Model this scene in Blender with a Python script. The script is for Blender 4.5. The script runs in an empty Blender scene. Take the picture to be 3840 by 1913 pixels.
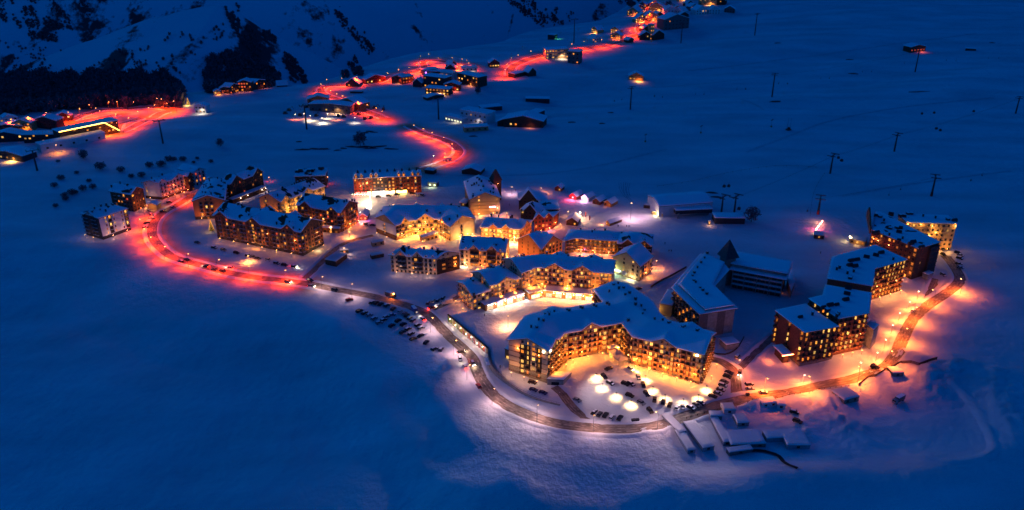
import bpy, bmesh, math, random
import numpy as np
from mathutils import Vector, Matrix
from mathutils.geometry import delaunay_2d_cdt

random.seed(11)
R = random.random
scene = bpy.context.scene
C = scene.collection

# ------------------------------------------------------------------ camera
FPX, PITCH, CAMZ = 3014.0, math.radians(24.5), 240.0
cam_d = bpy.data.cameras.new('camera')
cam_d.sensor_width = 36.0
cam_d.lens = 36.0 * FPX / 3840.0
cam_d.clip_start, cam_d.clip_end = 1.0, 20000.0
cam = bpy.data.objects.new('camera', cam_d)
cam.location = (0, 0, CAMZ)
cam.rotation_euler = (math.pi / 2 - PITCH, 0, 0)
C.objects.link(cam)
scene.camera = cam

# ------------------------------------------------------------------ world, sun, exposure
SUN_EL, SUN_ROT = math.radians(9.0), math.radians(-40)
world = bpy.data.worlds.new('World')
scene.world = world
world.use_nodes = True
nt = world.node_tree
nt.nodes.clear()
sky = nt.nodes.new('ShaderNodeTexSky')
sky.sky_type = 'NISHITA'
sky.sun_disc = False
sky.sun_elevation = SUN_EL
sky.sun_rotation = SUN_ROT
sky.altitude = 2200
sky.ozone_density = 6.0
tint = nt.nodes.new('ShaderNodeMix')
tint.data_type = 'RGBA'
tint.blend_type = 'MULTIPLY'
tint.inputs['Factor'].default_value = 1.0
tint.inputs['B'].default_value = (0.004, 0.48, 1.0, 1)      # blue hour: the low sun's warm end is gone
bgn = nt.nodes.new('ShaderNodeBackground')
bgn.inputs['Strength'].default_value = 0.117
wout = nt.nodes.new('ShaderNodeOutputWorld')
nt.links.new(sky.outputs[0], tint.inputs['A'])
nt.links.new(tint.outputs['Result'], bgn.inputs['Color'])
nt.links.new(bgn.outputs[0], wout.inputs['Surface'])

sun_d = bpy.data.lights.new('sun', 'SUN')
sun_d.energy = 0.34
sun_d.angle = math.radians(25)
sun_d.color = (0.01, 0.36, 1.0)
sun = bpy.data.objects.new('sun', sun_d)
sun.rotation_euler = (math.radians(70), 0, math.radians(-140))
C.objects.link(sun)

vs = scene.view_settings
vs.view_transform = 'Standard'
vs.look = 'None'
vs.exposure = 0.0
vs.gamma = 1.0
vs.use_curve_mapping = False
scene.render.engine = 'CYCLES'
cy = scene.cycles
cy.use_denoising = True
cy.max_bounces = 4
cy.diffuse_bounces = 2
cy.glossy_bounces = 2
cy.transmission_bounces = 2
cy.sample_clamp_indirect = 2.0
cy.caustics_reflective = cy.caustics_refractive = False

# ------------------------------------------------------------------ picture -> place
def dirv(px, py):
    u, v = (px - 1920) / FPX, (956.5 - py) / FPX
    return (u, math.cos(PITCH) + v * math.sin(PITCH), -math.sin(PITCH) + v * math.cos(PITCH))
def W(p, z=0.0):
    d = dirv(*p)
    t = (z - CAMZ) / d[2]
    return (d[0] * t, d[1] * t)
def tile(ox, oy, s):
    return lambda x, y: (ox + x / s, oy + y / s)
TA, TB, TC, TD = tile(1850, 1020, 2.998), tile(2440, 880, 2.998), tile(2840, 760, 2.998), tile(1650, 900, 2.998)
TE, TF, TG = tile(1350, 660, 2.998), tile(280, 600, 2.998), tile(680, 600, 2.998)
Z1, Z2, Z3, Z4 = tile(1600, 950, 1.8325), tile(2400, 750, 1.711), tile(200, 580, 2.147), tile(1250, 580, 2.0608)
Z5, Z6, Z7, Z8 = tile(2400, 1300, 1.789), tile(1250, 1050, 2.139), tile(0, 280, 3.578), tile(2200, 100, 1.5707)
ZB, ZC, ZL = tile(1000, 180, 2.147), tile(1900, 0, 2.342), tile(0, 0, 1.84)

# ------------------------------------------------------------------ ground height
_rng = np.random.RandomState(5)
_tab = _rng.rand(256, 256)
def vnoise(x, y):
    xi, yi = np.floor(x).astype(int), np.floor(y).astype(int)
    fx, fy = x - xi, y - yi
    fx, fy = fx * fx * fx * (fx * (fx * 6 - 15) + 10), fy * fy * fy * (fy * (fy * 6 - 15) + 10)
    a, b = _tab[xi & 255, yi & 255], _tab[(xi + 1) & 255, yi & 255]
    c, d = _tab[xi & 255, (yi + 1) & 255], _tab[(xi + 1) & 255, (yi + 1) & 255]
    return (a * (1 - fx) + b * fx) * (1 - fy) + (c * (1 - fx) + d * fx) * fy - 0.5
def fbm(x, y, n=4):
    s, a = 0, 1.0
    for k in range(n):
        s = s + a * vnoise(x * 2 ** k + 17.3 * k, y * 2 ** k + 5.1 * k)
        a *= 0.5
    return s
def sstep(a, b, x):
    t = np.clip((x - a) / (b - a), 0, 1)
    return t * t * (3 - 2 * t)

CTRL = [((2050, 1443), -3.5), ((1913, 1415), -3.5), ((2000, 1560), -5), ((1850, 1480), -5.5), ((1790, 1390), -5.5), ((1690, 1270), -5),
        ((1600, 1180), -4.5), ((1500, 1140), -3.5), ((1320, 1097), -2), ((1131, 1060), -1), ((2115, 1600), -5), ((2230, 1605), -5),
        ((2400, 1605), -4.5), ((2560, 1565), -4), ((2700, 1510), -3), ((2900, 1485), -2.5), ((3100, 1440), -2), ((3300, 1385), -1),
        ((2250, 1560), -3.6), ((2350, 1470), -1.5), ((2500, 1480), -1.5), ((2640, 1460), -1.2), ((2120, 1500), -4), ((1500, 1240), -4.5),
        ((1620, 1300), -5), ((1700, 1450), -6), ((1850, 1600), -6), ((2200, 1680), -6), ((2600, 1640), -5), ((2900, 1600), -4.5),
        ((3200, 1600), -4), ((3450, 1560), -3.5), ((2000, 1340), 0), ((2150, 1330), 0), ((2300, 1350), 0), ((2500, 1400), 0),
        ((2640, 1380), 0), ((2000, 1250), 0), ((2200, 1200), 0), ((1900, 1130), 0), ((1760, 1080), 0), ((2760, 1400), -1), ((2400, 1300), 0)]
CT = np.array([(*W(p, z), z) for p, z in CTRL])
RIMP = [(-500, 890), (-200, 900), (100, 905), (330, 935), (480, 975), (640, 1030), (860, 1090), (1060, 1125), (1280, 1200), (1400, 1290),
        (1545, 1365), (1625, 1425), (1665, 1510), (1770, 1620), (1950, 1700), (2200, 1735), (2420, 1712), (2560, 1790), (2900, 1780), (3200, 1760),
        (3500, 1780), (3760, 1720), (3950, 1500), (4300, 1300)]
RIM = sorted(W(p, -4) for p in RIMP)
RX, RY = np.array([p[0] for p in RIM]), np.array([p[1] for p in RIM])
EDGEP = [(-600, 480), (-300, 455), (0, 428), (300, 398), (480, 386), (700, 352), (930, 318), (1186, 310), (1456, 246), (1560, 221), (1730, 207), (1900, 135),
         (2070, 97), (2263, 80), (2350, 50), (2434, 10), (2520, -30), (2800, -90), (3400, -140), (4200, -160)]
EDGE = [W(p, 0) for p in EDGEP]
EX, EY = np.array([p[0] for p in EDGE]), np.array([p[1] for p in EDGE])
HILLY = 1720.0
HILL = [(-600, 480), (-300, 400), (0, 270), (150, 205), (290, 152), (400, 118), (560, 62), (700, 34), (830, 18), (900, 50), (1000, 115), (1100, 168), (1200, 212), (1330, 285), (1480, 380), (1700, 600)]
HX = np.array([dirv(*p)[0] / dirv(*p)[1] * HILLY for p in HILL]); HZ = np.array([CAMZ + dirv(*p)[2] / dirv(*p)[1] * HILLY for p in HILL])
def smooth_curve(X_, Y_, sig, x0, x1, n=900):
    g = np.linspace(x0, x1, n); v = np.interp(g, X_, Y_); k = int(3 * sig / (g[1] - g[0])) + 1
    w = np.exp(-0.5 * ((np.arange(-k, k + 1) * (g[1] - g[0])) / sig) ** 2); w /= w.sum()
    return g, np.convolve(np.pad(v, k, mode='edge'), w, mode='valid')
RX, RY = smooth_curve(RX, RY, 14, -700, 700)
FX, FY = smooth_curve(EX, EY, 170, -1600, 2600)
EX, EY = smooth_curve(EX, EY, 22, -1600, 2600)
HEAPS = [(*W(Z5(*p), -3), r, h) for p, r, h in (((770, 400), 5, 2.6), ((1060, 380), 7, 2.2), ((1290, 370), 9, 2.6), ((1190, 400), 6, 1.8), ((1570, 240), 7, 2.2), ((1640, 200), 6, 2), ((1900, 200), 12, 3), ((2010, 270), 10, 2.5), ((1930, 330), 9, 2), ((1800, 90), 8, 2.5), ((2060, 180), 8, 2.6), ((1150, 480), 8, 1.6), ((1320, 510), 9, 1.8), ((1100, 560), 8, 1.6), ((1450, 560), 9, 2), ((900, 520), 6, 1.4), ((180, 545), 6, 1.6), ((60, 560), 6, 1.4), ((2100, 130), 8, 2.2), ((2450, 500), 14, 2), ((2400, 350), 14, 2.4), ((2330, 200), 12, 2))]
HEAPS += [(*W(p, -5), r, h) for p, r, h in (((1690, 1370), 6, 2.2), ((1660, 1400), 7, 2.6), ((1700, 1400), 6, 1.8), ((1640, 1345), 6, 1.6), ((1620, 1440), 8, 1.6))]
# retaining wall: mural stretch, then curving round the hotel's gable end
WALLP = [W(TD(90, 840), 0), W(TD(545, 1220), 0), (-13.2, 388.0), (-9.5, 377.0), (-2.0, 366.0), (6.0, 357.5), (15, 351.5), (25, 347.5)]
WALLZ = [0.0, 0.0, -0.4, -1.4, -2.6, -3.3, -3.7, -4.2]
PAD = WALLP + [(26, 362), (30, 384), (40, 425), (20, 462), (-10, 452), (-26, 446)]
PADC = np.array([(*WALLP[i], WALLZ[i]) for i in range(8)] + [(20, 363, -3.5), (10, 368, -3.2), (0, 372, -2.6), (2, 392, -0.5), (-8, 395, -0.2), (0, 430, 0), (30, 430, 0), (-20, 440, 0), (-10, 415, 0), (15, 410, 0)])
def in_poly(x, y, P):
    c = np.zeros(np.shape(x), bool)
    n = len(P)
    for i in range(n):
        x0, y0 = P[i]; x1, y1 = P[(i + 1) % n]
        if y0 == y1: continue
        c ^= ((y0 > y) != (y1 > y)) & (x < (x1 - x0) * (y - y0) / (y1 - y0) + x0)
    return c
def seg_dist(x, y, a, b):
    dx, dy = b[0] - a[0], b[1] - a[1]
    t = np.clip(((x - a[0]) * dx + (y - a[1]) * dy) / (dx * dx + dy * dy), 0, 1)
    return np.hypot(x - a[0] - t * dx, y - a[1] - t * dy)
FLAT = []          # (x, y, r): places kept level (roads, yards)
def ground(x, y):
    x = np.asarray(x, float); y = np.asarray(y, float)
    sh = np.broadcast(x, y).shape
    x = np.broadcast_to(x, sh).ravel(); y = np.broadcast_to(y, sh).ravel()
    num = np.zeros(x.shape); den = np.full(x.shape, 0.03)
    near = (np.abs(x) < 420) & (y < 700)
    if near.any():
        xs, ys = x[near], y[near]
        a = np.zeros(xs.shape); b = np.full(xs.shape, 0.03)
        for cx, cyy, cz in CT:
            w = np.exp(-((xs - cx) ** 2 + (ys - cyy) ** 2) / 288.0)
            a += w * cz; b += w
        num[near] = a; den[near] = b
    z = num / den
    # snow field falls away outside the rim of the resort
    d = (np.interp(x, RX, RY) - y) * 0.82
    d = np.maximum(d, 0)
    z = z - np.where(d > 0, 0.42 * d * d / (d + 9), 0) + np.where(d > 60, 0.2 * (d - 60), 0)
    z = z + sstep(10, 60, d) * 2.0 * fbm(x / 42, y / 42, 3) + sstep(2, 12, d) * 0.4 * fbm(x / 9, y / 9, 2)
    # terrace behind the retaining wall
    ins = near & (x > -60) & (x < 60) & (y > 335) & (y < 480)
    if ins.any():
        xs, ys = x[ins], y[ins]
        inside = in_poly(xs, ys, PAD)
        sd = np.full(xs.shape, 1e9)
        for i in range(len(WALLP) - 1):
            sd = np.minimum(sd, seg_dist(xs, ys, WALLP[i], WALLP[i + 1]))
        a = np.zeros(xs.shape); b = np.full(xs.shape, 1e-9)
        for cx, cyy, cz in PADC:
            w = 1.0 / (((xs - cx) ** 2 + (ys - cyy) ** 2) + 4.0) ** 1.5
            a += w * cz; b += w
        t = np.where(inside, sstep(0.3, 1.5, sd), 0)
        zz = z[ins]
        z[ins] = zz * (1 - t) + (a / b) * t
    # ploughed heaps round the works yard
    for hx, hy, hr, hh in HEAPS:
        q = ((x - hx) ** 2 + (y - hy) ** 2) / (hr * hr)
        z = z + np.where(q < 6, hh * np.exp(-q) * (1 + 0.9 * vnoise(x / 2.6, y / 2.6)), 0)
    # open pistes behind
    far = sstep(660, 980, y)
    u, v = (x * 0.93 + y * 0.36), (-x * 0.36 + y * 0.93)
    z = z + far * (15 * fbm(u / 420, v / 150, 3) + 2.2 * fbm(u / 110, v / 34, 3))
    z = z + 0.05 * np.maximum(0, y - 950) * sstep(-100, 700, x)
    zs = sstep(640, 720, y) * (1 - far) + far
    z = z + (0.25 + 0.3 * zs) * fbm(x / 15, y / 11, 3) * np.where(d > 0, 1, 0.55)
    # valley, near hill and mountains beyond the edge of the shelf
    e = y - np.interp(x, EX, EY) + 25 * vnoise(x / 90, y / 300)
    e = np.maximum(e, 0)
    valley = np.maximum(-0.46 * e * e / (e + 40), -210 - 0.02 * e)
    e2 = np.maximum(y - np.interp(x, FX, FY) + 25 * vnoise(x / 90, y / 300), 0)
    e0 = 260 + 60 * vnoise(x / 300, y * 0 + 3.3) + 850 * sstep(1100, -450, x)
    m = np.maximum(e2 - e0, 0)
    ridge = np.abs(fbm(x / 520 + 3, y / 800 + 1, 4))
    back = valley + (0.85 + 0.5 * vnoise(x / 380 + 2.7, y / 900)) * m - 200 * (ridge - 0.25) * sstep(60, 600, m) + 34 * fbm(x / 190, y / 240, 3) * sstep(10, 250, m)
    hc = np.interp(x, HX, HZ) 
    dh = HILLY + 70 * vnoise(x / 260 + 9, y * 0 + 1.5) - y
    hill = hc - 0.33 * np.sqrt(np.maximum(dh, 0) ** 2 + 900) + 9.9 - 0.75 * np.maximum(-dh, 0) + (9 * fbm(x / 210 + 4, y / 170, 3) + 3 * np.abs(fbm(x / 90, y / 240, 2))) * sstep(0, 200, np.abs(dh))
    far_z = np.maximum(valley, np.maximum(back, np.where(e > 60, hill, -999)))
    z = z + np.where(e > 0, far_z, 0)
    z = np.minimum(z, 900 + 80 * fbm(x / 200, y / 200))
    return z.reshape(sh)
def gz(x, y):
    return float(ground(np.array([x]), np.array([y]))[0])
def G(p, off=0.0):
    """where the picture point meets the ground (or a surface OFF above it)"""
    d = dirv(*p)
    tp = CAMZ / max(-d[2], 0.05)
    t0, t1 = 0.72 * tp, 1.6 * tp
    for n in (90, 40, 8):
        t = np.linspace(t0, t1, n)
        h = ground(d[0] * t, d[1] * t) + off
        k = max(1, int(np.argmax(CAMZ + d[2] * t < h)))
        t0, t1 = t[k - 1], t[k]
    return (d[0] * t1, d[1] * t1, CAMZ + d[2] * t1 - off)

# ------------------------------------------------------------------ materials
MATS = {}
def nmat(name):
    m = bpy.data.materials.new(name)
    m.use_nodes = True
    MATS[name] = m
    return m, m.node_tree, m.node_tree.nodes['Principled BSDF']
def mat(name, col, rough=0.7, var=0.25, scale=0.8, metal=0.0, bump=0.0, stretch=(1, 1, 1)):
    if name in MATS: return MATS[name]
    m, t, b = nmat(name)
    b.inputs['Roughness'].default_value = rough
    b.inputs['Metallic'].default_value = metal
    b.inputs['Specular IOR Level'].default_value = 0.25
    tc = t.nodes.new('ShaderNodeTexCoord')
    mp = t.nodes.new('ShaderNodeMapping'); mp.inputs['Scale'].default_value = stretch
    no = t.nodes.new('ShaderNodeTexNoise'); no.inputs['Scale'].default_value = scale; no.inputs['Detail'].default_value = 5
    cr = t.nodes.new('ShaderNodeValToRGB')
    lo = tuple(c * (1 - var) for c in col) + (1,)
    hi = tuple(min(1, c * (1 + var)) for c in col) + (1,)
    cr.color_ramp.elements[0].color = lo; cr.color_ramp.elements[0].position = 0.3
    cr.color_ramp.elements[1].color = hi; cr.color_ramp.elements[1].position = 0.7
    t.links.new(tc.outputs['Object'], mp.inputs[0]); t.links.new(mp.outputs[0], no.inputs['Vector'])
    t.links.new(no.outputs['Fac'], cr.inputs[0]); t.links.new(cr.outputs[0], b.inputs['Base Color'])
    if bump:
        bp = t.nodes.new('ShaderNodeBump'); bp.inputs['Strength'].default_value = bump; bp.inputs['Distance'].default_value = 0.3
        t.links.new(no.outputs['Fac'], bp.inputs['Height']); t.links.new(bp.outputs[0], b.inputs['Normal'])
    return m
def emat(name, col, s, vary=0.0):
    if name in MATS: return MATS[name]
    m, t, b = nmat(name)
    b.inputs['Base Color'].default_value = (0.05, 0.05, 0.05, 1)
    b.inputs['Emission Color'].default_value = (*col, 1)
    b.inputs['Emission Strength'].default_value = s
    if vary:
        oi = t.nodes.new('ShaderNodeObjectInfo')
        mr = t.nodes.new('ShaderNodeMapRange')
        mr.inputs['To Min'].default_value = s * (1 - vary); mr.inputs['To Max'].default_value = s * (1 + vary)
        tc = t.nodes.new('ShaderNodeTexCoord')
        no = t.nodes.new('ShaderNodeTexNoise'); no.inputs['Scale'].default_value = 1.3
        ad = t.nodes.new('ShaderNodeVectorMath'); ad.operation = 'ADD'
        t.links.new(tc.outputs['Object'], ad.inputs[0]); t.links.new(oi.outputs['Random'], ad.inputs[1]); t.links.new(ad.outputs[0], no.inputs['Vector'])
        mu = t.nodes.new('ShaderNodeMath'); mu.operation = 'MULTIPLY'
        mr2 = t.nodes.new('ShaderNodeMapRange'); mr2.inputs['From Min'].default_value = 0.3; mr2.inputs['From Max'].default_value = 0.7
        mr2.inputs['To Min'].default_value = 0.45; mr2.inputs['To Max'].default_value = 1.4
        t.links.new(no.outputs['Fac'], mr2.inputs[0])
        t.links.new(oi.outputs['Random'], mr.inputs[0]); t.links.new(mr.outputs[0], mu.inputs[0]); t.links.new(mr2.outputs[0], mu.inputs[1])
        t.links.new(mu.outputs[0], b.inputs['Emission Strength'])
    return m
def snow_mat(name, b1=0.35, fine=0.5, lo=(0.55, 0.56, 0.58), hi=(0.76, 0.77, 0.78), glow_tint=False):
    m, t, b = nmat(name)
    b.inputs['Roughness'].default_value = 0.75
    b.inputs['Specular IOR Level'].default_value = 0.2
    g = t.nodes.new('ShaderNodeNewGeometry')
    n1 = t.nodes.new('ShaderNodeTexNoise'); n1.inputs['Scale'].default_value = 0.22; n1.inputs['Detail'].default_value = 6; n1.inputs['Roughness'].default_value = 0.6
    n2 = t.nodes.new('ShaderNodeTexNoise'); n2.inputs['Scale'].default_value = 0.045; n2.inputs['Detail'].default_value = 3
    mp = t.nodes.new('ShaderNodeMapping'); mp.inputs['Rotation'].default_value = (0, 0, 0.35); mp.inputs['Scale'].default_value = (0.35, 1.2, 1)
    n3 = t.nodes.new('ShaderNodeTexNoise'); n3.inputs['Scale'].default_value = 0.03; n3.inputs['Detail'].default_value = 4
    t.links.new(g.outputs['Position'], n1.inputs['Vector']); t.links.new(g.outputs['Position'], n2.inputs['Vector'])
    t.links.new(g.outputs['Position'], mp.inputs[0]); t.links.new(mp.outputs[0], n3.inputs['Vector'])
    cr = t.nodes.new('ShaderNodeValToRGB')
    cr.color_ramp.elements[0].color = (*lo, 1); cr.color_ramp.elements[0].position = 0.3
    cr.color_ramp.elements[1].color = (*hi, 1); cr.color_ramp.elements[1].position = 0.7
    t.links.new(n3.outputs['Fac'], cr.inputs[0]); t.links.new(cr.outputs[0], b.inputs['Base Color'])
    if glow_tint:                                   # brown tint painted into the snow colour for the red lamps' glow
        at = t.nodes.new('ShaderNodeAttribute'); at.attribute_name = 'glow_tint'
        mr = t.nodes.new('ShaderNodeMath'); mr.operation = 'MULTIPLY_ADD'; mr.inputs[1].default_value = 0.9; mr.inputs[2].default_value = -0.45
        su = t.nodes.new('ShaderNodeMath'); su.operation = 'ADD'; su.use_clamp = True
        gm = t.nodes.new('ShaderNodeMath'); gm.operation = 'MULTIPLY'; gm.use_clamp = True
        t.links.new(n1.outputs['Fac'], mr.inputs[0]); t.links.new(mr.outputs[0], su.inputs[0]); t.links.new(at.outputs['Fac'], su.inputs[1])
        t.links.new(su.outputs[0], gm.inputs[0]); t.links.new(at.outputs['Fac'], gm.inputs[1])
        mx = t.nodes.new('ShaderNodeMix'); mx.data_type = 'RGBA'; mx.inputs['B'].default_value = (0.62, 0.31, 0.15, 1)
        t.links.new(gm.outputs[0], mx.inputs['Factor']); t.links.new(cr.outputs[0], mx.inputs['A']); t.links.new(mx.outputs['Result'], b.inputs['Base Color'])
    bp = t.nodes.new('ShaderNodeBump'); bp.inputs['Strength'].default_value = b1; bp.inputs['Distance'].default_value = 1.2
    bp2 = t.nodes.new('ShaderNodeBump'); bp2.inputs['Strength'].default_value = fine; bp2.inputs['Distance'].default_value = 3.0
    t.links.new(n1.outputs['Fac'], bp.inputs['Height']); t.links.new(n2.outputs['Fac'], bp2.inputs['Height'])
    t.links.new(bp.outputs[0], bp2.inputs['Normal']); t.links.new(bp2.outputs[0], b.inputs['Normal'])
    return m
snow_m = snow_mat('snow', 0.95, 0.6, glow_tint=True)
bank_m = snow_mat('bank_snow', 0.6, 0.3)
roofsnow_m = snow_mat('roof_snow', 0.12, 0.1, (0.84, 0.85, 0.86), (0.92, 0.92, 0.93))
road_m = mat('road_packed', (0.23, 0.165, 0.125), 0.6, 0.55, 0.22, bump=0.3)
# mountain: snow with bare rock and scrub
def mountain_mat():
    m, t, b = nmat('mountain_snow_rock')
    b.inputs['Roughness'].default_value = 0.85
    b.inputs['Specular IOR Level'].default_value = 0.1
    g = t.nodes.new('ShaderNodeNewGeometry')
    mp = t.nodes.new('ShaderNodeMapping'); mp.inputs['Scale'].default_value = (1.0, 0.35, 0.8); mp.inputs['Rotation'].default_value = (0, 0, 0.5)
    t.links.new(g.outputs['Position'], mp.inputs[0])
    n = t.nodes.new('ShaderNodeTexNoise'); n.inputs['Scale'].default_value = 0.0065; n.inputs['Detail'].default_value = 9; n.inputs['Roughness'].default_value = 0.62; n.inputs['Distortion'].default_value = 0.6
    n2 = t.nodes.new('ShaderNodeTexNoise'); n2.inputs['Scale'].default_value = 0.05; n2.inputs['Detail'].default_value = 5; n2.inputs['Roughness'].default_value = 0.7
    t.links.new(mp.outputs[0], n.inputs['Vector']); t.links.new(g.outputs['Position'], n2.inputs['Vector'])
    ad = t.nodes.new('ShaderNodeMath'); ad.operation = 'MULTIPLY_ADD'; ad.inputs[1].default_value = 0.22
    t.links.new(n2.outputs['Fac'], ad.inputs[0]); t.links.new(n.outputs['Fac'], ad.inputs[2])
    cr = t.nodes.new('ShaderNodeValToRGB')
    cr.color_ramp.elements[0].position = 0.685; cr.color_ramp.elements[0].color = (0.68, 0.70, 0.73, 1)
    cr.color_ramp.elements[1].position = 0.74; cr.color_ramp.elements[1].color = (0.05, 0.055, 0.06, 1)
    t.links.new(ad.outputs[0], cr.inputs[0]); t.links.new(cr.outputs[0], b.inputs['Base Color'])
    return m
mount_m = mountain_mat()
dark_m = mat('dark_metal', (0.03, 0.032, 0.036), 0.5, 0.3)
post_m = mat('galvanised_post', (0.2, 0.2, 0.2), 0.5, 0.2)
conc_m = mat('concrete', (0.30, 0.28, 0.25), 0.85, 0.25, 0.5)
wood_m = mat('dark_wood', (0.09, 0.045, 0.025), 0.75, 0.4, 1.2, stretch=(0.2, 0.2, 3))
glass_m = mat('dark_glass', (0.015, 0.018, 0.024), 0.12, 0.2)
frame_m = mat('window_frame', (0.16, 0.10, 0.06), 0.6, 0.2)
scrub_m = mat('bare_twigs', (0.11, 0.11, 0.125), 0.9, 0.3)
pine_m = mat('conifer', (0.03, 0.045, 0.03), 0.9, 0.3)

# ------------------------------------------------------------------ object helpers
def link(o):
    C.objects.link(o); return o
def mesh(name, verts, faces, mats, fm=None, smooth=False):
    me = bpy.data.meshes.new(name)
    me.from_pydata([tuple(map(float, v)) for v in verts], [], faces)
    for m in (mats if isinstance(mats, (list, tuple)) else [mats]): me.materials.append(m)
    if fm is not None: me.polygons.foreach_set('material_index', fm)
    if smooth: me.polygons.foreach_set('use_smooth', [True] * len(me.polygons))
    me.update()
    return me
def ob(name, me, parent=None, loc=None, rz=0.0, scale=None):
    o = bpy.data.objects.new(name, me)
    link(o)
    if parent is not None: o.parent = parent
    if loc is not None: o.location = loc
    if rz: o.rotation_euler = (0, 0, rz)
    if scale is not None: o.scale = scale
    return o
def tag(o, label, cat, group=None):
    o['label'] = label; o['category'] = cat
    if group: o['group'] = group
    return o
def kind(o, k='structure', label=None):
    o['kind'] = k
    if label: o['label'] = label
    return o
def thing(name, label, cat, loc=(0, 0, 0), rz=0.0, group=None):
    o = bpy.data.objects.new(name, None)
    link(o); o.location = loc; o.rotation_euler = (0, 0, rz); o.empty_display_size = 0.5
    return tag(o, label, cat, group)
class MB:
    def __init__(s): s.v, s.f, s.m = [], [], []
    def poly(s, pts, mi=0):
        n = len(s.v); s.v += [tuple(p) for p in pts]; s.f.append(tuple(range(n, n + len(pts)))); s.m.append(mi)
    def box(s, x0, x1, y0, y1, z0, z1, mi=0, top=1.0):
        cx, cyy = (x0 + x1) / 2, (y0 + y1) / 2
        n = len(s.v)
        for z, k in ((z0, 1.0), (z1, top)):
            for x, y in ((x0, y0), (x1, y0), (x1, y1), (x0, y1)):
                s.v.append((cx + (x - cx) * k, cyy + (y - cyy) * k, z))
        for f in ((3, 2, 1, 0), (4, 5, 6, 7), (0, 1, 5, 4), (1, 2, 6, 5), (2, 3, 7, 6), (3, 0, 4, 7)):
            s.f.append(tuple(n + i for i in f)); s.m.append(mi)
    def tube(s, a, b, r0, r1=None, k=6, mi=0):
        r1 = r0 if r1 is None else r1
        a, b = Vector(a), Vector(b)
        d = (b - a).normalized()
        u = d.orthogonal().normalized(); w = d.cross(u)
        n = len(s.v)
        for c, r in ((a, r0), (b, r1)):
            for i in range(k):
                t = 2 * math.pi * i / k
                s.v.append(tuple(c + (u * math.cos(t) + w * math.sin(t)) * r))
        for i in range(k):
            j = (i + 1) % k
            s.f.append((n + i, n + j, n + k + j, n + k + i)); s.m.append(mi)
        s.f.append(tuple(n + i for i in range(k))[::-1]); s.m.append(mi)
        s.f.append(tuple(n + k + i for i in range(k))); s.m.append(mi)
    def prism(s, prof, x0, x1, mi=0, axis='x'):
        """profile in (y,z) pushed along x (or profile in (x,z) along y)"""
        n = len(s.v); k = len(prof)
        for a in (x0, x1):
            for p in prof: s.v.append((a, p[0], p[1]) if axis == 'x' else (p[0], a, p[1]))
        for i in range(k):
            j = (i + 1) % k
            s.f.append((n + i, n + j, n + k + j, n + k + i)); s.m.append(mi)
        s.f.append(tuple(n + i for i in range(k))[::-1]); s.m.append(mi)
        s.f.append(tuple(n + k + i for i in range(k))); s.m.append(mi)
    def me(s, name, mats, smooth=False): return mesh(name, s.v, s.f, mats, s.m, smooth)
ONES = 'first second third fourth fifth sixth seventh eighth ninth tenth eleventh twelfth thirteenth fourteenth fifteenth sixteenth seventeenth eighteenth nineteenth'.split()
def nth(i):
    if i < 19: return ONES[i]
    i += 1
    t = {2: 'twenty', 3: 'thirty', 4: 'forty', 5: 'fifty', 6: 'sixty'}[i // 10]
    return (t[:-1] + 'ieth') if i % 10 == 0 else t + '-' + ONES[i % 10 - 1]
def light(parent, loc, power, col, r=0.25, spot=None):
    ld = bpy.data.lights.new('light', 'SPOT' if spot else 'POINT')
    ld.energy = power; ld.color = col; ld.shadow_soft_size = r
    if spot: ld.spot_size = spot; ld.spot_blend = 1.0 if spot > 2.6 else 0.85
    o = bpy.data.objects.new('light', ld)
    link(o); o.parent = parent; o.location = loc
    return o
RED, REDO, ORG, WARM, GOLD, WHITE, LAV = (1, .055, .006), (1, .052, .001), (1, .25, .045), (1, .44, .12), (1, .27, .022), (1, .82, .72), (0.95, .72, .95)
# ------------------------------------------------------------------ ground sheet and mountains
NR, NC = 640, 560
yy = np.concatenate([np.linspace(60, 250, 12)[:-1], 250 * (7000 / 250.0) ** np.linspace(0, 1, NR)])
uu = np.linspace(-1, 1, NC); uu = 0.72 * uu + 0.5 * uu ** 5
X = yy[:, None] * uu[None, :]
X[:11] = 250 * uu[None, :]
Y = np.repeat(yy[:, None], NC, 1)
ZG = ground(X, Y)
nr = len(yy)
idx = np.arange(nr * NC).reshape(nr, NC)
quads = np.stack([idx[:-1, :-1], idx[:-1, 1:], idx[1:, 1:], idx[1:, :-1]], -1).reshape(-1, 4)
cxm = X.ravel()[quads].mean(1); cym = Y.ravel()[quads].mean(1)
isM = cym > np.interp(cxm, EX, EY) + 130
co = np.stack([X.ravel(), Y.ravel(), ZG.ravel()], -1)
def grid_obj(name, q, m):
    used, inv = np.unique(q.ravel(), return_inverse=True)
    me = bpy.data.meshes.new(name)
    me.vertices.add(len(used)); me.vertices.foreach_set('co', co[used].ravel())
    me.loops.add(q.size); me.loops.foreach_set('vertex_index', inv.astype(np.int32))
    me.polygons.add(len(q)); me.polygons.foreach_set('loop_start', np.arange(0, q.size, 4, dtype=np.int32))
    me.polygons.foreach_set('use_smooth', np.ones(len(q), bool))
    me.materials.append(m); me.update(calc_edges=True); me.validate()
    return kind(ob(name, me))
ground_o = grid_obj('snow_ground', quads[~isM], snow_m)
grid_obj('mountain', quads[isM], mount_m)

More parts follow.
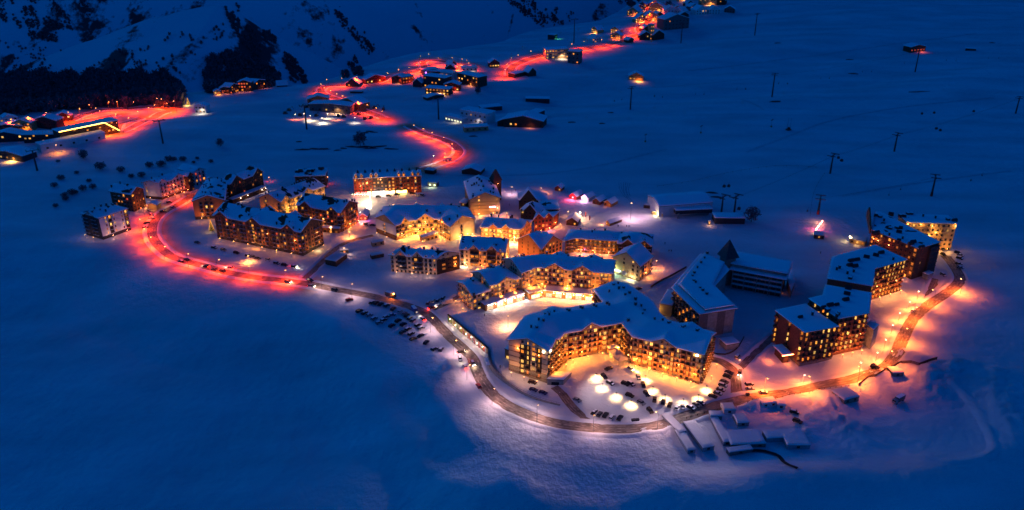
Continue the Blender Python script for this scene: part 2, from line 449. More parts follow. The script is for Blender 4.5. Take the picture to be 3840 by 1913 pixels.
# ------------------------------------------------------------------ roads
def smooth_path(P, step=3.0):
    P = np.array(P, float); out = []
    n = len(P)
    for i in range(n - 1):
        p0, p1, p2, p3 = P[max(i - 1, 0)], P[i], P[i + 1], P[min(i + 2, n - 1)]
        k = max(2, int(np.linalg.norm(p2 - p1) / step))
        for j in range(k):
            t = j / k
            out.append(0.5 * (2 * p1 + (p2 - p0) * t + (2 * p0 - 5 * p1 + 4 * p2 - p3) * t * t + (3 * p1 - p0 - 3 * p2 + p3) * t ** 3))
    out.append(P[-1])
    return np.array(out)
def strip_mesh(name, path, offs, zf, m, jit=0.0):
    d = np.gradient(path, axis=0); d /= np.maximum(np.linalg.norm(d, axis=1), 1e-6)[:, None]
    nrm = np.stack([-d[:, 1], d[:, 0]], -1)
    k = len(offs)
    offa = np.repeat(np.array(offs, float)[None, :], len(path), 0)
    if jit:
        offa[:, 0] += jit * vnoise(path[:, 0] / 3.7, path[:, 1] / 3.7); offa[:, -1] += jit * vnoise(path[:, 0] / 4.1 + 9, path[:, 1] / 4.1)
    pts = path[:, None, :] + nrm[:, None, :] * offa[..., None]
    z = ground(pts[..., 0], pts[..., 1]) + zf(pts)
    v = np.concatenate([pts, z[..., None]], -1).reshape(-1, 3)
    q = []
    for i in range(len(path) - 1):
        for j in range(k - 1):
            a = i * k + j
            q.append((a, a + k, a + k + 1, a + 1))
    return mesh(name, v, q, m, None, True)
ROADS = []
def road(name, pts, w, lift=0.12, bank=0.8, step=3.0):
    path = smooth_path([G(p)[:2] for p in pts], step)
    ROADS.append((path, w))
    o = kind(ob(name, strip_mesh(name, path, np.linspace(-w / 2, w / 2, 6), lambda p: lift + 0 * p[..., 0], road_m, 2.2)))
    # tyre tracks: packed snow crown and lanes left pale between the dark ruts
    for c in (-0.26 * w, 0.02 * w, 0.29 * w):
        wob = path + 0.5 * np.stack([vnoise(path[:, 0] / 14 + c, path[:, 1] / 14), vnoise(path[:, 1] / 13 + c, path[:, 0] / 13)], -1)
        kind(ob('packed_snow_strip', strip_mesh('packed_snow_strip', wob, np.linspace(c - 0.04 * w, c + 0.04 * w, 2), lambda p: lift + 0.012 + 0 * p[..., 0], MATS['packed_snow'], 0.7)))
    if bank:
        for s in (-1, 1):
            offs = [s * (w / 2 - 0.3), s * (w / 2 + 0.3), s * (w / 2 + 1.1), s * (w / 2 + 2.1), s * (w / 2 + 3.2)]
            prof = np.array([0.0, 0.6, 1.0, 0.6, -0.1])
            def zf(p):
                nz = 0.75 + 0.9 * vnoise(p[..., 0] / 3.1, p[..., 1] / 3.1)
                clear = np.zeros(p.shape[:2])
                for rp, rw in ROADS[:-1]:
                    for q in rp[::2]:
                        clear = np.maximum(clear, (np.hypot(p[..., 0] - q[0], p[..., 1] - q[1]) < rw / 2 + 2.5) * 1.0)
                clear = clear.max(axis=1, keepdims=True)
                return np.where(clear > 0, -0.4, 0.1 + bank * prof[None, :] * nz)
            kind(ob('snow_bank', strip_mesh('snow_bank', path, offs, zf, bank_m)))
    return path
mat('packed_snow', (0.29, 0.22, 0.175), 0.7, 0.8, 0.35)
ring = road('ring_road', [(716, 738), (663, 770), (613, 797), (582, 827), (570, 860), (575, 893), (600, 927), (640, 960), (697, 980), (759, 996), (852, 1022), (945, 1039), (1038, 1050),
        (1131, 1062), (1225, 1079), (1318, 1097), (1367, 1106), (1460, 1127), (1530, 1148), (1600, 1178), (1647, 1223), (1694, 1270), (1741, 1312), (1774, 1349), (1790, 1391),
        (1811, 1433), (1848, 1480), (1904, 1522), (1998, 1563), (2091, 1589), (2228, 1606), (2364, 1609), (2473, 1590), (2555, 1568), (2637, 1540), (2720, 1514), (2850, 1488),
        (2984, 1466), (3101, 1441), (3218, 1414), (3306, 1379), (3356, 1334), (3382, 1276), (3417, 1206), (3470, 1153), (3540, 1106), (3590, 1066), (3598, 1036), (3570, 990), (3545, 960)], 7.5)
road('junction_road', [(2768, 1500), (2762, 1469), (2756, 1420), (2745, 1385), (2700, 1355), (2655, 1345)], 6.5)
road('lane', [(2757, 1405), (2797, 1358), (2840, 1318), (2872, 1290), (2905, 1258)], 4.5, 0.15)
road('garage_lane', [(3465, 1157), (3478, 1118), (3496, 1075), (3507, 1046)], 4.5, 0.15)
road('lane', [(1120, 1062), (1169, 1022), (1201, 990), (1271, 925), (1327, 901), (1400, 884)], 5.0, 0.15)
road('driveway', [(2245, 1604), (2190, 1568), (2140, 1520), (2105, 1475), (2078, 1452)], 5.0, 0.15, 0.3)
road('lane', [(1595, 1172), (1650, 1150), (1730, 1105), (1790, 1060), (1830, 1010), (1850, 985)], 4.5, 0.15)
road('upper_road', [(1582, 636), (1652, 614), (1699, 595), (1722, 571), (1708, 548), (1671, 527), (1605, 506), (1559, 487), (1533, 472)], 8.5)
road('winding_road', [(1442, 446), (1396, 427), (1326, 399), (1261, 371), (1219, 356), (1203, 341), (1220, 325), (1261, 320), (1298, 320), (1335, 315), (1419, 308), (1466, 288),
      (1559, 268), (1591, 250), (1586, 234), (1615, 227), (1661, 231), (1726, 240), (1764, 250), (1731, 268), (1708, 286)], 9.5, 0.25)
road('village_road', [(1913, 287), (1914, 264), (1941, 240), (2001, 217), (2050, 206), (2113, 198), (2199, 182), (2263, 175), (2306, 164), (2361, 141), (2400, 124), (2395, 103), (2425, 87), (2446, 60), (2431, 40), (2455, 18)], 11, 0.35)
road('valley_road', [(263, 454), (335, 426), (391, 412), (475, 409), (559, 402), (629, 408)], 9, 0.3)
road('valley_road', [(288, 460), (363, 446), (447, 430)], 8, 0.3)
road('valley_road', [(434, 494), (446, 470), (466, 460), (531, 443)], 9, 0.3)
road('valley_road', [(445, 500), (503, 474), (587, 435), (632, 417)], 9, 0.3)

# lamp glow painted as a brown tint along the red-lit roads
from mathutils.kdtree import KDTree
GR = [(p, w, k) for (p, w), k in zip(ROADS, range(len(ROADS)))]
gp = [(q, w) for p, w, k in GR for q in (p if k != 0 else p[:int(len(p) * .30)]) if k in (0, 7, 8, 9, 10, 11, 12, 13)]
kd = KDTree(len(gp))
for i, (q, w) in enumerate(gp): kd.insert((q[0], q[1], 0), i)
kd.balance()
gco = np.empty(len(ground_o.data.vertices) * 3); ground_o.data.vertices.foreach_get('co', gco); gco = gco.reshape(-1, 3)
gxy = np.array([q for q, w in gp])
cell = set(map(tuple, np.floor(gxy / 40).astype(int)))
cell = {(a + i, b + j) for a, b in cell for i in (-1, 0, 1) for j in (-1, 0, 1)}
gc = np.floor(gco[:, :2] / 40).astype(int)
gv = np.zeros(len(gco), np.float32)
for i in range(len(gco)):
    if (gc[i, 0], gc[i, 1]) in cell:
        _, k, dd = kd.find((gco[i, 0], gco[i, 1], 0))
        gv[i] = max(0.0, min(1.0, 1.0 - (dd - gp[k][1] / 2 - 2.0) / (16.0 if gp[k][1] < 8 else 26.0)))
at = ground_o.data.attributes.new('glow_tint', 'FLOAT', 'POINT'); at.data.foreach_set('value', gv)
# ------------------------------------------------------------------ building kit
LIT = [emat('window_warm', (1, .38, .045), 1.15, .75), emat('window_amber', (1, .27, .022), 1.0, .8), emat('window_yellow', (1, .52, .11), 1.5, .7)]
REDWIN = emat('window_red', (1, .12, .03), 1.0, .5)
shop_m = emat('shop_window', (1, .72, .42), 1.6, .4)
lamp_glow = emat('lamp_glow', (1, .42, .12), 26)
lamp_white = emat('lamp_glow_white', (1, .8, .6), 26)
MC = {}
def cached(key, f):
    if key not in MC: MC[key] = f()
    return MC[key]
def window_mesh(w, h, pane, fr):
    def f():
        b = MB(); t = 0.10
        # frame of four bars and a mullion, pane set back between them; local x along wall, -y outward
        for x0, x1, z0, z1 in ((-w/2, w/2, 0, t), (-w/2, w/2, h-t, h), (-w/2, -w/2+t, t, h-t), (w/2-t, w/2, t, h-t), (-t/3, t/3, t, h-t)):
            b.box(x0, x1, -0.09, 0.02, z0, z1, 0)
        b.poly([(-w/2+t, -0.03, t), (w/2-t, -0.03, t), (w/2-t, -0.03, h-t), (-w/2+t, -0.03, h-t)], 1)
        return b.me('window', [fr, pane])
    return cached(('win', round(w, 2), round(h, 2), pane.name, fr.name), f)
def balcony_mesh(w, d, m, style):
    def f():
        b = MB()
        b.box(-w/2, w/2, -d, 0.02, -0.16, 0)
        if style == 'solid':
            b.box(-w/2, w/2, -d, -d+0.08, 0, 1.0); b.box(-w/2, -w/2+0.08, -d+0.08, 0, 0, 1.0); b.box(w/2-0.08, w/2, -d+0.08, 0, 0, 1.0)
        else:
            b.box(-w/2, w/2, -d, -d+0.07, 0.93, 1.03)
            n = max(4, int(w / 0.35))
            for i in range(n + 1):
                x = -w/2 + 0.04 + (w - 0.08) * i / n
                b.box(x-0.03, x+0.03, -d+0.01, -d+0.06, 0, 0.93)
            for x in (-w/2+0.03, w/2-0.03): b.box(x-0.03, x+0.03, -d+0.07, 0, 0.9, 1.0)
        b.box(-w/2+0.1, w/2-0.1, -d+0.12, -0.1, 0, 0.14, 1)
        return b.me('balcony', [m, roofsnow_m])
    return cached(('bal', round(w, 2), round(d, 2), m.name, style), f)
def panel_mesh(w, h, m):
    def f():
        b = MB(); b.box(-w/2, w/2, -0.06, 0.03, 0, h); return b.me('cladding_panel', [m])
    return cached(('pan', round(w, 1), round(h, 1), m.name), f)
def vent_mesh(w, h):
    def f():
        b = MB()
        b.box(-w/2, w/2, -w/2, w/2, -0.6, h)
        b.box(-w*.66, w*.66, -w*.66, w*.66, h, h + .18)
        b.box(-w*.55, w*.55, -w*.55, w*.55, h + .18, h + .34, 1, .8)
        return b.me('roof_vent', [dark_m, roofsnow_m])
    return cached(('vent', w, h), f)
def gablevent(w, l, h):
    def f():
        b = MB(); b.prism([(-w/2, -.5), (w/2, -.5), (w/2, h*.6), (0, h), (-w/2, h*.6)], -l/2, l/2); return b.me('roof_vent', [dark_m])
    return cached(('gv', w, l, h), f)
def wall_lamp_mesh(m):
    def f():
        b = MB(); b.box(-.12, .12, -.35, .02, -.1, .05, 0); b.box(-.2, .2, -.5, -.15, -.32, -.1, 1, .7); return b.me('wall_lamp', [dark_m, m])
    return cached(('wl', m.name), f)
def area(P): return sum(P[i][0] * P[(i+1) % len(P)][1] - P[(i+1) % len(P)][0] * P[i][1] for i in range(len(P))) / 2
def rect(p0, p1, h, depth):
    a, b = W(p0, h), W(p1, h)
    dx, dy = b[0]-a[0], b[1]-a[1]; L = math.hypot(dx, dy)
    nx, ny = -dy/L*depth, dx/L*depth
    return [a, b, (b[0]+nx, b[1]+ny), (a[0]+nx, a[1]+ny)]
def rect3(p0, p1, p2, h):
    """corner p1 visible with both its neighbours; squared up on the p0-p1 side"""
    a, b, c = W(p0, h), W(p1, h), W(p2, h)
    return [a, b, c, (a[0]+c[0]-b[0], a[1]+c[1]-b[1])]
def inset(P, d):
    n = len(P); out = []
    for i in range(n):
        a, b, c = P[i-1], P[i], P[(i+1) % n]
        u = Vector((b[0]-a[0], b[1]-a[1])).normalized(); v = Vector((c[0]-b[0], c[1]-b[1])).normalized()
        n1, n2 = Vector((-u.y, u.x)), Vector((-v.y, v.x))
        k = 1 + n1.dot(n2)
        m = (n1 + n2) / max(k, 0.35)
        out.append((b[0]+m.x*d, b[1]+m.y*d))
    return out
def ptseg(x, y, a, b):
    dx, dy = b[0]-a[0], b[1]-a[1]
    t = max(0, min(1, ((x-a[0])*dx + (y-a[1])*dy) / (dx*dx+dy*dy)))
    return math.hypot(x-a[0]-t*dx, y-a[1]-t*dy)
class Building:
    def __init__(s, name, label, cat='building', group=None):
        s.root = None; s.args = (name, label, cat, group)
    def block(s, P, h, zb=None, gables=(), cross=(), slope=0.42, cap=6.0, roof='hip', tilt=(0, 0), over=0.9, snow=0.5, wall=None, grid=2.0,
              floors=5, plinth=None, styles=None, default=None, vents=0, ventpts=(), belts=None, roofmat=None, bare=0.0, dormers=(), ventkind='cap', reveal=0.0):
        if area(P) < 0: P = P[::-1]
        n = len(P)
        if zb is None: zb = min(gz(*p) for p in P) - 0.4
        s.P, s.h, s.zb = P, h, zb
        if s.root is None:
            cx, cyy = sum(p[0] for p in P)/n, sum(p[1] for p in P)/n
            s.root = thing(s.args[0], s.args[1], s.args[2], (cx, cyy, zb), 0, s.args[3]); s.o = Vector((cx, cyy, zb))
        O = s.o
        eaves = [i for i in range(n) if i not in gables]
        cr = []
        for (e, t, w, rise, *dp) in cross:
            a, b = Vector(P[e]), Vector(P[(e+1) % n]); u = (b-a).normalized()
            cr.append((e, a + (b-a)*t, u, Vector((-u.y, u.x)), w, rise, dp[0] if dp else 12.0, t, (b-a).length))
        def rz(x, y):
            if roof == 'flat': return h + tilt[0]*(x-P[0][0]) + tilt[1]*(y-P[0][1])
            m = min(slope*min(ptseg(x, y, P[i], P[(i+1) % n]) for i in eaves), cap)
            for (e, c, u, v, w, rise, dp, t, L) in cr:
                q = Vector((x, y)) - c
                du, dv = abs(q.dot(u)), q.dot(v)
                if du < w/2 and -1.5 < dv < dp: m = max(m, rise*(1-du/(w/2)))
            return h + m
        s.rz = rz
        def edge_pts(PP, i, stepl):
            a, b = Vector(PP[i]), Vector(PP[(i+1) % n]); L = (b-a).length
            ts = set(np.linspace(0, 1, max(2, int(L/stepl)+1))[:-1]) if i in gables or stepl < 2.5 else {0.0}
            if i in gables: ts.add(.5)
            for (e, c, u, v, w, rise, dp, t, LL) in cr:
                if e == i: ts |= {max(0.001, t-w/2/LL), t, min(.999, t+w/2/LL)}
            ts = sorted(ts); keep = [ts[0]]
            for t in ts[1:]:
                if (t-keep[-1])*L > 0.25: keep.append(t)
            return [tuple(a+(b-a)*t) for t in keep]
        bd = []
        for i in range(n): bd += edge_pts(P, i, 3.0)
        nb = len(bd)
        xs, ys = [p[0] for p in P], [p[1] for p in P]
        inner = []
        if roof != 'flat' or (max(xs)-min(xs)) > 6:
            gx, gy = np.meshgrid(np.arange(min(xs), max(xs), grid), np.arange(min(ys), max(ys), grid))
            gx, gy = gx.ravel(), gy.ravel()
            ok = in_poly(gx, gy, P)
            inner = [(x, y) for x, y in zip(gx[ok], gy[ok]) if min(ptseg(x, y, P[i], P[(i+1) % n]) for i in range(n)) > 0.6]
        if n == 4 and len(gables) == 2:
            g0, g1 = sorted(gables)
            m0 = (Vector(P[g0])+Vector(P[(g0+1) % 4]))/2; m1 = (Vector(P[g1])+Vector(P[(g1+1) % 4]))/2
            k = int((m1-m0).length/grid)
            inner += [tuple(m0+(m1-m0)*(j/k)) for j in range(1, k)]
        for (e, c, u, v, w, rise, dp, t, L) in cr:
            for j in range(1, int(dp/1.5)):
                q = c + v*(j*1.5)
                if rz(q.x, q.y)-h <= rise+0.02 and in_poly(np.array([q.x]), np.array([q.y]), P)[0]: inner.append((q.x, q.y))
        r = delaunay_2d_cdt([Vector(p) for p in bd+inner], [(i, (i+1) % nb) for i in range(nb)], [], 1, 1e-3)
        V, T = [tuple(v) for v in r[0]], [tuple(f) for f in r[2]]
        if len(V) < nb: return
        z0 = [rz(*v) for v in V]
        loc = lambda x, y, z: (x-O.x, y-O.y, z-O.z)
        N = len(V)
        # deck (dark timber, seen from under the eaves) and its snow load
        vv = [loc(v[0], v[1], z) for v, z in zip(V, z0)] + [loc(v[0], v[1], z-.35) for v, z in zip(V, z0)]
        ff = [f if cw(V, f) > 0 else f[::-1] for f in T]
        faces = ff + [tuple(N+i for i in f[::-1]) for f in ff]
        for i in range(nb):
            j = (i+1) % nb; faces.append((i, N+i, N+j, j))
        deck = ob('roof', mesh('roof', vv, faces, roofmat or wood_m), s.root)
        if snow:
            def sz(k):
                x, y = V[k]
                return z0[k] + (snow*(.62+.5*float(vnoise(np.array(x/2.3), np.array(y/2.3)))) if k < nb else snow*(1.0+.6*float(vnoise(np.array(x/4.5), np.array(y/4.5)))+.1*float(vnoise(np.array(x/1.7), np.array(y/1.7)))))
            vv = [loc(v[0], v[1], sz(k)) for k, v in enumerate(V)] + [loc(v[0], v[1], z+.01) for v, z in zip(V[:nb], z0[:nb])]
            keep = [f for f in ff if not (bare and all(k >= nb for k in f) and float(vnoise(np.array(sum(V[k][0] for k in f)/15), np.array(sum(V[k][1] for k in f)/15))) + .035*(sum(z0[k] for k in f)/3-h) > .52-bare)]
            faces = keep + [(i, N+i, N+(i+1) % nb, (i+1) % nb) for i in range(nb)]
            me = mesh('snow_cover', vv, faces, roofsnow_m, None, False)
            me.polygons.foreach_set('use_smooth', [k < len(keep) for k in range(len(faces))])
            ob('snow_cover', me, deck)
        # walls
        Q = inset(P, over)
        wv, wf = [], []
        for i in range(n):
            a, b = Vector(Q[i]), Vector(Q[(i+1) % n]); L = (b-a).length
            ts = list(np.linspace(0, 1, max(2, int(L/1.6)+1)))
            for (e, c, u, v, w, rise, dp, t, LL) in cr:
                if e == i:
                    for tt in (t-w/2/LL, t, t+w/2/LL):
                        ts.append(min(1, max(0, tt)))
            if i in gables: ts.append(.5)
            ts = sorted(ts)
            for t0, t1 in zip(ts[:-1], ts[1:]):
                if t1-t0 < 1e-4: continue
                p, q = a+(b-a)*t0, a+(b-a)*t1
                k = len(wv)
                wv += [loc(p.x, p.y, zb), loc(q.x, q.y, zb), loc(q.x, q.y, rz(q.x, q.y)-.3), loc(p.x, p.y, rz(p.x, p.y)-.3)]
                wf.append((k, k+1, k+2, k+3))
        wall_o = ob('wall', mesh('wall', wv, wf, wall), s.root)
        # facade pieces on every wall that the camera's side can see
        s.Q = Q
        fh = (h - zb) / floors
        for i in range(n):
            st = (styles or {}).get(i, default)
            if not st: continue
            s.facade(i, fh, floors, st, [c for c in cr if c[0] == i], i in gables, rz)
        if plinth:
            b = MB()
            for i in range(n):
                a, c = Vector(Q[i]), Vector(Q[(i+1) % n]); u = (c-a).normalized(); o = Vector((u.y, -u.x))*.07
                e0, e1 = a+o-u*.06, c+o+u*.06
                b.poly([loc(e0.x, e0.y, zb), loc(e1.x, e1.y, zb), loc(e1.x, e1.y, zb+plinth[0]), loc(e0.x, e0.y, zb+plinth[0])])
                b.poly([loc(e0.x, e0.y, zb+plinth[0]), loc(e1.x, e1.y, zb+plinth[0]), loc(c.x, c.y, zb+plinth[0]), loc(a.x, a.y, zb+plinth[0])])
            ob('plinth', b.me('plinth', [plinth[1]]), s.root)
        if belts:
            for k in range(1, floors):
                z = zb + k*fh
                b = MB()
                for i in range(n):
                    a, c = Vector(Q[i]), Vector(Q[(i+1) % n]); u = (c-a).normalized(); o = Vector((u.y, -u.x))*.08
                    e0, e1 = a+o, c+o
                    b.poly([loc(e0.x, e0.y, z-.2), loc(e1.x, e1.y, z-.2), loc(e1.x, e1.y, z+.12), loc(e0.x, e0.y, z+.12)])
                    b.poly([loc(e0.x, e0.y, z+.12), loc(e1.x, e1.y, z+.12), loc(c.x, c.y, z+.12), loc(a.x, a.y, z+.12)])
                ob('belt', b.me('belt', [belts]), s.root)
        # vents and chimneys
        spots = [W(p, h+3) for p in ventpts]
        k = 0
        while k < vents:
            q = random.choice(inner) if inner else V[0]
            if roof == 'flat' or rz(*q)-h > 1.2: spots.append(q)
            k += 1
        for (x, y) in spots:
            if ventkind == 'cap': me = vent_mesh(random.choice((.8, 1.0, 1.2)), random.choice((1.3, 1.7, 2.1)))
            else: me = random.choice((vent_mesh(2.2, 1.6), vent_mesh(1.2, 2.2), gablevent(2.2, 3.6, 2.4), gablevent(1.6, 2.6, 2.0)))
            ob('roof_vent', me, s.root, loc(x, y, rz(x, y)+.2), 0.4 if ventkind == 'cap' else random.choice((-.5, .3)))
        for (e, t, w, hh, mm) in dormers:
            a, c = Vector(P[e]), Vector(P[(e+1) % n]); u = (c-a).normalized(); v = Vector((-u.y, u.x)); p = a+(c-a)*t+v*over*.9
            b = MB()
            b.prism([(-w/2, -.6), (w/2, -.6), (w/2, hh*.45), (0, hh), (-w/2, hh*.45)], 0, 4.0, 0, 'y')
            b.prism([(-w/2-.3, hh*.42), (0, hh+.12), (w/2+.3, hh*.42), (w/2+.3, hh*.42+.35), (0, hh+.5), (-w/2-.3, hh*.42+.35)], -.5, 4.2, 1, 'y')
            d = ob('dormer', b.me('dormer', [wood_m, roofsnow_m]), s.root, loc(p.x, p.y, h), math.atan2(u.y, u.x))
            ob('window', window_mesh(w*.55, hh*.55, mm, frame_m), d, (0, -.02, 0.1))
        return s
    def place(s, i, t, z, out=0.0):
        a, b = Vector(s.Q[i]), Vector(s.Q[(i+1) % len(s.Q)]); u = (b-a).normalized(); p = a+(b-a)*t+Vector((u.y, -u.x))*out
        return (p.x-s.o.x, p.y-s.o.y, z-s.o.z), math.atan2(u.y, u.x)
    def facade(s, i, fh, floors, st, cr, gable, rz):
        Q, zb = s.Q, s.zb
        a, b = Vector(Q[i]), Vector(Q[(i+1) % len(Q)]); L = (b-a).length
        u = (b-a).normalized(); nrm = Vector((u.y, -u.x)); mid = (a+b)/2
        if nrm.dot(-mid) <= 0: return
        pat = st['pat']; sp = st.get('sp', 3.2)
        nc = max(1, int(round((L-.6)/sp)))
        lit, pal = st.get('lit', .5), st.get('pal', LIT)
        ww, wh = st.get('w', 1.5), st.get('wh', 1.75)
        skip = st.get('skip', 0)
        bm, bs, bd = st.get('bm', wood_m), st.get('bs', 'rail'), st.get('bd', 1.2)
        ang = math.atan2(u.y, u.x)
        for c in range(nc):
            t = (c+.5)/nc; wf_ = random.choice((.8, 1, 1, 1.2))
            ch = pat[c % len(pat)]
            if ch == '.': continue
            p = a+(b-a)*t
            top = rz(p.x, p.y)
            low = ch.lower()
            if ch.isupper():
                pm = st['panel']; z0 = zb+skip*fh+.3
                ob('cladding_panel', panel_mesh(L/nc*.92, s.h-z0-.4, pm), s.root, (p.x-s.o.x, p.y-s.o.y, z0-s.o.z), ang)
            if low == 'p': continue
            fls = floors + (1 if top-s.h > 2.6 and st.get('attic', True) else 0)
            for k in range(skip, fls):
                z = zb+k*fh+.75
                on = R() < lit
                pane = random.choice(pal) if on else glass_m
                w_, h_ = (ww*wf_, wh)
                if low == 'd': w_, h_ = ww*1.25, wh*1.2; z -= .4
                if low == 'n': w_ = ww*.6
                if low == 'b': h_ = wh*1.22; z -= .45
                off = nrm*(.065 if ch.isupper() else .0)
                if k >= floors: w_, h_ = w_*.8, min(h_*.8, top-z-.9)
                if h_ < .5: continue
                ob('window', window_mesh(w_, h_, pane, st.get('fr', frame_m)), s.root, (p.x+off.x-s.o.x, p.y+off.y-s.o.y, z-s.o.z), ang)
                if low == 'b' and (k > 0 or st.get('b0')) and k < floors:
                    ob('balcony', balcony_mesh(min(L/nc*.86, st.get('bw', 2.6)), bd, bm, bs), s.root, (p.x+off.x-s.o.x, p.y+off.y-s.o.y, zb+k*fh+.12-s.o.z), ang)
    def lamp(s, i, t, z, power, col, out=1.3, m=None, r=.3):
        l, a = s.place(i, t, s.zb+z)
        o = ob('wall_lamp', wall_lamp_mesh(m or lamp_glow), s.root, l, a)
        light(o, (0, -out, -.3), power * 4.0, col, r)
        return o
    def wash(s, i, n, power, col, out=4.5, tilt=28, z=.6):  # made-up lamps, added to wash the facade and nearby snow with light
        for k in range(n):
            l, a = s.place(i, (k+.5)/n, s.zb+z, out)
            gzz = gz(l[0]+s.o.x, l[1]+s.o.y)+.35
            o = ob('fill_lamp', cached('fill_lamp', lambda: (lambda b: (b.tube((0, 0, -.8), (0, 0, 2.7), .06, k=5), b.box(-.14, .14, -.14, .14, 2.7, 2.9, 1), b.box(-.2, .2, -.2, .2, 2.9, 2.96), b.me('fill_lamp', [dark_m, lamp_glow]))[3])(MB())), s.root, (l[0], l[1], gzz-.35-s.o.z), a)
            light(o, (0, 0, 3.1), power * 1.9, col, .25)
def cw(V, f):
    (ax, ay), (bx, by), (cx, cyy) = V[f[0]][:2], V[f[1]][:2], V[f[2]][:2]
    return (bx-ax)*(cyy-ay)-(by-ay)*(cx-ax)
# wall finishes
M = dict(
    red=mat('red_cladding', (.17, .03, .015), .7, .3, 1.0, stretch=(.3, .3, 4)), cream=mat('cream_render', (.56, .42, .26), .85, .12, .3),
    ochre=mat('ochre_render', (.48, .31, .14), .85, .15, .4), brown=mat('brown_cladding', (.16, .075, .035), .75, .3, 1.0, stretch=(.3, .3, 4)),
    dbrown=mat('dark_brown_cladding', (.075, .04, .025), .75, .3, 1.0, stretch=(.3, .3, 4)), white=mat('white_render', (.62, .60, .58), .85, .1, .3),
    stone=mat('stone_facing', (.20, .17, .14), .9, .4, 2.2, bump=.4), tan=mat('tan_cladding', (.40, .26, .13), .75, .2, 1.2, stretch=(.2, .2, 4)),
    grey=mat('grey_board', (.13, .12, .115), .8, .25, .8), redbrown=mat('red_brown_brick', (.17, .06, .035), .8, .35, 1.6), black=mat('charcoal_board', (.04, .04, .045), .8, .3),
    orange=mat('orange_render', (.42, .17, .06), .8, .15, .4), timber=mat('red_timber', (.16, .05, .025), .7, .25, 2.0))
FLOOD = 42000
# ------------------------------------------------------------------ the resort's buildings
def pw(*pts, h): return [W(p, h) for p in pts]
# --- courtyard hotel (Y-shaped, glowing courtyard front)
hotel = Building('courtyard_hotel', 'large gold-lit courtyard hotel of cream and red cladding around the bright car park', 'hotel')
hp = pw(TA(150, 768), TA(622, 895), TA(800, 700), TA(1440, 582), TA(1560, 735), TA(2375, 938), TA(2510, 690), TA(1960, 545), TA(1880, 470), TA(1790, 325),
        TA(1500, 130), TA(1350, 105), TA(1115, 200), TA(1230, 345), TA(800, 410), TA(480, 460), TA(345, 497), h=17.2)
cy_st = dict(pat='bBbBBb', panel=M['red'], lit=.46, sp=3.0, bm=mat('balcony_timber', (.24, .13, .06), .7, .2), bs='solid', w=1.5, wh=1.8, bw=2.3, bd=1.1)
hotel.block(hp, 17.2, zb=-4.4, gables=(0, 5), cross=[(1, .45, 9, 2.6), (2, .47, 12.5, 3.8, 14), (4, .44, 14.5, 3.8, 14), (14, .45, 14, 3.0, 12), (6, .5, 14, 3, 10)], slope=.36, cap=5.6, wall=M['cream'], floors=7,
      plinth=(6.0, M['stone']), belts=M['timber'], snow=.7, grid=1.8,
      styles={0: dict(pat='p.BBdB.p'.replace('p', '.'), panel=M['dbrown'], lit=.75, sp=3.1, bs='solid', skip=1), 1: cy_st, 2: cy_st, 3: cy_st, 4: dict(cy_st, lit=.5), 5: cy_st, 12: cy_st},
      ventpts=[TA(425, 650), TA(488, 665), TA(510, 580), TA(563, 590), TA(580, 507), TA(627, 530), TA(625, 472), TA(685, 460), TA(830, 440), TA(850, 475), TA(980, 425), TA(1000, 452), TA(1130, 400), TA(1153, 432),
               TA(1278, 378), TA(1300, 410), TA(1352, 160), TA(1402, 148), TA(1302, 225), TA(1410, 222), TA(1462, 212), TA(1480, 298), TA(1528, 282), TA(1595, 350), TA(1595, 420), TA(1660, 420), TA(1697, 460),
               TA(1677, 505), TA(1518, 533), TA(1810, 575), TA(1903, 560), TA(1988, 578), TA(1965, 610), TA(2148, 620), TA(2125, 652), TA(2307, 658), TA(2287, 692)])
for (i, t, z, pwr) in ((1, .3, 8, 420), (1, .75, 11, 420), (2, .12, 9, 500), (2, .32, 8, 500), (2, .62, 13, 500), (2, .86, 9, 600), (3, .3, 9, 600), (3, .75, 8, 600), (4, .08, 9, 700), (4, .25, 12, 700), (4, .5, 8, 500), (4, .68, 12, 500), (4, .9, 9, 500),
                       (0, .24, 18.4, 160), (0, .78, 17.5, 160), (5, .2, 10, 300), (5, .5, 14, 300), (12, .4, 8, 300)):
    hotel.lamp(i, t, z, pwr, GOLD, 3.4 if i else 1.0)  # courtyard-side wall lamps are added to make the facade glow
for i, t in ((1, .12), (0, .9), (4, .92)):
    l, a = hotel.place(i, t, 15.8, .15); o = ob('floodlight', cached('fl', lambda: (lambda b: (b.box(-.5, .5, -.6, 0, -.3, .3), b.me('floodlight', [lamp_white]))[1])(MB())), hotel.root, l, a)
    lo = light(o, (0, -1.2, -.6), FLOOD, (1, .74, .78), .5, math.radians(84)); lo.rotation_euler = (math.radians(-78), 0, 0)
for i, n in ((1, 2), (2, 4), (3, 2), (4, 5), (5, 2)): hotel.wash(i, n, 1350, GOLD)
hotel.wash(0, 3, 700, (1, .45, .2))
# the gable ends carry open king-post frames
def gable_frame(bd, i, t, w, z, rise, m):
    b = MB()
    b.box(-w/2, w/2, -.2, -.02, -.15, .15); b.box(-.14, .14, -.2, -.02, .15, rise-.1)
    for s in (-1, 1):
        b.tube((s*w/2, -.1, 0), (0, -.1, rise), .14, k=4)
    l, a = bd.place(i, t, z, .95)
    ob('gable_frame', b.me('gable_frame', [m]), bd.root, l, a)
gable_frame(hotel, 2, .47, 10.5, 17.4, 3.2, M['tan']); gable_frame(hotel, 4, .44, 12, 17.4, 3.2, M['tan'])
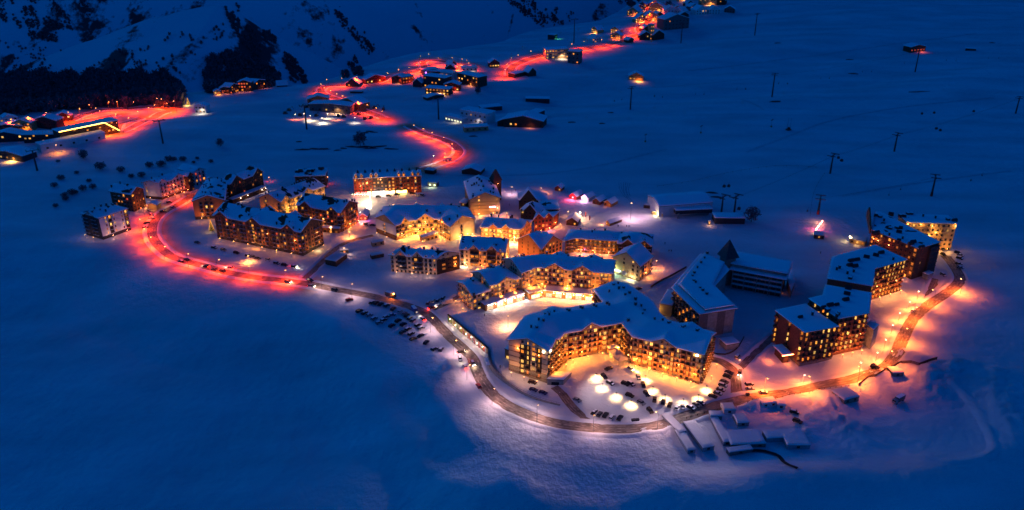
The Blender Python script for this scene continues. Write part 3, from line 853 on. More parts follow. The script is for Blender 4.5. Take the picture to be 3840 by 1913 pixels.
# porch and two pyramid tents in the courtyard corner, garage mouth, little red annex
def flat_box(bd_name, label, cat, P, h, wall, styles=None, floors=1, **k):
    b = Building(bd_name, label, cat)
    b.block(P, h, wall=wall, roof='flat', floors=floors, styles=styles, **k)
    return b
g = flat_box('garage', 'low concrete garage entrance with snow on its roof beside the gable end', 'garage', rect3(TA(600, 1205), TA(790, 1215), TA(880, 1130), 0.2), 0.2, conc_m, over=.2, zb=-5, default=None)
l, a = g.place(0, .5, -4.9); ob('garage_opening', panel_mesh(4.2, 3.4, mat('garage_dark', (.012, .012, .014), .9)), g.root, l, a)
flat_box('annex', 'small red-lit annex beside the dark gable end of the courtyard hotel', 'annex', rect(TA(122, 860), TA(195, 885), 5.5, 6), 5.5, M['orange'], {0: dict(pat='d', lit=1, sp=3)}, over=.3)
bx = flat_box('porch', 'glowing porch in the inner corner of the hotel courtyard', 'porch', rect(TA(1300, 870), TA(1425, 850), 4, 4), 4, M['ochre'], {0: dict(pat='d', lit=1, sp=2)}, over=.3)
light(bx.root, (0, -3.5, 3), 500, GOLD, .5)
def tent(px, w, h, label):
    x, y, z = G(px)
    t = thing('pavilion_tent', label, 'tent', (x, y, z), .5)
    b = MB(); v = [(-w/2, -w/2, h*.6), (w/2, -w/2, h*.6), (w/2, w/2, h*.6), (-w/2, w/2, h*.6), (0, 0, h)]
    n = 0
    b.v = v; b.f = [(0, 1, 4), (1, 2, 4), (2, 3, 4), (3, 0, 4), (3, 2, 1, 0)]; b.m = [0]*5
    ob('canopy', b.me('canopy', [mat('tent_canvas', (.55, .5, .45), .8, .1)]), t)
    for sx in (-1, 1):
        for sy in (-1, 1):
            q = MB(); q.tube((0, 0, 0), (0, 0, h*.6), .08); ob('pole', q.me('pole', [post_m]), t, (sx*w*.46, sy*w*.46, 0))
tent(TA(1380, 960), 6.5, 5.5, 'square snow-topped pavilion tent next to the courtyard porch')
tent(TA(1425, 1010), 7.0, 5.0, 'square snow-topped pavilion tent nearest the bright car park')

# --- shop hotel on the plaza
sh = Building('plaza_hotel', 'cream plaza hotel with timber gables above a row of lit shops', 'hotel')
sst = dict(pat='w..bb', lit=.55, sp=2.7, bm=M['timber'], bw=2.6)
gst = dict(pat='bbwbbbbwwbbbbbww', lit=.6, sp=2.55, bm=M['timber'], bw=2.3, panel=M['ochre'])
A17 = pw(TD(690, 215), TD(915, 380), TD(1090, 315), TD(1950, 385), h=17)
A17 += [(A17[3][0]+4.5, A17[3][1]+21), (A17[2][0]+4, A17[2][1]+21)]
sh.block(A17, 17, zb=-.5, gables=(0, 3), cross=[(2, .235, 13, 4.0, 12), (2, .60, 13, 4.0, 12), (4, .3, 13, 3.5), (4, .75, 13, 3.5)], slope=.42, cap=5, wall=M['cream'], floors=6, styles={1: dict(sst, pat='bw'), 2: gst, 0: dict(sst, lit=.3)},
         ventpts=[TD(850, 205), TD(945, 180), TD(1200, 150), TD(1315, 165), TD(1440, 190), TD(1570, 195), TD(1700, 205), TD(1820, 235), TD(920, 160)])
for i, t in ((2, .235), (2, .60)):
    gable_frame(sh, i, t, 11.5, 17.3, 3.5, M['timber'])
    for k in range(1, 6):
        b = MB(); b.box(-6, 6, -.3, -.02, -.2, .2); l, a = sh.place(i, t, k*2.9-.3, .02); ob('timber_beam', b.me('timber_beam', [M['timber']]), sh.root, l, a)
    for x in (-6, -2, 2, 6):
        b = MB(); b.box(x-.16, x+.16, -.34, -.02, 3, 17.6 if abs(x) > 3 else 18.6); l, a = sh.place(i, t, 0, .02); ob('timber_post', b.me('timber_post', [M['timber']]), sh.root, l, a)
for t in (.08, .42, .8): sh.lamp(2, t, 6.5, 520, GOLD, 3)
sh.lamp(1, .5, 7, 350, GOLD, 2.5)
sh.wash(2, 5, 2600, GOLD, 10.5); sh.wash(1, 2, 1500, GOLD, 4)
B14 = pw(TD(345, 365), TD(560, 520), TD(915, 432), h=13.5); B14.append((B14[0][0]+B14[2][0]-B14[1][0], B14[0][1]+B14[2][1]-B14[1][1]))
sh.block(B14, 13.5, zb=-.5, gables=(0,), cross=[(1, .52, 12.5, 3.6)], slope=.42, cap=4.5, wall=M['cream'], floors=5, styles={0: dict(sst, lit=.4), 1: dict(gst, pat='wbbbw', lit=.6)}, ventpts=[TD(600, 330), TD(715, 300), TD(685, 280), TD(575, 310)])
gable_frame(sh, 1, .52, 11, 13.8, 3.2, M['timber'])
sh.lamp(1, .3, 6, 260, GOLD, 2.5); sh.lamp(1, .8, 6, 260, GOLD, 2.5)
sh.wash(1, 2, 1800, GOLD, 9)
C11 = pw(TD(180, 470), TD(360, 632), TD(575, 572), h=10.5); C11.append((C11[0][0]+C11[2][0]-C11[1][0], C11[0][1]+C11[2][1]-C11[1][1]))
sh.block(C11, 10.5, zb=-4.5, gables=(0,), slope=.3, cap=3, wall=M['cream'], floors=5, plinth=(4, M['stone']), styles={0: dict(sst, pat='bw', lit=.5, skip=1), 1: dict(sst, pat='dwd', lit=.4, skip=1)}, ventpts=[TD(370, 450), TD(380, 585), TD(345, 425)])
sh.wash(0, 2, 700, GOLD)
# podium of shops
def shops(P, label, cols, power, n):
    b = Building('shop_row', label, 'shops')
    b.block(P, 4.6, zb=-.3, roof='flat', over=.5, wall=M['orange'], floors=1, snow=.45)
    for k in range(n):
        t = (k+.5)/n
        l, a = b.place(0, t, .1)
        w = math.dist(P[0], P[1])/n*.62
        ob('shop_window', window_mesh(w, 2.9, shop_m, frame_m), b.root, l, a)
        if cols[k % len(cols)]:
            c = cols[k % len(cols)]
            bb = MB(); bb.box(-w*.42, w*.42, -.3, 0, 0, .85)
            l, a = b.place(0, t, 3.3, .06); sg = ob('shop_sign', bb.me('shop_sign', [emat('sign_%d%d%d' % tuple(int(9*v) for v in c), c, 3.5)]), b.root, l, a)
        l, a = b.place(0, min(.97, (k+1)/n), 3.6); o = ob('wall_lamp', wall_lamp_mesh(lamp_white), b.root, l, a); light(o, (0, -2.2, -.3), power, (1, .62, .35) if power < 700 else (1, .85, .75), .25)
    return b
BL, WH, YE = (.25, .35, 1), (1, .9, .85), (1, .75, .3)
shops(rect(TD(505, 735), TD(960, 600), 4.6, 8), 'row of bright shops with blue signs along the plaza', [WH, BL, BL, BL], 800, 4)
shops(rect(TD(1000, 605), TD(1160, 570), 4.6, 9), 'red corner shop with small lit windows between the plaza shop rows', [None], 500, 1)
shops(rect(TD(1160, 570), TD(1735, 622), 4.6, 9), 'red-walled row of shops with white lamps under the timber gables', [None, (1, .8, .5), YE, (1, .95, .9), None], 620, 5)

# --- unfinished concrete hotel
uc = Building('concrete_hotel', 'unfinished grey concrete hotel of two snowy wings joined by a dark spire', 'hotel')
cst = dict(pat='b', lit=.3, sp=4.2, bm=mat('raw_timber', (.2, .13, .07), .8, .3), w=2.2, wh=2.0, bs='solid', bd=1.6, bw=2.6, pal=[LIT[1]], b0=True)
P = pw(TB(230, 600), TB(545, 900), TB(985, 830), TB(720, 585), TB(885, 400), TB(800, 300), TB(560, 215), h=16.5)
uc.block(P, 16.5, roof='flat', wall=conc_m, floors=5, styles={0: cst, 1: dict(pat='P.', panel=M['grey'], lit=0, sp=5)}, over=1.4, snow=.7)
P = inset(pw(TB(310, 560), TB(612, 850), TB(942, 795), TB(705, 560), TB(835, 315), TB(600, 210), h=18.2), .1)
uc.block(P, 18.2, zb=16.6, roof='flat', wall=dark_m, floors=1, over=1.2, snow=.8, ventpts=[TB(490, 480), TB(510, 505), TB(560, 560), TB(590, 590), TB(635, 630), TB(640, 180), TB(610, 230), TB(570, 285), TB(530, 340), TB(495, 395), TB(475, 425)], ventkind='cap')
P = pw(TB(880, 395), TB(1530, 515), h=13.5); d = Vector((P[1][0]-P[0][0], P[1][1]-P[0][1])).normalized(); nn = Vector((-d.y, d.x))
P += [(P[1][0]+nn.x*24, P[1][1]+nn.y*24), (P[0][0]+nn.x*24, P[0][1]+nn.y*24)]
uc.block(P, 13.5, roof='flat', wall=M['grey'], floors=4, over=2.6, snow=.6, styles={0: dict(pat='d', lit=0, sp=3.6, w=2.4, wh=1.9, fr=conc_m), 1: dict(pat='.d.', lit=.2, sp=3.5)})
for k in range(1, 4):
    b = MB(); Lw = math.dist(P[0], P[1])-5; b.box(-Lw/2, Lw/2, -2.2, -.02, -.25, .1); b.box(-Lw/2, Lw/2, -2.2, -.1, .1, .42, 1)
    l, a = uc.place(0, .5, k*3.5); ob('gallery', b.me('gallery', [conc_m, roofsnow_m]), uc.root, l, a)
for k in range(5):
    b = MB(); b.box(-.25, .25, -2.1, -1.6, 0, 13); l, a = uc.place(0, k/4, 0); ob('pillar', b.me('pillar', [conc_m]), uc.root, l, a)
P2 = [(p[0]+nn.x*3.5, p[1]+nn.y*3.5) for p in P[:2]] + P[2:]
uc.block(P2, 16.3, zb=13.6, roof='flat', wall=conc_m, floors=1, over=1.0, snow=.8)
x, y = W(TB(868, 270), 18); b_keep = 0
b = MB(); b.box(-3.6, 3.6, -3.6, 3.6, 0, 20); b.v += [(-5.2, -5.2, 20), (5.2, -5.2, 20), (5.2, 5.2, 20), (-5.2, 5.2, 20), (2.0, 3, 30.5)]
k = 8; b.f += [(8, 9, 12), (9, 10, 12), (10, 11, 12), (11, 8, 12), (11, 10, 9, 8)]; b.m += [1]*5
ob('spire_tower', b.me('spire_tower', [M['stone'], mat('slate_roof', (.05, .05, .055), .7, .3)]), uc.root, (x-uc.o.x, y-uc.o.y, -uc.o.z), .35)
lb = flat_box('service_block', 'yellow-lit plain concrete block beside the concrete hotel balconies', 'building', rect3(TB(100, 775), TB(245, 800), TB(330, 640), 8), 8, M['ochre'], over=.2)
light(lb.root, (-9, -9, 5), 380, (1, .6, .15), .6)
flat_box('low_shed', 'low snow-covered concrete shed in front of the unfinished concrete hotel', 'shed', rect3(TB(770, 1170), TB(850, 1245), TB(1000, 1215), 3.2), 3.2, conc_m, over=.3)
flat_box('low_shed', 'low flat shed at the far end of the concrete hotel', 'shed', rect3(TB(1530, 500), TB(1580, 640), TB(1630, 520), 5), 5, conc_m, over=.3)

# --- brick blocks with balcony grids
bal_st = dict(pat='b', lit=.52, sp=3.3, bm=M['redbrown'], bs='solid', w=1.5, wh=1.9, bw=2.3, bd=1.3, skip=1, b0=True)
b4 = Building('balcony_block', 'stepped red-brown block with rows of lit balconies and two snowy flat roofs', 'apartment block')
P = pw(TB(1395, 855), TB(1730, 1105), TB(2120, 1035), TB(1740, 780), h=20)
b4.block(P, 20, roof='flat', wall=M['redbrown'], floors=7, styles={0: dict(bal_st, pat='b..b..b', lit=.8, sp=3.8), 1: bal_st}, over=.6, plinth=(3, M['stone']), ventpts=[TB(1690, 890), TB(1825, 860)], ventkind='big')
P = pw(TB(1770, 720), TB(2115, 950), TB(2460, 885), TB(2485, 655), TB(1960, 562), TB(1930, 680), h=23)
b4.block(P, 23, roof='flat', wall=M['redbrown'], floors=8, styles={0: dict(bal_st, lit=.6), 1: bal_st, 2: dict(bal_st, lit=.6)}, over=.6, ventpts=[TB(1950, 780), TB(1995, 810), TB(2025, 755), TB(2100, 750), TB(2200, 695), TB(2215, 630), TB(2230, 570), TB(2100, 880), TB(2120, 860)], ventkind='big')
for t in (.15, .5, .85): b4.lamp(1, t, 12, 120, ORG, 2.0)
b4.wash(1, 3, 1300, (1, .3, .07))
b5 = Building('balcony_block', 'tall brick block with a checkered grid of golden balconies on its end wall', 'apartment block')
P = pw(TC(780, 855), TC(1300, 945), TC(1325, 745), TC(1690, 640), TC(1330, 475), TC(840, 610), h=22)
b5.block(P, 22, roof='flat', wall=M['redbrown'], floors=7, styles={2: dict(bal_st, lit=.65, sp=2.9, skip=0), 1: dict(bal_st, lit=.6)}, over=.6,
         ventpts=[TC(1050, 815), TC(1090, 740), TC(1045, 670), TC(1105, 680), TC(1060, 620), TC(1125, 610), TC(1235, 580), TC(1340, 560), TC(1400, 530), TC(1535, 605), TC(900, 715), TC(930, 700), TC(1020, 760)], ventkind='big')
for t in (.2, .8): b5.lamp(2, t, 9, 260, ORG, 3.5)
b5.wash(2, 3, 1700, (1, .33, .06))
pb = flat_box('buttress', 'orange-lit concrete buttress wall behind the stepped brick block', 'wall', rect3(Z2(1450, 800), Z2(1500, 835), Z2(1535, 800), 12), 12, conc_m, over=.1)
cn = Building('entrance_canopy', 'snowy sloping entrance canopy edged by a bright red-orange light strip', 'canopy')
cn.block(rect3(Z2(850, 935), Z2(918, 1000), Z2(980, 990), 4.2), 4.2, roof='flat', over=1.2, wall=M['dbrown'], floors=1)
l, a = cn.place(1, .5, 4.0, 1.25); bb = MB(); bb.box(-3.6, 3.6, -.15, .1, 0, .3); ob('light_strip', bb.me('light_strip', [emat('strip_orange', (1, .2, .06), 25)]), cn.root, l, a)
light(cn.root, (-8, -4, 3.5), 1100, (1, .16, .03), .5); light(cn.root, (2, -6, 3), 600, (1, .2, .04), .5)
b6 = Building('sloped_hotel', 'long dark hotel with a pointed prow and yellow-lit rear wing', 'hotel')
P = pw(TC(1280, 305), TC(1810, 520), TC(2060, 445), TC(1690, 260), TC(1400, 105), TC(1330, 105), h=23)
hst = dict(pat='wdw', lit=.35, sp=3.4, pal=[LIT[1], LIT[1], LIT[0]])
b6.block(P, 23, roof='flat', bare=.22, wall=M['dbrown'], floors=7, styles={0: hst, 1: dict(hst, pat='.n', lit=.1), 2: hst}, over=.5, vents=0, ventkind='big',
         ventpts=[TC(1350, 305), TC(1490, 330), TC(1500, 260), TC(1480, 250), TC(1600, 390), TC(1640, 370), TC(1735, 430), TC(1760, 410), TC(1855, 470), TC(1430, 170), TC(1385, 130), TC(1340, 115), TC(1620, 250), TC(1600, 300)])
A_, B_ = Vector((*W(TC(1276, 305), 23), 0)), Vector((*W(TC(1238, 112), 23), 0)); D_ = (B_-A_); n_ = Vector((-D_.y, D_.x, 0)).normalized()*.5
pr = [A_, B_, B_+D_*.02]; vs_ = []
for sg in (-1, 1): vs_ += [A_+n_*sg+Vector((0, 0, 20)), B_+n_*sg+Vector((0, 0, 20)), B_+n_*sg+Vector((0, 0, 24.5)), A_+D_*.82+n_*sg+Vector((0, 0, 29.5)), A_+n_*sg+Vector((0, 0, 23.8))]
ob('prow', mesh('prow', [v-b6.o for v in vs_], [(0, 1, 2, 3, 4), (9, 8, 7, 6, 5), (0, 5, 6, 1), (1, 6, 7, 2), (2, 7, 8, 3), (3, 8, 9, 4), (4, 9, 5, 0)], M['dbrown']), b6.root)
for t, c in ((.08, RED), (.18, ORG), (.42, RED)): b6.lamp(0, t, 18, 130, c, 1.5)
bb = MB(); bb.box(-4.5, 4.5, -1.6, 0, 0, 22)
for k in range(7): bb.box(-4.7, 4.7, -1.9, -1.6, k*3.2+.2, k*3.2+.5)
l, a = b6.place(1, .75, b6.zb); ob('stair_tower', bb.me('stair_tower', [dark_m]), b6.root, l, a)
b6.wash(0, 4, 800, (1, .2, .04)); b6.wash(1, 1, 700, (1, .22, .04))
P = rect(TC(1680, 225), TC(2255, 240), 21, 17)
yst = dict(pat='wbw', lit=.3, sp=3.3, bm=M['ochre'], bs='solid')
b6.block(P, 21, roof='flat', wall=M['ochre'], floors=6, styles={0: yst}, over=.5, ventpts=[TC(1510, 100), TC(1615, 115), TC(1660, 125), TC(1700, 95), TC(1740, 95), TC(2010, 140), TC(2150, 160), TC(2225, 170), TC(1870, 120)], ventkind='big')
for t, z in ((.02, 20.5), (.28, 20.5), (.52, 19.5), (.98, 20), (.62, 14.5), (.5, 12)): b6.lamp(0, t, z, 170, (1, .5, .08), 1.6)
b6.wash(0, 4, 900, (1, .42, .07), 4)
gb = flat_box('garage', 'concrete garage portal at the foot of the dark hotel stair tower', 'garage', rect3(TC(1855, 790), TC(1920, 815), TC(1985, 785), 4), 4, conc_m, over=.2)
bb = MB(); bb.box(-.12, .12, -.12, .12, 0, 24); x, y = W(TC(1865, 700), 10)

# --- cream gable house and chalet court behind the plaza
e3 = Building('gable_house', 'pale gable-fronted house with a green-lit porch beside the open piste', 'house')
P = rect3(TD(1925, 195), TD(2255, 305), TD(2405, 190), 11.5)
e3.block(P, 11.5, gables=(0, 2), slope=.62, cap=8, wall=M['cream'], floors=4, styles={0: dict(pat='w.w.w', lit=.35, sp=3.6), 1: dict(pat='dbd', lit=.3, sp=3.2, panel=M['dbrown'])}, plinth=(1.5, M['stone']))
l, a = e3.place(0, .2, 2.2); bb = MB(); bb.box(-2.5, 2.5, -.25, 0, 0, 1.2); ob('shop_sign', bb.me('shop_sign', [emat('sign_teal', (.5, 1, .8), 4)]), e3.root, l, a)
e3.lamp(0, .12, 3.2, 420, (.75, 1, .4), 2); e3.lamp(0, .75, 2.5, 320, (1, .8, .4), 2); e3.lamp(1, .5, 4, 500, ORG, 3)
l, a = e3.place(0, .45, 2.8); bb = MB(); bb.prism([(-2.4, 0), (0, 1.4), (2.4, 0), (2.4, .5), (0, 1.9), (-2.4, .5)], -4, 0, 0, 'y'); ob('porch_roof', bb.me('porch_roof', [roofsnow_m]), e3.root, l, a)
ct = Building('chalet_court', 'sprawling brown chalet complex with a pink-lit court and steep snowy gables', 'hotel')
P = rect3(TE(1750, 715), TE(2040, 838), TE(2300, 740), 11)
ch_st = dict(pat='d', lit=.4, sp=3.2, bm=wood_m, pal=[LIT[1], LIT[0]])
L0, L1 = math.dist(P[0], P[1]), math.dist(P[1], P[2])
ct.block(P, 11, cross=[(0, .5, L0*.98, 8, 11), (1, .5, L1*.98, 8, 11)], slope=.55, cap=8, wall=M['orange'], floors=4, styles={0: dict(pat='.n.n', lit=0, sp=3), 1: dict(ch_st, lit=.25)}, over=1.2)
ct.wash(0, 2, 900, ORG); ct.wash(1, 2, 700, GOLD)
P = pw(Z4(1775, 672), Z4(1870, 650), Z4(2200, 672), h=11); P += [(P[2][0]+5, P[2][1]+17), (P[0][0]+5, P[0][1]+22)]
ct.block(P, 11, slope=.4, cap=4.5, wall=M['brown'], floors=4, styles={0: dict(ch_st, pat='b'), 1: dict(ch_st, pat='b', lit=.6), 2: ch_st}, over=1.3, ventpts=[Z4(1910, 575), Z4(2000, 600), Z4(2020, 580), Z4(2100, 570)])
for t in (.1, .45, .8): ct.lamp(1, t, 3, 220, (1, .32, .12), 2.5)
for t in (.25,): ct.lamp(1, t, 3.5, 320, (1, .12, .25), 2.5, emat('neon_pink', (1, .15, .35), 30))
ct.wash(1, 3, 1200, (1, .3, .07), 4)
P = rect(Z4(2190, 690), Z4(2472, 712), 11, 22)
ct.block(P, 11, cross=[(0, .3, 9, 4), (0, .75, 9, 4)], slope=.5, cap=6, bare=.22, wall=M['dbrown'], floors=4, styles={0: dict(ch_st, pat='b', lit=.35), 1: ch_st}, over=1.0)
ct.wash(0, 2, 900, GOLD)
# --- two cream town houses
def townhouse(label, P, gx, dorm, seed, end_style, lit):
    random.seed(seed)
    b = Building('townhouse', label, 'townhouse')
    st = dict(pat='w', lit=lit, sp=3.3, bm=dark_m, pal=[LIT[1], LIT[0], REDWIN])
    st2 = dict(pat='bwbbwb', lit=lit, sp=3.0, bm=dark_m, pal=[LIT[1], LIT[0], REDWIN], bw=1.7)
    b.block(P, 12, gables=(1, 3), cross=[(0, t, 8, 4.2, 9) for t in gx], slope=.5, cap=6.5, bare=.22, wall=M['cream'], floors=4, styles={0: st2, 1: end_style}, over=.7, vents=5,
            dormers=[(0, t, 1.9, 1.9, random.choice([LIT[1], glass_m])) for t in dorm])
    for t in gx:
        bb = MB(); bb.box(-3.2, 3.2, -.08, .02, 3.4, 13.2); l, a = b.place(0, t, b.zb, .0); ob('cladding_panel', bb.me('cladding_panel', [M['dbrown']]), b.root, l, a)
        for k in range(1, 4):
            for x in (-1.6, 1.6):
                l, a = b.place(0, t, b.zb+k*3.1+.6, .1); me = window_mesh(2.2, 2.2, random.choice([LIT[1], glass_m, LIT[0]]) if R() < lit+.15 else glass_m, frame_m)
                ca, sa = math.cos(a), math.sin(a); ob('window', me, b.root, (l[0]+x*ca, l[1]+x*sa, l[2]), a)
            l, a = b.place(0, t, b.zb+k*3.1, .1); ob('balcony', balcony_mesh(5.6, 1.1, dark_m, 'rail'), b.root, l, a)
    return b
t5 = townhouse('cream townhouse with dark balconies and a dark brown end wall above the empty snow slope', rect3(TE(315, 890), TE(860, 935), TE(1140, 865), 12), (.25, .6), (.1, .43, .78, .92), 3, dict(pat='w', lit=.3, sp=3.4), .22)
bb = MB(); Lq = math.dist(t5.Q[1], t5.Q[2]); bb.box(-Lq/2, Lq/2, -.12, .02, .2, 11.8); l, a = t5.place(1, .5, t5.zb); ob('cladding_panel', bb.me('cladding_panel', [M['dbrown']]), t5.root, l, a)
for k in range(1, 4):
    for t in (.3, .55, .8):
        l, a = t5.place(1, t, t5.zb+k*3.0+.5, .13); ob('window', window_mesh(2.6, 1.6, random.choice([glass_m, glass_m, LIT[1]]), frame_m), t5.root, l, a)
t5.lamp(1, .8, 6, 120, ORG, 1.5)
t6 = townhouse('cream townhouse with tall dark bay balconies between the two snowy chalet courts', rect3(TE(1110, 830), TE(1640, 862), TE(1690, 720), 12), (.32, .7), (.15, .5, .88), 4, dict(pat='w', lit=.5, sp=3.4), .3)
t6.lamp(0, .1, 3, 260, (1, .75, .5), 3); t6.lamp(0, .55, 3, 120, ORG, 2); t6.lamp(1, .5, 4, 1500, (1, .5, .16), 4)
t5.wash(0, 3, 350, (1, .5, .35)); t6.wash(0, 3, 900, GOLD); t6.wash(1, 1, 900, GOLD)
# --- U-shaped chalet hotel
uh = Building('chalet_hotel', 'U-shaped golden chalet hotel with pale gable ends and timber balconies', 'hotel')
P = pw(TE(160, 475), TE(400, 565), TE(600, 500), TE(862, 492), TE(1010, 577), TE(1300, 485), TE(1215, 355), TE(255, 350), h=12)
ust = dict(pat='d', lit=.62, sp=2.8, bm=wood_m, w=1.9, wh=1.9)
uh.block(P, 12, gables=(0, 4), cross=[(1, .52, 8, 4.5, 9), (2, .52, 13, 5, 14), (3, .4, 7, 4, 9), (6, .3, 9, 4), (6, .6, 9, 4)], slope=.5, cap=6.5, wall=M['ochre'], floors=4, styles={0: dict(pat='..n..', lit=.6, sp=3.2), 1: dict(ust, pat='b'), 2: dict(ust, pat='b'), 3: dict(ust, pat='b', lit=.5), 4: dict(pat='..n..', lit=.2, sp=3.4)}, over=.9, vents=9)
for i in (0, 4):
    L_ = math.dist(uh.Q[i], uh.Q[(i+1) % 8]); bb = MB(); bb.box(-L_/2, L_/2, -.1, .02, 0 if i == 4 else 4.3, 12.1); l, a = uh.place(i, .5, uh.zb); ob('render_panel', bb.me('render_panel', [M['white'] if i == 0 else M['cream']]), uh.root, l, a)
    for k in range(1, 4):
        l, a = uh.place(i, .45, uh.zb+k*3.0+.5, .12); ob('window', window_mesh(1.3, 1.8, LIT[0] if i == 0 else glass_m, frame_m), uh.root, l, a)
        l, a = uh.place(i, .45, uh.zb+k*3.0, .12); ob('balcony', balcony_mesh(1.8, 1.0, wood_m, 'rail'), uh.root, l, a)
bb = MB(); L_ = math.dist(uh.Q[0], uh.Q[1]); bb.box(-L_/2, L_/2, -.12, .02, 0, 4.3); l, a = uh.place(0, .5, uh.zb); ob('plinth', bb.me('plinth', [M['brown']]), uh.root, l, a)
for i, t, z in ((1, .3, 5), (1, .8, 9), (2, .2, 5), (2, .5, 11), (2, .8, 5), (3, .5, 5), (4, .35, 2.5), (4, .7, 2.5)): uh.lamp(i, t, z, 330, (1, .5, .12), 3)
uh.lamp(3, .4, 13, 200, (1, .25, .04), 1.5)
for i, n in ((1, 2), (2, 3), (3, 2)): uh.wash(i, n, 2200, GOLD, 4)
uh.wash(4, 2, 1600, (1, .5, .16)); uh.wash(0, 2, 350, (1, .45, .2))
sv = Building('walkway_roof', 'long snowy walkway roof leading out of the U-shaped chalet court', 'shelter')
sv.block(rect(TE(700, 695), TE(885, 640), 4, 5), 4, gables=(1, 3), slope=.4, over=.5, wall=M['tan'], floors=1, styles={0: dict(pat='d', lit=.8, sp=3)})
# --- orange lodge, red gabled lodge and dark chalets behind
ol = Building('orange_lodge', 'orange-lit lodge with two small white gables glowing under its eaves', 'lodge')
P = rect3(TE(1338, 578), TE(1805, 605), TE(1950, 500), 10)
ol.block(P, 10, gables=(3,), cross=[(0, .34, 6.5, 3.2, 6), (0, .64, 6.5, 3.2, 6), (1, .5, 9, 4, 8)], slope=.42, cap=5, wall=M['orange'], floors=3, styles={0: dict(pat='bdb', lit=.95, sp=2.9, bm=M['tan'], pal=[LIT[2]]), 1: dict(ch_st, lit=.4)}, over=.8, ventpts=[TE(1475, 425), TE(1555, 430), TE(1690, 440), TE(1710, 435), TE(1815, 405)])
for t in (.12, .5, .88): ol.lamp(0, t, 8.5, 420, (1, .42, .1), 2.2)
ol.wash(0, 4, 2000, (1, .38, .08), 4); ol.wash(1, 2, 900, ORG)
rl = Building('red_lodge', 'dark red lodge with two pointed gables beside the pink piste huts', 'lodge')
P = rect3(TE(1940, 505), TE(2170, 470), TE(2250, 395), 10)
rl.block(P, 10, gables=(), cross=[(0, .3, 10, 5, 10), (0, .78, 8, 4.5, 10)], slope=.5, cap=6, wall=M['red'], floors=3, styles={0: dict(pat='d', lit=.35, sp=3, pal=[LIT[1], REDWIN]), 1: dict(pat='n', lit=.2, sp=4)})
rl.lamp(1, .5, 4, 320, ORG, 2.5); rl.lamp(0, .85, 2.5, 250, (1, .12, .2), 2.5)
dc = Building('dark_chalet', 'dark steep-roofed chalet cluster standing behind the red gabled lodge', 'chalet')
dc.block(rect(TE(1790, 385), TE(2030, 420), 9, 16), 9, cross=[(0, .5, 11, 6, 9)], slope=.7, cap=7, bare=.22, wall=M['dbrown'], floors=3, styles={0: dict(pat='w', lit=.1, sp=3.4)})
dc.block(rect(TE(1775, 275), TE(2115, 275), 9, 18), 9, cross=[(0, .35, 14, 9, 9)], slope=.6, cap=8, bare=.22, wall=M['dbrown'], floors=3, styles={0: dict(pat='w', lit=.1, sp=3.4)})
dc.block(rect(TE(2030, 380), TE(2250, 375), 9, 20), 9, slope=.4, cap=5, bare=.22, wall=M['dbrown'], floors=3, styles={0: dict(pat='w', lit=.15, sp=3.4)})
rl.wash(0, 2, 900, (1, .2, .06)); rl.wash(1, 1, 900, ORG)
# --- tan banded block with dark tower
tb = Building('tan_block', 'tan gable-ended block with brown bands and a lit stair window column', 'apartment block')
P = rect(TE(1225, 268), TE(1588, 248), 14, 44)
tb.block(P, 14, gables=(0, 2), slope=.42, cap=7, wall=M['tan'], floors=5, belts=M['brown'], styles={0: dict(pat='.w.', lit=.8, sp=5), 3: dict(pat='w', lit=.15, sp=3.4)}, over=1.0, vents=22)
l, a = tb.place(0, .75, tb.zb+6.5, .1); bb = MB(); bb.box(-2.4, 2.4, -.2, 0, 0, .7); ob('shop_sign', bb.me('shop_sign', [emat('sign_pink', (1, .5, .7), 9)]), tb.root, l, a)
tb.lamp(0, .92, 6, 220, (1, .5, .5), 2); tb.lamp(0, .3, 2, 200, ORG, 3)
tb.wash(0, 2, 1300, (1, .42, .1))
x, y = W(TE(1525, 40), 18); bb = MB(); bb.box(-3.5, 3.5, -3.5, 3.5, 0, 18); bb.box(-4.2, 4.2, -4.2, 4.2, 18, 27, 0, .12)
ob('tower', bb.me('tower', [M['dbrown']]), tb.root, (x-tb.o.x, y-tb.o.y, -tb.o.z), .5)
o = ob('wall_lamp', wall_lamp_mesh(lamp_glow), tb.root, (x-tb.o.x+2, y-tb.o.y-4, 16-tb.o.z)); light(o, (2, -4, 0), 600, (1, .2, .05), .5)
an = Building('stair_annex', 'dark red-lit stair annex on the side of the tan banded block', 'annex')
an.block(rect(TE(1115, 300), TE(1195, 310), 6, 10), 6, slope=.3, wall=M['dbrown'], floors=2, styles={0: dict(pat='w', lit=.4, sp=3)})
light(an.root, (-8, -4, 4), 500, (1, .14, .03), .5)
# --- red long hotel with shop fronts
rh = Building('long_red_hotel', 'long red brick hotel with pointed dormers above white and yellow shop fronts', 'hotel')
P = rect(Z4(148, 188), Z4(682, 165), 15, 17)
rh.block(P, 15, roof='flat', wall=M['red'], floors=5, styles={0: dict(pat='wwbwwWWWWbwwbw', panel=M['black'], lit=.42, sp=3.1, bm=dark_m, skip=1), 1: dict(pat='w', lit=.1, sp=4)}, over=.6, vents=0,
         dormers=[(0, t, 2.6, 4.2, LIT[1]) for t in (.05, .13, .27, .34, .67, .74, .87, .95)])
for k in range(9):
    l, a = rh.place(2, (k+.5)/9, 15.2, -1.5); bb = MB(); bb.v = [(-1.2, -1.2, 0), (1.2, -1.2, 0), (1.2, 1.2, 0), (-1.2, 1.2, 0), (0, 0, 3.2)]; bb.f = [(0, 1, 4), (1, 2, 4), (2, 3, 4), (3, 0, 4), (3, 2, 1, 0)]; bb.m = [0]*5
    ob('pointed_vent', cached('pv', lambda: bb.me('pointed_vent', [dark_m])), rh.root, l, a)
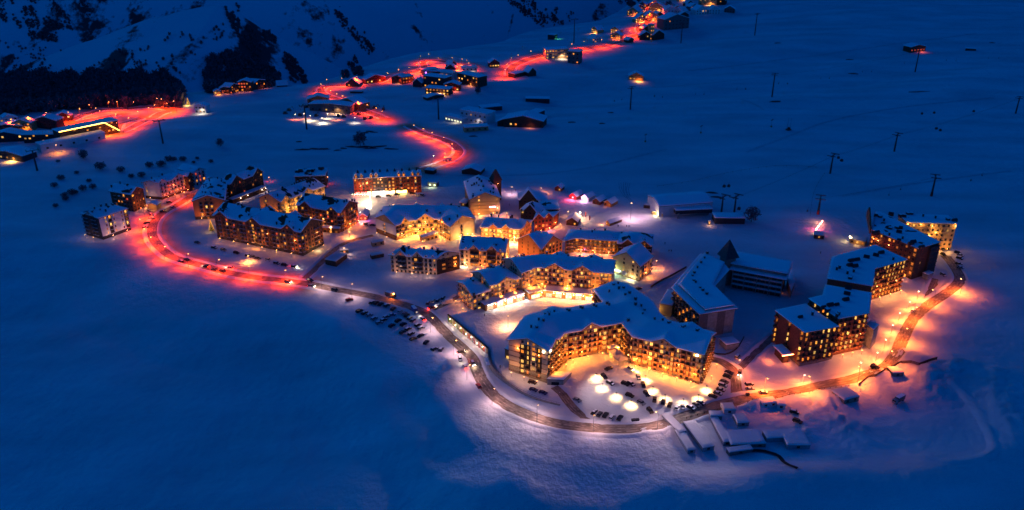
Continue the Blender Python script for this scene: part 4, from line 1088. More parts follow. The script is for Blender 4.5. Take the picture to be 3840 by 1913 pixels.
for t0, t1, c, p in ((.27, .36, (1, .95, .9), 900), (.37, .46, (1, .95, .9), 900), (.47, .6, (1, .6, .3), 420), (.62, .78, (1, .85, .2), 800), (.02, .08, (1, .1, .08), 420), (.10, .18, (1, .1, .1), 420), (.19, .25, (1, .7, .3), 200)):
    w = (t1-t0)*math.dist(P[0], P[1]); l, a = rh.place(0, (t0+t1)/2, rh.zb+.6, .05)
    o = ob('shop_window', window_mesh(w, 3.0, emat('shop_%d_%d' % (int(c[1]*100), int(c[2]*100)), c, 6), frame_m), rh.root, l, a)
    l, a = rh.place(0, (t0+t1)/2, rh.zb+3.7, .05); bb = MB(); bb.box(-w/2, w/2, -1.6, 0, 0, .12); ob('shop_canopy', bb.me('shop_canopy', [wood_m]), rh.root, l, a)
    light(o, (0, -3.2, 2.4), p, c, .8)
rh.lamp(0, .1, 9, 300, (1, .2, .05), 2.5); rh.lamp(0, .2, 12, 150, (1, .3, .08), 2); rh.lamp(0, .4, 14, 160, (1, .45, .15), 2)
rh.wash(0, 5, 700, (1, .25, .06), 4)
# --- brown apartment rows on the left
br = dict(pat='wbwwbw', lit=.17, sp=3.3, bm=M['dbrown'], panel=M['orange'], pal=[LIT[1], LIT[0], REDWIN])
b12 = Building('brown_apartments', 'long brown apartment house with three snowy gables above the row of dark cars', 'apartment house')
P = rect3(TG(345, 625), TG(1340, 820), TG(1600, 688), 18.5)
b12.block(P, 18.5, gables=(1, 3), cross=[(0, .1, 13, 4.5, 12), (0, .47, 13, 4.5, 12), (0, .86, 12, 4.5, 12), (2, .3, 12, 4.5, 12), (2, .6, 12, 4.5, 12)], slope=.5, cap=7, bare=.22, wall=M['brown'], floors=6, plinth=(3.2, M['black']), styles={0: dict(br, pat='wBwbWbwbB', lit=.2), 1: dict(br, pat='bWwWb', lit=.15)}, over=1.0, vents=16)
b12.lamp(0, .62, 13, 90, GOLD, 1.2); b12.lamp(0, .93, 12, 110, GOLD, 1.2); b12.lamp(1, .72, 13, 110, GOLD, 1.2)
for k in range(6):
    l, a = b12.place(0, .455, b12.zb+3.2+k*2.6, .12); ob('window', window_mesh(2.0, 1.6, LIT[0], frame_m), b12.root, l, a)
l, a = b12.place(0, .5, b12.zb+.2); o = ob('entrance', window_mesh(7, 3.2, emat('entrance_glow', (1, .5, .12), 4), frame_m), b12.root, l, a); light(o, (0, -4, 2.5), 420, GOLD, .6)
l, a = b12.place(1, .5, b12.zb+.2); o = ob('garage_door', window_mesh(4, 2.6, emat('garage_glow', (.9, .8, .3), 4), frame_m), b12.root, l, a); light(o, (0, -4, 2), 420, (1, .75, .3), .6)
b12.wash(0, 6, 420, (1, .3, .06)); b12.wash(1, 2, 500, GOLD)
b13 = Building('brown_apartments', 'brown and orange apartment house with a red-lit foot beside the glowing ice rink', 'apartment house')
P = rect3(TG(1280, 508), TG(1790, 600), TG(2000, 485), 16)
b13.block(P, 16, gables=(1, 3), cross=[(0, .22, 11, 4.5, 11), (0, .8, 10, 4, 11)], slope=.5, cap=6.5, bare=.22, wall=M['brown'], floors=5, styles={0: dict(br, pat='wBbwWb', lit=.22), 1: dict(br, pat='bWwBb', lit=.35)}, over=1.0, vents=10)
b13.lamp(0, .3, 8, 90, GOLD, 1.2); b13.lamp(0, .6, 9, 90, GOLD, 1.2); b13.lamp(1, .45, 4, 120, ORG, 2); b13.lamp(1, .95, 2.5, 900, (1, .05, .06), 4)
b13.wash(0, 3, 500, (1, .32, .07)); b13.wash(1, 2, 900, GOLD)
pc = flat_box('entrance_canopy', 'long snow-topped entrance canopy at the foot of the brown and orange apartments', 'canopy', rect(TG(1570, 760), TG(1775, 775), 4, 5), 4, M['brown'], {0: dict(pat='d', lit=.5, sp=5)}, over=.5)
light(pc.root, (-5, -3, 3), 160, GOLD, .4)
b14 = Building('yellow_apartments', 'apartment house with a yellow-lit front and bright snow-edged gables', 'apartment house')
P = rect3(TG(855, 425), TG(1115, 478), TG(1625, 295), 13)
b14.block(P, 13, gables=(0, 2), cross=[(1, .12, 9, 4, 10), (1, .6, 10, 4, 10)], slope=.45, cap=6, bare=.22, wall=M['ochre'], floors=4, styles={0: dict(pat='.b.', lit=.4, sp=4, bm=dark_m), 1: dict(br, pat='bwb', lit=.5, pal=LIT)}, over=.9, vents=14)
for t in (.15, .35, .55, .75, .92): b14.lamp(1, t, 7, 240, (1, .5, .12), 3)
b14.wash(0, 2, 700, GOLD); b14.wash(1, 4, 1400, (1, .45, .1))
b15 = Building('orange_apartments', 'orange-brown apartment house with a broad snowy roof next to the lit Christmas tree', 'apartment house')
P = rect3(TG(105, 472), TG(497, 455), TG(600, 215), 15.5)
P = [W(TG(105, 472), 15.5), W(TG(497, 455), 15.5), W(TG(520, 235), 15.5), W(TG(300, 190), 15.5)]
b15.block(P, 15.5, gables=(0,), slope=.36, cap=6, bare=.22, wall=M['orange'], floors=5, styles={0: dict(pat='.bBb.', lit=.25, sp=4, bm=dark_m, panel=M['brown']), 1: dict(br, lit=.1)}, over=1.0, vents=16, plinth=(3, M['black']))
b15.wash(0, 2, 800, (1, .28, .06))
b15b = Building('dark_apartments', 'dark apartment house with two sharp gables above a lit covered walkway', 'apartment house')
P = rect(TG(530, 280), TG(925, 140), 15, 16)
b15b.block(P, 15, gables=(), cross=[(0, .25, 13, 5.5, 12), (0, .85, 12, 5.5, 12)], slope=.45, cap=6, bare=.22, wall=M['dbrown'], floors=5, styles={0: dict(br, pat='nWn', lit=.1, panel=M['brown']), 3: dict(br, lit=.1)}, over=.8)
b15b.wash(0, 3, 350, (1, .22, .06), 3)
wk = flat_box('covered_walkway', 'covered walkway with ceiling lamps at the foot of the dark apartments', 'walkway', rect(TG(575, 450), TG(960, 300), 4, 6), 4, M['dbrown'], over=.4)
for t in (.22, .42, .86, .97):
    l, a = wk.place(0, t, 3.2, .3); o = ob('wall_lamp', wall_lamp_mesh(lamp_white), wk.root, l, a); light(o, (0, -1.5, 0), 160, (1, .5, .25), .3)
b16 = Building('bare_roofed_block', 'half-snowed dark block with a wind-swept flat roof behind the yellow apartments', 'building')
b16.block(rect(TG(1262, 190), TG(1622, 178), 12, 22), 12, roof='flat', bare=.22, wall=M['dbrown'], floors=4, styles={0: dict(br, lit=.05)}, vents=12, ventkind='big')
b17 = Building('corner_apartments', 'dark-fronted apartment block with white side panels at the end of the red-lit bend', 'apartment block')
P = rect3(TF(60, 603), TF(265, 660), TF(605, 548), 17.5)
b17.block(P, 17.5, cross=[(0, .5, 13, 3.5, 9)], slope=.34, cap=5, bare=.22, wall=M['white'], floors=6, plinth=(3, M['black']), styles={0: dict(pat='Bbw', lit=.15, sp=3.2, panel=M['black'], bm=dark_m, skip=1), 1: dict(pat='pnBn', lit=.5, sp=3.4, panel=M['dbrown'], bm=dark_m, skip=1, pal=LIT)}, over=.8, vents=12)
L_ = math.dist(b17.Q[0], b17.Q[1]); bb = MB(); bb.box(-L_/2, L_/2, -.04, .02, 0, 18); l, a = b17.place(0, .5, b17.zb); ob('cladding_panel', bb.me('cladding_panel', [M['black']]), b17.root, l, a)
b17.wash(1, 2, 500, (1, .4, .3)); b17.wash(0, 2, 120, (1, .5, .3))
b18 = Building('tower_apartments', 'brown apartment house with a tall gabled tower above the lit canopy', 'apartment house')
b18.block(rect(TF(495, 412), TF(640, 380), 12, 22), 12, slope=.35, cap=4, wall=M['red'], floors=4, styles={0: dict(br, lit=.12)})
b18.block(rect(TF(630, 395), TF(790, 328), 15, 24), 15, gables=(0, 2), slope=.6, cap=8, bare=.22, wall=M['brown'], floors=5, styles={0: dict(br, pat='WwW', lit=.3, panel=M['dbrown']), 3: dict(br, lit=.1)}, vents=8)
b18.wash(0, 2, 600, (1, .2, .05))
cp = Building('entrance_canopy', 'orange-lit gabled entrance canopy on the bend of the red road', 'canopy')
cp.block(rect(TF(800, 508), TF(925, 512), 4, 8), 4, gables=(0, 2), slope=.4, over=.7, wall=M['tan'], floors=1)
light(cp.root, (0, -6, 3), 420, (1, .4, .06), .5); light(cp.root, (9, 2, 4), 300, (1, .5, .1), .5)
b19 = Building('pale_apartments', 'pale apartment house with red-lit balconies at the top of the red road', 'apartment house')
P = rect3(TF(745, 258), TF(950, 278), TF(1265, 170), 14)
b19.block(P, 14, gables=(0,), cross=[(1, .12, 10, 3.5, 9), (1, .7, 12, 3.5, 9)], slope=.36, cap=5, bare=.22, wall=M['white'], floors=5, plinth=(3, M['dbrown']), styles={0: dict(pat='n.p', lit=.7, sp=5, panel=M['white']), 1: dict(br, pat='b', bm=M['red'], lit=.25, skip=1)}, vents=6)
b19.lamp(1, .5, 10, 160, (1, .15, .03), 3)
b19.wash(1, 4, 700, (1, .14, .05)); b19.wash(0, 1, 200, (1, .5, .4))
b19b = Building('pale_apartments', 'small pale gabled apartment house, topmost on the red road', 'apartment house')
b19b.block(rect(TF(1335, 150), TF(1475, 105), 12, 22), 12, gables=(0, 2), slope=.5, cap=6, wall=M['white'], floors=4, styles={0: dict(br, pat='b', lit=.2, bm=M['red']), 3: dict(br, lit=.1)})
b19c = Building('brown_tower', 'narrow brown gabled tower between the two pale apartment houses', 'building')
b19c.block(rect(TF(1270, 190), TF(1338, 160), 14, 16), 14, gables=(0, 2), slope=.8, cap=7, wall=M['dbrown'], floors=5, styles={0: dict(br, pat='w', lit=.35)})
# ------------------------------------------------------------------ retaining wall, mural and plaza edge
random.seed(21)
mw = thing('mural_wall', 'long mural-painted wall in bright colours lit by lamps along the ring road', 'wall', (*WALLP[0], -5.2))
O = Vector((*WALLP[0], -5.2))
a, b2 = Vector(WALLP[0]), Vector(WALLP[1]); u = (b2-a).normalized(); Lm = (b2-a).length; ang = math.atan2(u.y, u.x)
bb = MB(); bb.box(0, Lm, -.25, .35, -.5, 5.1); ob('wall', bb.me('wall', [conc_m]), mw, (0, 0, 0), ang)
bb = MB(); bb.box(-.3, Lm+.3, -.5, .5, 5.1, 5.45); ob('coping', bb.me('coping', [M['dbrown']]), mw, (0, 0, 0), ang)
MUR = [(.10, .30, .05), (.25, .45, .05), (.12, .25, .06), (.45, .45, .08), (.42, .05, .03), (.20, .32, .05), (.15, .22, .10), (.45, .32, .2), (.5, .25, .1), (.28, .38, .04), (.5, .06, .03), (.4, .18, .06), (.5, .42, .35),
       (.3, .08, .05), (.55, .12, .06), (.5, .45, .4), (.2, .3, .32), (.45, .04, .05), (.6, .58, .55), (.25, .28, .3), (.5, .05, .06), (.55, .5, .5), (.35, .2, .1), (.5, .06, .05), (.5, .48, .48), (.4, .3, .1)]
def mural_mat(k, c):
    m, t, p = nmat('mural_%d' % k)
    tc = t.nodes.new('ShaderNodeTexCoord'); vo = t.nodes.new('ShaderNodeTexVoronoi'); vo.inputs['Scale'].default_value = .8
    mx = t.nodes.new('ShaderNodeMix'); mx.data_type = 'RGBA'; mx.inputs['A'].default_value = (*c, 1); mx.inputs['B'].default_value = (*MUR[(k*7+3) % len(MUR)], 1)
    cr = t.nodes.new('ShaderNodeValToRGB'); cr.color_ramp.interpolation = 'CONSTANT'; cr.color_ramp.elements[1].position = .62
    sp = t.nodes.new('ShaderNodeSeparateColor')
    t.links.new(tc.outputs['Object'], vo.inputs['Vector']); t.links.new(vo.outputs['Color'], sp.inputs[0]); t.links.new(sp.outputs[0], cr.inputs[0]); t.links.new(cr.outputs[0], mx.inputs['Factor']); t.links.new(mx.outputs['Result'], p.inputs['Base Color'])
    return m
nm = len(MUR)
for k, c in enumerate(MUR):
    bb = MB(); w = Lm/nm; bb.box(-w/2+.03, w/2-.03, -.12, 0, .4, 4.9)
    ob('mural_panel', bb.me('mural_panel', [mural_mat(k, c)]), mw, (u.x*(k+.5)*w+u.y*.26, u.y*(k+.5)*w-u.x*.26, 0), ang)
for k in range(7):
    t = (k+.6)/7.4*Lm
    o = ob('wall_lamp', wall_lamp_mesh(lamp_white), mw, (u.x*t+u.y*.4, u.y*t-u.x*.4, 3.2 if k % 2 else 4.3), ang); light(o, (0, -1.8, -.1), 300, (1, .66, .45), .3)
rw = thing('retaining_wall', 'curved concrete retaining wall with railing below the hotel gable end', 'wall', (*WALLP[1], -6))
O = Vector((*WALLP[1], -6))
pth = smooth_path(WALLP[1:], 2.2); zz = np.interp(np.linspace(0, 1, len(pth)), np.linspace(0, 1, 7), WALLZ[1:])
for i in range(len(pth)-1):
    p, q = Vector(pth[i]), Vector(pth[i+1]); uu_ = (q-p).normalized(); nn_ = Vector((uu_.y, -uu_.x))*.35
    bb = MB(); z0 = -6.6; za, zb_ = zz[i]+.5, zz[i+1]+.5
    c = [p+nn_, q+nn_, q-nn_, p-nn_]
    vs_ = [(v.x-O.x, v.y-O.y, z0-O.z) for v in c] + [(c[j].x-O.x, c[j].y-O.y, (za, zb_, zb_, za)[j]-O.z) for j in range(4)]
    ob('wall_segment', mesh('wall_segment', vs_, [(3, 2, 1, 0), (4, 5, 6, 7), (0, 1, 5, 4), (1, 2, 6, 5), (2, 3, 7, 6), (3, 0, 4, 7)], conc_m), rw)
    bb = MB(); bb.tube((p.x-O.x, p.y-O.y, za-O.z), (p.x-O.x, p.y-O.y, za+1.1-O.z), .05, k=4); ob('post', bb.me('post', [dark_m]), rw)
    bb = MB(); bb.tube((p.x-O.x, p.y-O.y, za+1.05-O.z), (q.x-O.x, q.y-O.y, zb_+1.05-O.z), .05, k=4); ob('rail', bb.me('rail', [dark_m]), rw)
    if i in (4, 5, 6):
        bb = MB(); bb.box(-1.1, 1.1, -2.2, 0, -.3, 0); bb.box(-1.15, 1.15, -2.3, .05, 0, .5, 1, .8)
        ob('buttress_cap', bb.me('buttress_cap', [conc_m, roofsnow_m]), rw, (p.x-O.x, p.y-O.y, za-1.6-O.z), math.atan2(uu_.y, uu_.x))

# ------------------------------------------------------------------ street lamps
def lamp_pole_mesh(h, arm):
    def f():
        b = MB(); b.tube((0, 0, -.5), (0, 0, h), .11, .07)
        if arm: b.tube((0, 0, h), (0, -arm, h+.35), .06)
        else: b.box(-.3, .3, -.3, .3, h+.28, h+.36)
        return b.me('pole', [post_m])
    return cached(('lp', h, arm), f)
def lamp_head_mesh(arm, h, m):
    def f():
        b = MB()
        if arm: b.box(-.22, .22, -arm-.55, -arm+.15, h+.22, h+.36, 0); b.box(-.20, .20, -arm-.5, -arm+.1, h+.02, h+.22, 1, .9)
        elif h < 4: b.box(-.5, .5, -.5, .5, h+.12, h+.24, 0, .7); b.box(-.12, .12, -.12, .12, h, h+.12, 1)
        else: b.box(-.22, .22, -.22, .22, h, h+.28, 1, .8)
        return b.me('lamp_head', [dark_m, m])
    return cached(('lh', arm, h, m.name), f)
def street_lamp(px, label, group, power, col, h=8.5, arm=1.6, glow=None, r=.3, cone=142):
    x, y, z = G(px, min(h, 7.0))
    # arm reaches over the nearest road
    rz_ = random.uniform(-3, 3)
    best = 1e9
    for path, w in ROADS:
        d = np.hypot(path[:, 0]-x, path[:, 1]-y); k = d.argmin()
        if d[k] < best: best = d[k]; rz_ = math.atan2(path[k][1]-y, path[k][0]-x)+math.pi/2
    t = thing('street_lamp', label, 'street lamp', (x, y, z), rz_, group)
    ob('pole', lamp_pole_mesh(h, arm), t)
    ob('lamp_head', lamp_head_mesh(arm, h, glow or lamp_glow), t)
    if power: light(t, (0, -arm-.2 if arm else 0, h-.05 if arm else h-.06), power, col, r, math.radians(cone))
    return t
def lamp_row(pts, where, group, power, col, **k):
    for i, p in enumerate(pts):
        street_lamp(p, '%s, %s' % (where, nth(i)), group, power, col, **k)
lamp_red = emat('lamp_glow_red', (1, .32, .07), 30)
lamp_row([(699, 732), (540, 793), (517, 835), (533, 871), (559, 904), (611, 940), (701, 968), (813, 989), (932, 1015), (1066, 1031)], 'red-lighting street lamp on the bend below the pale apartments', 'red street lamps on the bend', 40000, REDO, glow=lamp_red, cone=150, h=9.5)
lamp_row([(1204, 1055), (1317, 1083), (1613, 1209), (1700, 1293), (1750, 1384), (1845, 1478), (2014, 1542), (2226, 1580), (2468, 1568)], 'pale street lamp on the ring road below the hotels', 'street lamps on the ring road', 6500, (1, .56, .55), cone=166, h=9.5)
lamp_row([(2870, 1431), (3041, 1437), (3223, 1399), (3354, 1340), (3411, 1253), (3446, 1171), (3506, 1106), (3610, 1066)], 'street lamp with orange light below the balcony blocks', 'orange street lamps', 40000, (1, .17, .02), cone=158, h=10)
lamp_row([(3017, 1407), (3229, 1360), (3291, 1323), (3322, 1274), (3348, 1220), (3375, 1175), (3412, 1132), (3445, 1093)], 'small post lamp on the snow strip beside the balcony blocks', 'post lamps', 12000, (1, .25, .04), h=6, arm=0, glow=lamp_white, cone=166)
street_lamp((2786, 1362), 'street lamp with orange light at the fork beside the courtyard hotel', None, 9000, (1, .18, .03), cone=160)
lamp_row([(1585, 905), (1745, 930), (1790, 1010), (1975, 905), (2120, 958), (2250, 955), (1690, 820), (1900, 800), (2030, 705), (1560, 760), (1240, 850), (1310, 870), (1010, 850), (930, 960)], 'added orange fill lamp on the trodden snow between the hotels', 'lane fill lamps', 15000, (1, .26, .05), h=5, arm=0, cone=168)  # made-up lamps, added to warm the snow between the buildings
street_lamp((2462, 978), 'orange lamp lighting the piste beside the pale gable house', None, 9000, (1, .24, .05), h=7, arm=0, cone=165)
street_lamp((1290, 930), 'white-lit lamp beside the side lane and the bridge', None, 3000, (1, .6, .5), h=6, arm=0, cone=165)
street_lamp((1475, 768), 'lamp on the trampled snow before the red hotel shop fronts', None, 2500, (1, .6, .5), h=7, arm=0, cone=165)
street_lamp((1930, 890), 'very bright lamp in the gap between the townhouse and chalet court', None, 14000, (1, .5, .2), h=6, arm=0, cone=165, glow=lamp_white)
street_lamp((1905, 1190), 'lamp on the trampled plaza in front of the shops', None, 26000, (1, .36, .14), h=8, arm=0, cone=168)
street_lamp((2010, 1185), 'added fill lamp on the plaza snow beside the back wing of the courtyard hotel', None, 20000, (1, .34, .11), h=8, arm=0, cone=165)  # second plaza lamp, added to brighten the trampled snow
lamp_row([(2236, 1402), (2260, 1440), (2312, 1473), (2367, 1503), (2421, 1410), (2449, 1451), (2495, 1481), (2563, 1497), (2620, 1481), (2650, 1448), (2380, 1374)], 'short capped lamp pooling white light on the hotel car park', 'car park lamps', 0, WHITE, h=3.2, arm=0, glow=lamp_white)
for o in list(C.objects):
    if o.get('group') == 'car park lamps': light(o, (0, 0, 3.1), 7500, (1, .58, .22), .15, math.radians(126))
lamp_row([(1546, 478), (1582, 491), (1616, 506), (1658, 524), (1689, 547), (1690, 564), (1669, 580)], 'red-lighting street lamp on the upper bend above the long red hotel', 'red street lamps on the upper road', 30000, REDO, h=9, cone=156, glow=lamp_red)
street_lamp((1623, 590), 'white-lit lamp on the snow bank below the red upper bend', None, 5000, (1, .7, .6), h=9, glow=lamp_white)
lamp_row([(1231, 313), (1281, 308), (1338, 303), (1201, 331), (1213, 345), (1236, 356), (1259, 368), (1281, 376), (1310, 386), (1339, 398), (1373, 410), (1406, 422), (1432, 435)], 'red-lighting street lamp on the hairpin above the machinery yard', 'red lamps on the hairpin road', 38000, REDO, h=12, glow=lamp_red, cone=146)
lamp_row([(1459, 289), (1498, 277), (1537, 268), (1567, 257), (1581, 248), (1574, 223), (1611, 216), (1650, 230), (1692, 230), (1730, 234), (1755, 239), (1762, 250), (1727, 252), (1720, 264)], 'red-lighting street lamp on the loop above the glass lodge', 'red lamps on the loop road', 38000, REDO, h=12, glow=lamp_red, cone=146)
lamp_row([(1892, 278), (1897, 257), (1913, 233), (1948, 222), (1995, 208), (2045, 201), (2146, 181), (2193, 172), (2259, 164), (2299, 156), (2358, 127), (2384, 120), (2393, 105), (2383, 95), (2434, 77), (2440, 64), (2429, 38), (2449, 21), (2459, 13), (2474, 17), (2464, 45), (2481, 41)],
         'red-lighting street lamp on the road up to the hill village', 'red lamps on the village road', 46000, REDO, h=13, glow=lamp_red, cone=146, r=.6)
lamp_row([(300, 428), (344, 413), (408, 401), (442, 399), (510, 401), (588, 390), (605, 392), (632, 408), (660, 399), (589, 413), (555, 423), (527, 438), (492, 463), (443, 449), (435, 457), (427, 473), (442, 484), (367, 426), (380, 437), (171, 443), (254, 442), (39, 469), (103, 461)],
         'street lamp casting red light on the looping valley road', 'red lamps on the valley road', 42000, REDO, h=13, glow=lamp_red, cone=146, r=.6)
for p, c, l in (((235, 504), GOLD, 'bright yellow lamp beside the gold-edged hotel'), ((205, 553), GOLD, 'yellow lamp below the low white hall')): street_lamp(p, l, None, 9000, c, h=9)

# ------------------------------------------------------------------ ice rink with string lights
rk = [G(p)[:2] for p in (Z4(150, 335), Z4(283, 335), Z4(292, 440), Z4(210, 475))]
zr = np.mean([gz(*p) for p in rk])
kind(ob('ice_rink', mesh('ice_rink', [(p[0], p[1], gz(*p)+.25) for p in rk], [(0, 3, 2, 1)], mat('ice', (.7, .72, .75), .3, .1))))
sl = thing('string_lights', 'chain of bright bulbs strung around the glowing ice rink', 'string lights', (*rk[1], zr))
for k in range(3):
    p, q = Vector(rk[k]), Vector(rk[(k+1)])
    n_ = int((q-p).length/2)
    for j in range(n_+1):
        c = p+(q-p)*(j/n_)
        if j % 3 == 0:
            bb = MB(); bb.tube((0, 0, -.5), (0, 0, 3.2), .05, k=4); ob('pole', cached('slp', lambda: bb.me('pole', [post_m])), sl, (c.x-rk[1][0], c.y-rk[1][1], 0))
        bb = MB(); bb.box(-.16, .16, -.16, .16, 3.0, 3.3); ob('bulb', cached('slb', lambda: bb.me('bulb', [emat('bulb', (1, .75, .45), 40)])), sl, (c.x-rk[1][0], c.y-rk[1][1], .1*math.sin(j)))
cx_, cy_ = sum(p[0] for p in rk)/4, sum(p[1] for p in rk)/4
for f in (.35, .75): light(sl, ((cx_-rk[1][0])*f*1.3, (cy_-rk[1][1])*f*1.3, 6), 5200, (1, .62, .32), .4)

# ------------------------------------------------------------------ cars
def carmat(n, c): return mat('paint_'+n, c, .3, .05, metal=.3)
PAINT = [carmat('black', (.02, .02, .022)), carmat('white', (.6, .6, .6)), carmat('silver', (.3, .3, .31)), carmat('grey', (.10, .10, .11)), carmat('red', (.3, .02, .02)), carmat('blue', (.03, .05, .18)), carmat('brown', (.12, .07, .04)), carmat('navy', (.015, .02, .05))]
PN = ['black', 'white', 'silver', 'grey', 'red', 'blue', 'brown', 'navy']
def car_parts(paint, kindc, snowy):
    def f():
        W2 = .92; top = {'sedan': 1.42, 'suv': 1.72, 'van': 2.1}[kindc]
        b = MB(); b.prism([(-2.2, .32), (2.15, .32), (2.28, .55), (2.22, .82), (1.1, 1.0), (-2.15, 1.02), (-2.3, .75)], -W2, W2, 0, 'y')
        body = b.me('body', [paint])
        x0, x1, x2, x3 = {'sedan': (-1.75, -1.1, .35, 1.05), 'suv': (-2.15, -1.9, .5, 1.15), 'van': (-2.2, -2.1, .9, 1.6)}[kindc]
        b = MB(); n = 0
        v = [(x0, -W2*.96, 1.0), (x3, -W2*.96, 1.0), (x3, W2*.96, 1.0), (x0, W2*.96, 1.0), (x1, -W2*.78, top-.06), (x2, -W2*.78, top-.06), (x2, W2*.78, top-.06), (x1, W2*.78, top-.06)]
        b.v = v; b.f = [(0, 1, 5, 4), (1, 2, 6, 5), (2, 3, 7, 6), (3, 0, 4, 7), (4, 5, 6, 7)]; b.m = [0]*5
        cab = b.me('cabin_glass', [glass_m])
        b = MB(); b.box(x1-.02, x2+.02, -W2*.8, W2*.8, top-.06, top); 
        if snowy: b.box(x1+.05, x2-.05, -W2*.72, W2*.72, top, top+.16, 1, .9); b.box(1.2, 2.1, -W2*.8, W2*.8, .97, 1.08, 1, .9)
        rf = b.me('roof_panel', [paint, roofsnow_m])
        b = MB(); b.tube((0, -.12, 0), (0, .12, 0), .34, k=9); wh = b.me('wheel', [mat('tyre', (.02, .02, .02), .9)])
        return body, cab, rf, wh
    return cached(('car', paint.name, kindc, snowy), f)
def unit_box(name, m, sx, sy, sz):
    def f():
        b = MB(); b.box(-sx/2, sx/2, -sy/2, sy/2, -sz/2, sz/2); return b.me(name, [m])
    return cached((name, m.name), f)
hl_on, tl_on = emat('headlight_on', (1, .85, .6), 40), emat('taillight_on', (1, .03, .01), 40)
hl_off, tl_off = mat('headlight_glass', (.5, .5, .5), .2), mat('taillight_glass', (.25, .01, .01), .3)
CARN = [0]
def car(px, d, label, group=None, color=None, kindc=None, on=False, snowy=None):
    x, y, z = G(px); x2, y2, _ = G((px[0]+d[0], px[1]+d[1]))
    rz_ = math.atan2(y2-y, x2-x)
    ci = random.choice([0, 0, 1, 2, 3, 3, 0, 7, 6]) if color is None else PN.index(color)
    kc = kindc or random.choice(['suv', 'suv', 'sedan'])
    sn = (R() < .45) if snowy is None else snowy
    body, cab, rf, wh = car_parts(PAINT[ci], kc, sn)
    lift = .14
    t = thing('parked_car' if not on else 'car', label.replace('@', PN[ci]+(' van' if kc == 'van' else ' car')), 'van' if kc == 'van' else 'car', (x, y, z+lift), rz_, group)
    s_ = 1.08
    t.scale = (s_, s_, s_)
    ob('body', body, t); ob('cabin_glass', cab, t); ob('roof_panel', rf, t)
    for wx in (-1.4, 1.4):
        for wy in (-.82, .82): ob('wheel', wh, t, (wx, wy, .32))
    for wy in (-.62, .62):
        ob('headlight', unit_box('headlight', hl_on if on else hl_off, .08, .36, .16), t, (2.27, wy, .68))
        ob('taillight', unit_box('taillight', tl_on if on else tl_off, .08, .3, .2), t, (-2.28, wy, .8))
    if on:
        light(t, (3.2, 0, .7), 260, (1, .8, .55), .2); light(t, (-3.0, 0, .8), 160, (1, .03, .01), .2)
    return t
def cars(pts, d, where, group, **k):
    for i, p in enumerate(pts):
        dd = d[i] if isinstance(d, list) else d
        car(p, dd, '@ %s, %s' % (where, nth(i)), group, **k)
cars([Z1(1150, 1100), Z1(1187, 1115), Z1(1228, 1120), Z1(1272, 1135), Z1(1327, 1140)], (10, -14), 'parked in the short row by the ring road bend', 'cars in the short row')
cars([Z1(1535, 1090), Z1(1565, 1015), Z1(1625, 1030), Z1(1670, 1050), Z1(1718, 1070), Z1(1760, 1065), Z1(1815, 1070), Z1(1855, 1050), Z1(1885, 1035)],
     [(12, 14), (-2, 16), (4, -16), (5, -16), (7, -15), (0, 16), (14, 8), (14, 10), (14, 8)], 'parked along the outer curve of the lit car park', 'cars on the outer curve')
cars([Z1(1965, 990), Z1(2000, 970), Z1(2020, 945), Z1(2035, 915), Z1(2045, 890), Z1(2065, 855), Z1(2078, 827)], (16, 6), 'parked in the row facing the junction road', 'cars facing the junction road')
cars([Z1(1250, 800), Z1(1220, 855), Z1(1262, 900), Z1(1365, 905), Z1(1405, 905), Z1(1455, 860), Z1(1405, 805), Z1(1488, 915), Z1(1395, 985), Z1(1510, 975), Z1(1475, 1035)],
     [(14, -6), (10, 12), (14, 8), (14, 6), (14, 10), (4, 14), (10, 10), (3, 14), (16, 6), (8, 12), (14, 8)], 'parked among the light pools of the hotel car park', 'cars in the car park centre')
car(Z1(1035, 1015), (16, 8), 'silver car driving up to the garage lane below the gable end', color='silver')
for p, l in ((Z1(735, 945), 'dark blue car parked behind the curved retaining wall, nearer the wall end'), (Z1(800, 965), 'dark blue car parked behind the curved retaining wall, nearer the garage')): car(p, (14, 5), l, 'cars behind the retaining wall', 'blue', 'sedan')
car(Z1(727, 895), (14, 3), 'brown snowy car close to the foot of the dark gable end', color='brown', kindc='suv')
car(Z1(2150, 830), (-2, 16), 'car with glowing red tail lights on the junction road', color='grey', on=True)
car(Z1(318, 765), (8, 14), 'red-lit car driving down the ring road below the mural', color='red', on=True)
car(Z1(265, 785), (-8, -14), 'white car with lights on beside the ring road lamp', color='white', on=True)
car(Z1(357, 920), (-8, -12), 'red car standing at the roadside below the mural', color='red', kindc='suv')
car(Z1(235, 685), (16, -4), 'orange-lit car driving past the mural wall', color='brown', on=True)
car(Z1(230, 735), (3, 14), 'dark car parked on the verge opposite the mural wall', color='black')
car(Z1(2135, 720), (10, -10), 'white van driving away behind the courtyard hotel', color='white', kindc='van')
car(Z1(1455, 252), (14, -6), 'dark car parked behind the snowy back wing of the courtyard hotel', color='black')
cars([Z6(310, 187), Z6(345, 192), Z6(380, 202)], (14, -10), 'parked in the trio near the snow slope edge', 'trio of cars')
cars([Z6(210, 257), Z6(287, 290), Z6(370, 352)], (16, -5), 'parked alone along the slope edge', 'cars along the slope edge')
cars([Z6(480, 240), Z6(535, 262), Z6(570, 278), Z6(590, 294), Z6(612, 314), Z6(638, 332)], (12, -11), 'parked in the tight row beside the blue truck', 'cars in the tight row')
cars([Z6(250, 272), Z6(328, 318), Z6(425, 305), Z6(520, 335), Z6(562, 365), Z6(600, 402), Z6(556, 428), Z6(625, 440), Z6(700, 455), Z6(430, 212), Z6(405, 330), Z6(470, 375)], (14, -8), 'parked loosely on the snowy lot between the tight row and the slope', 'cars on the snowy lot')
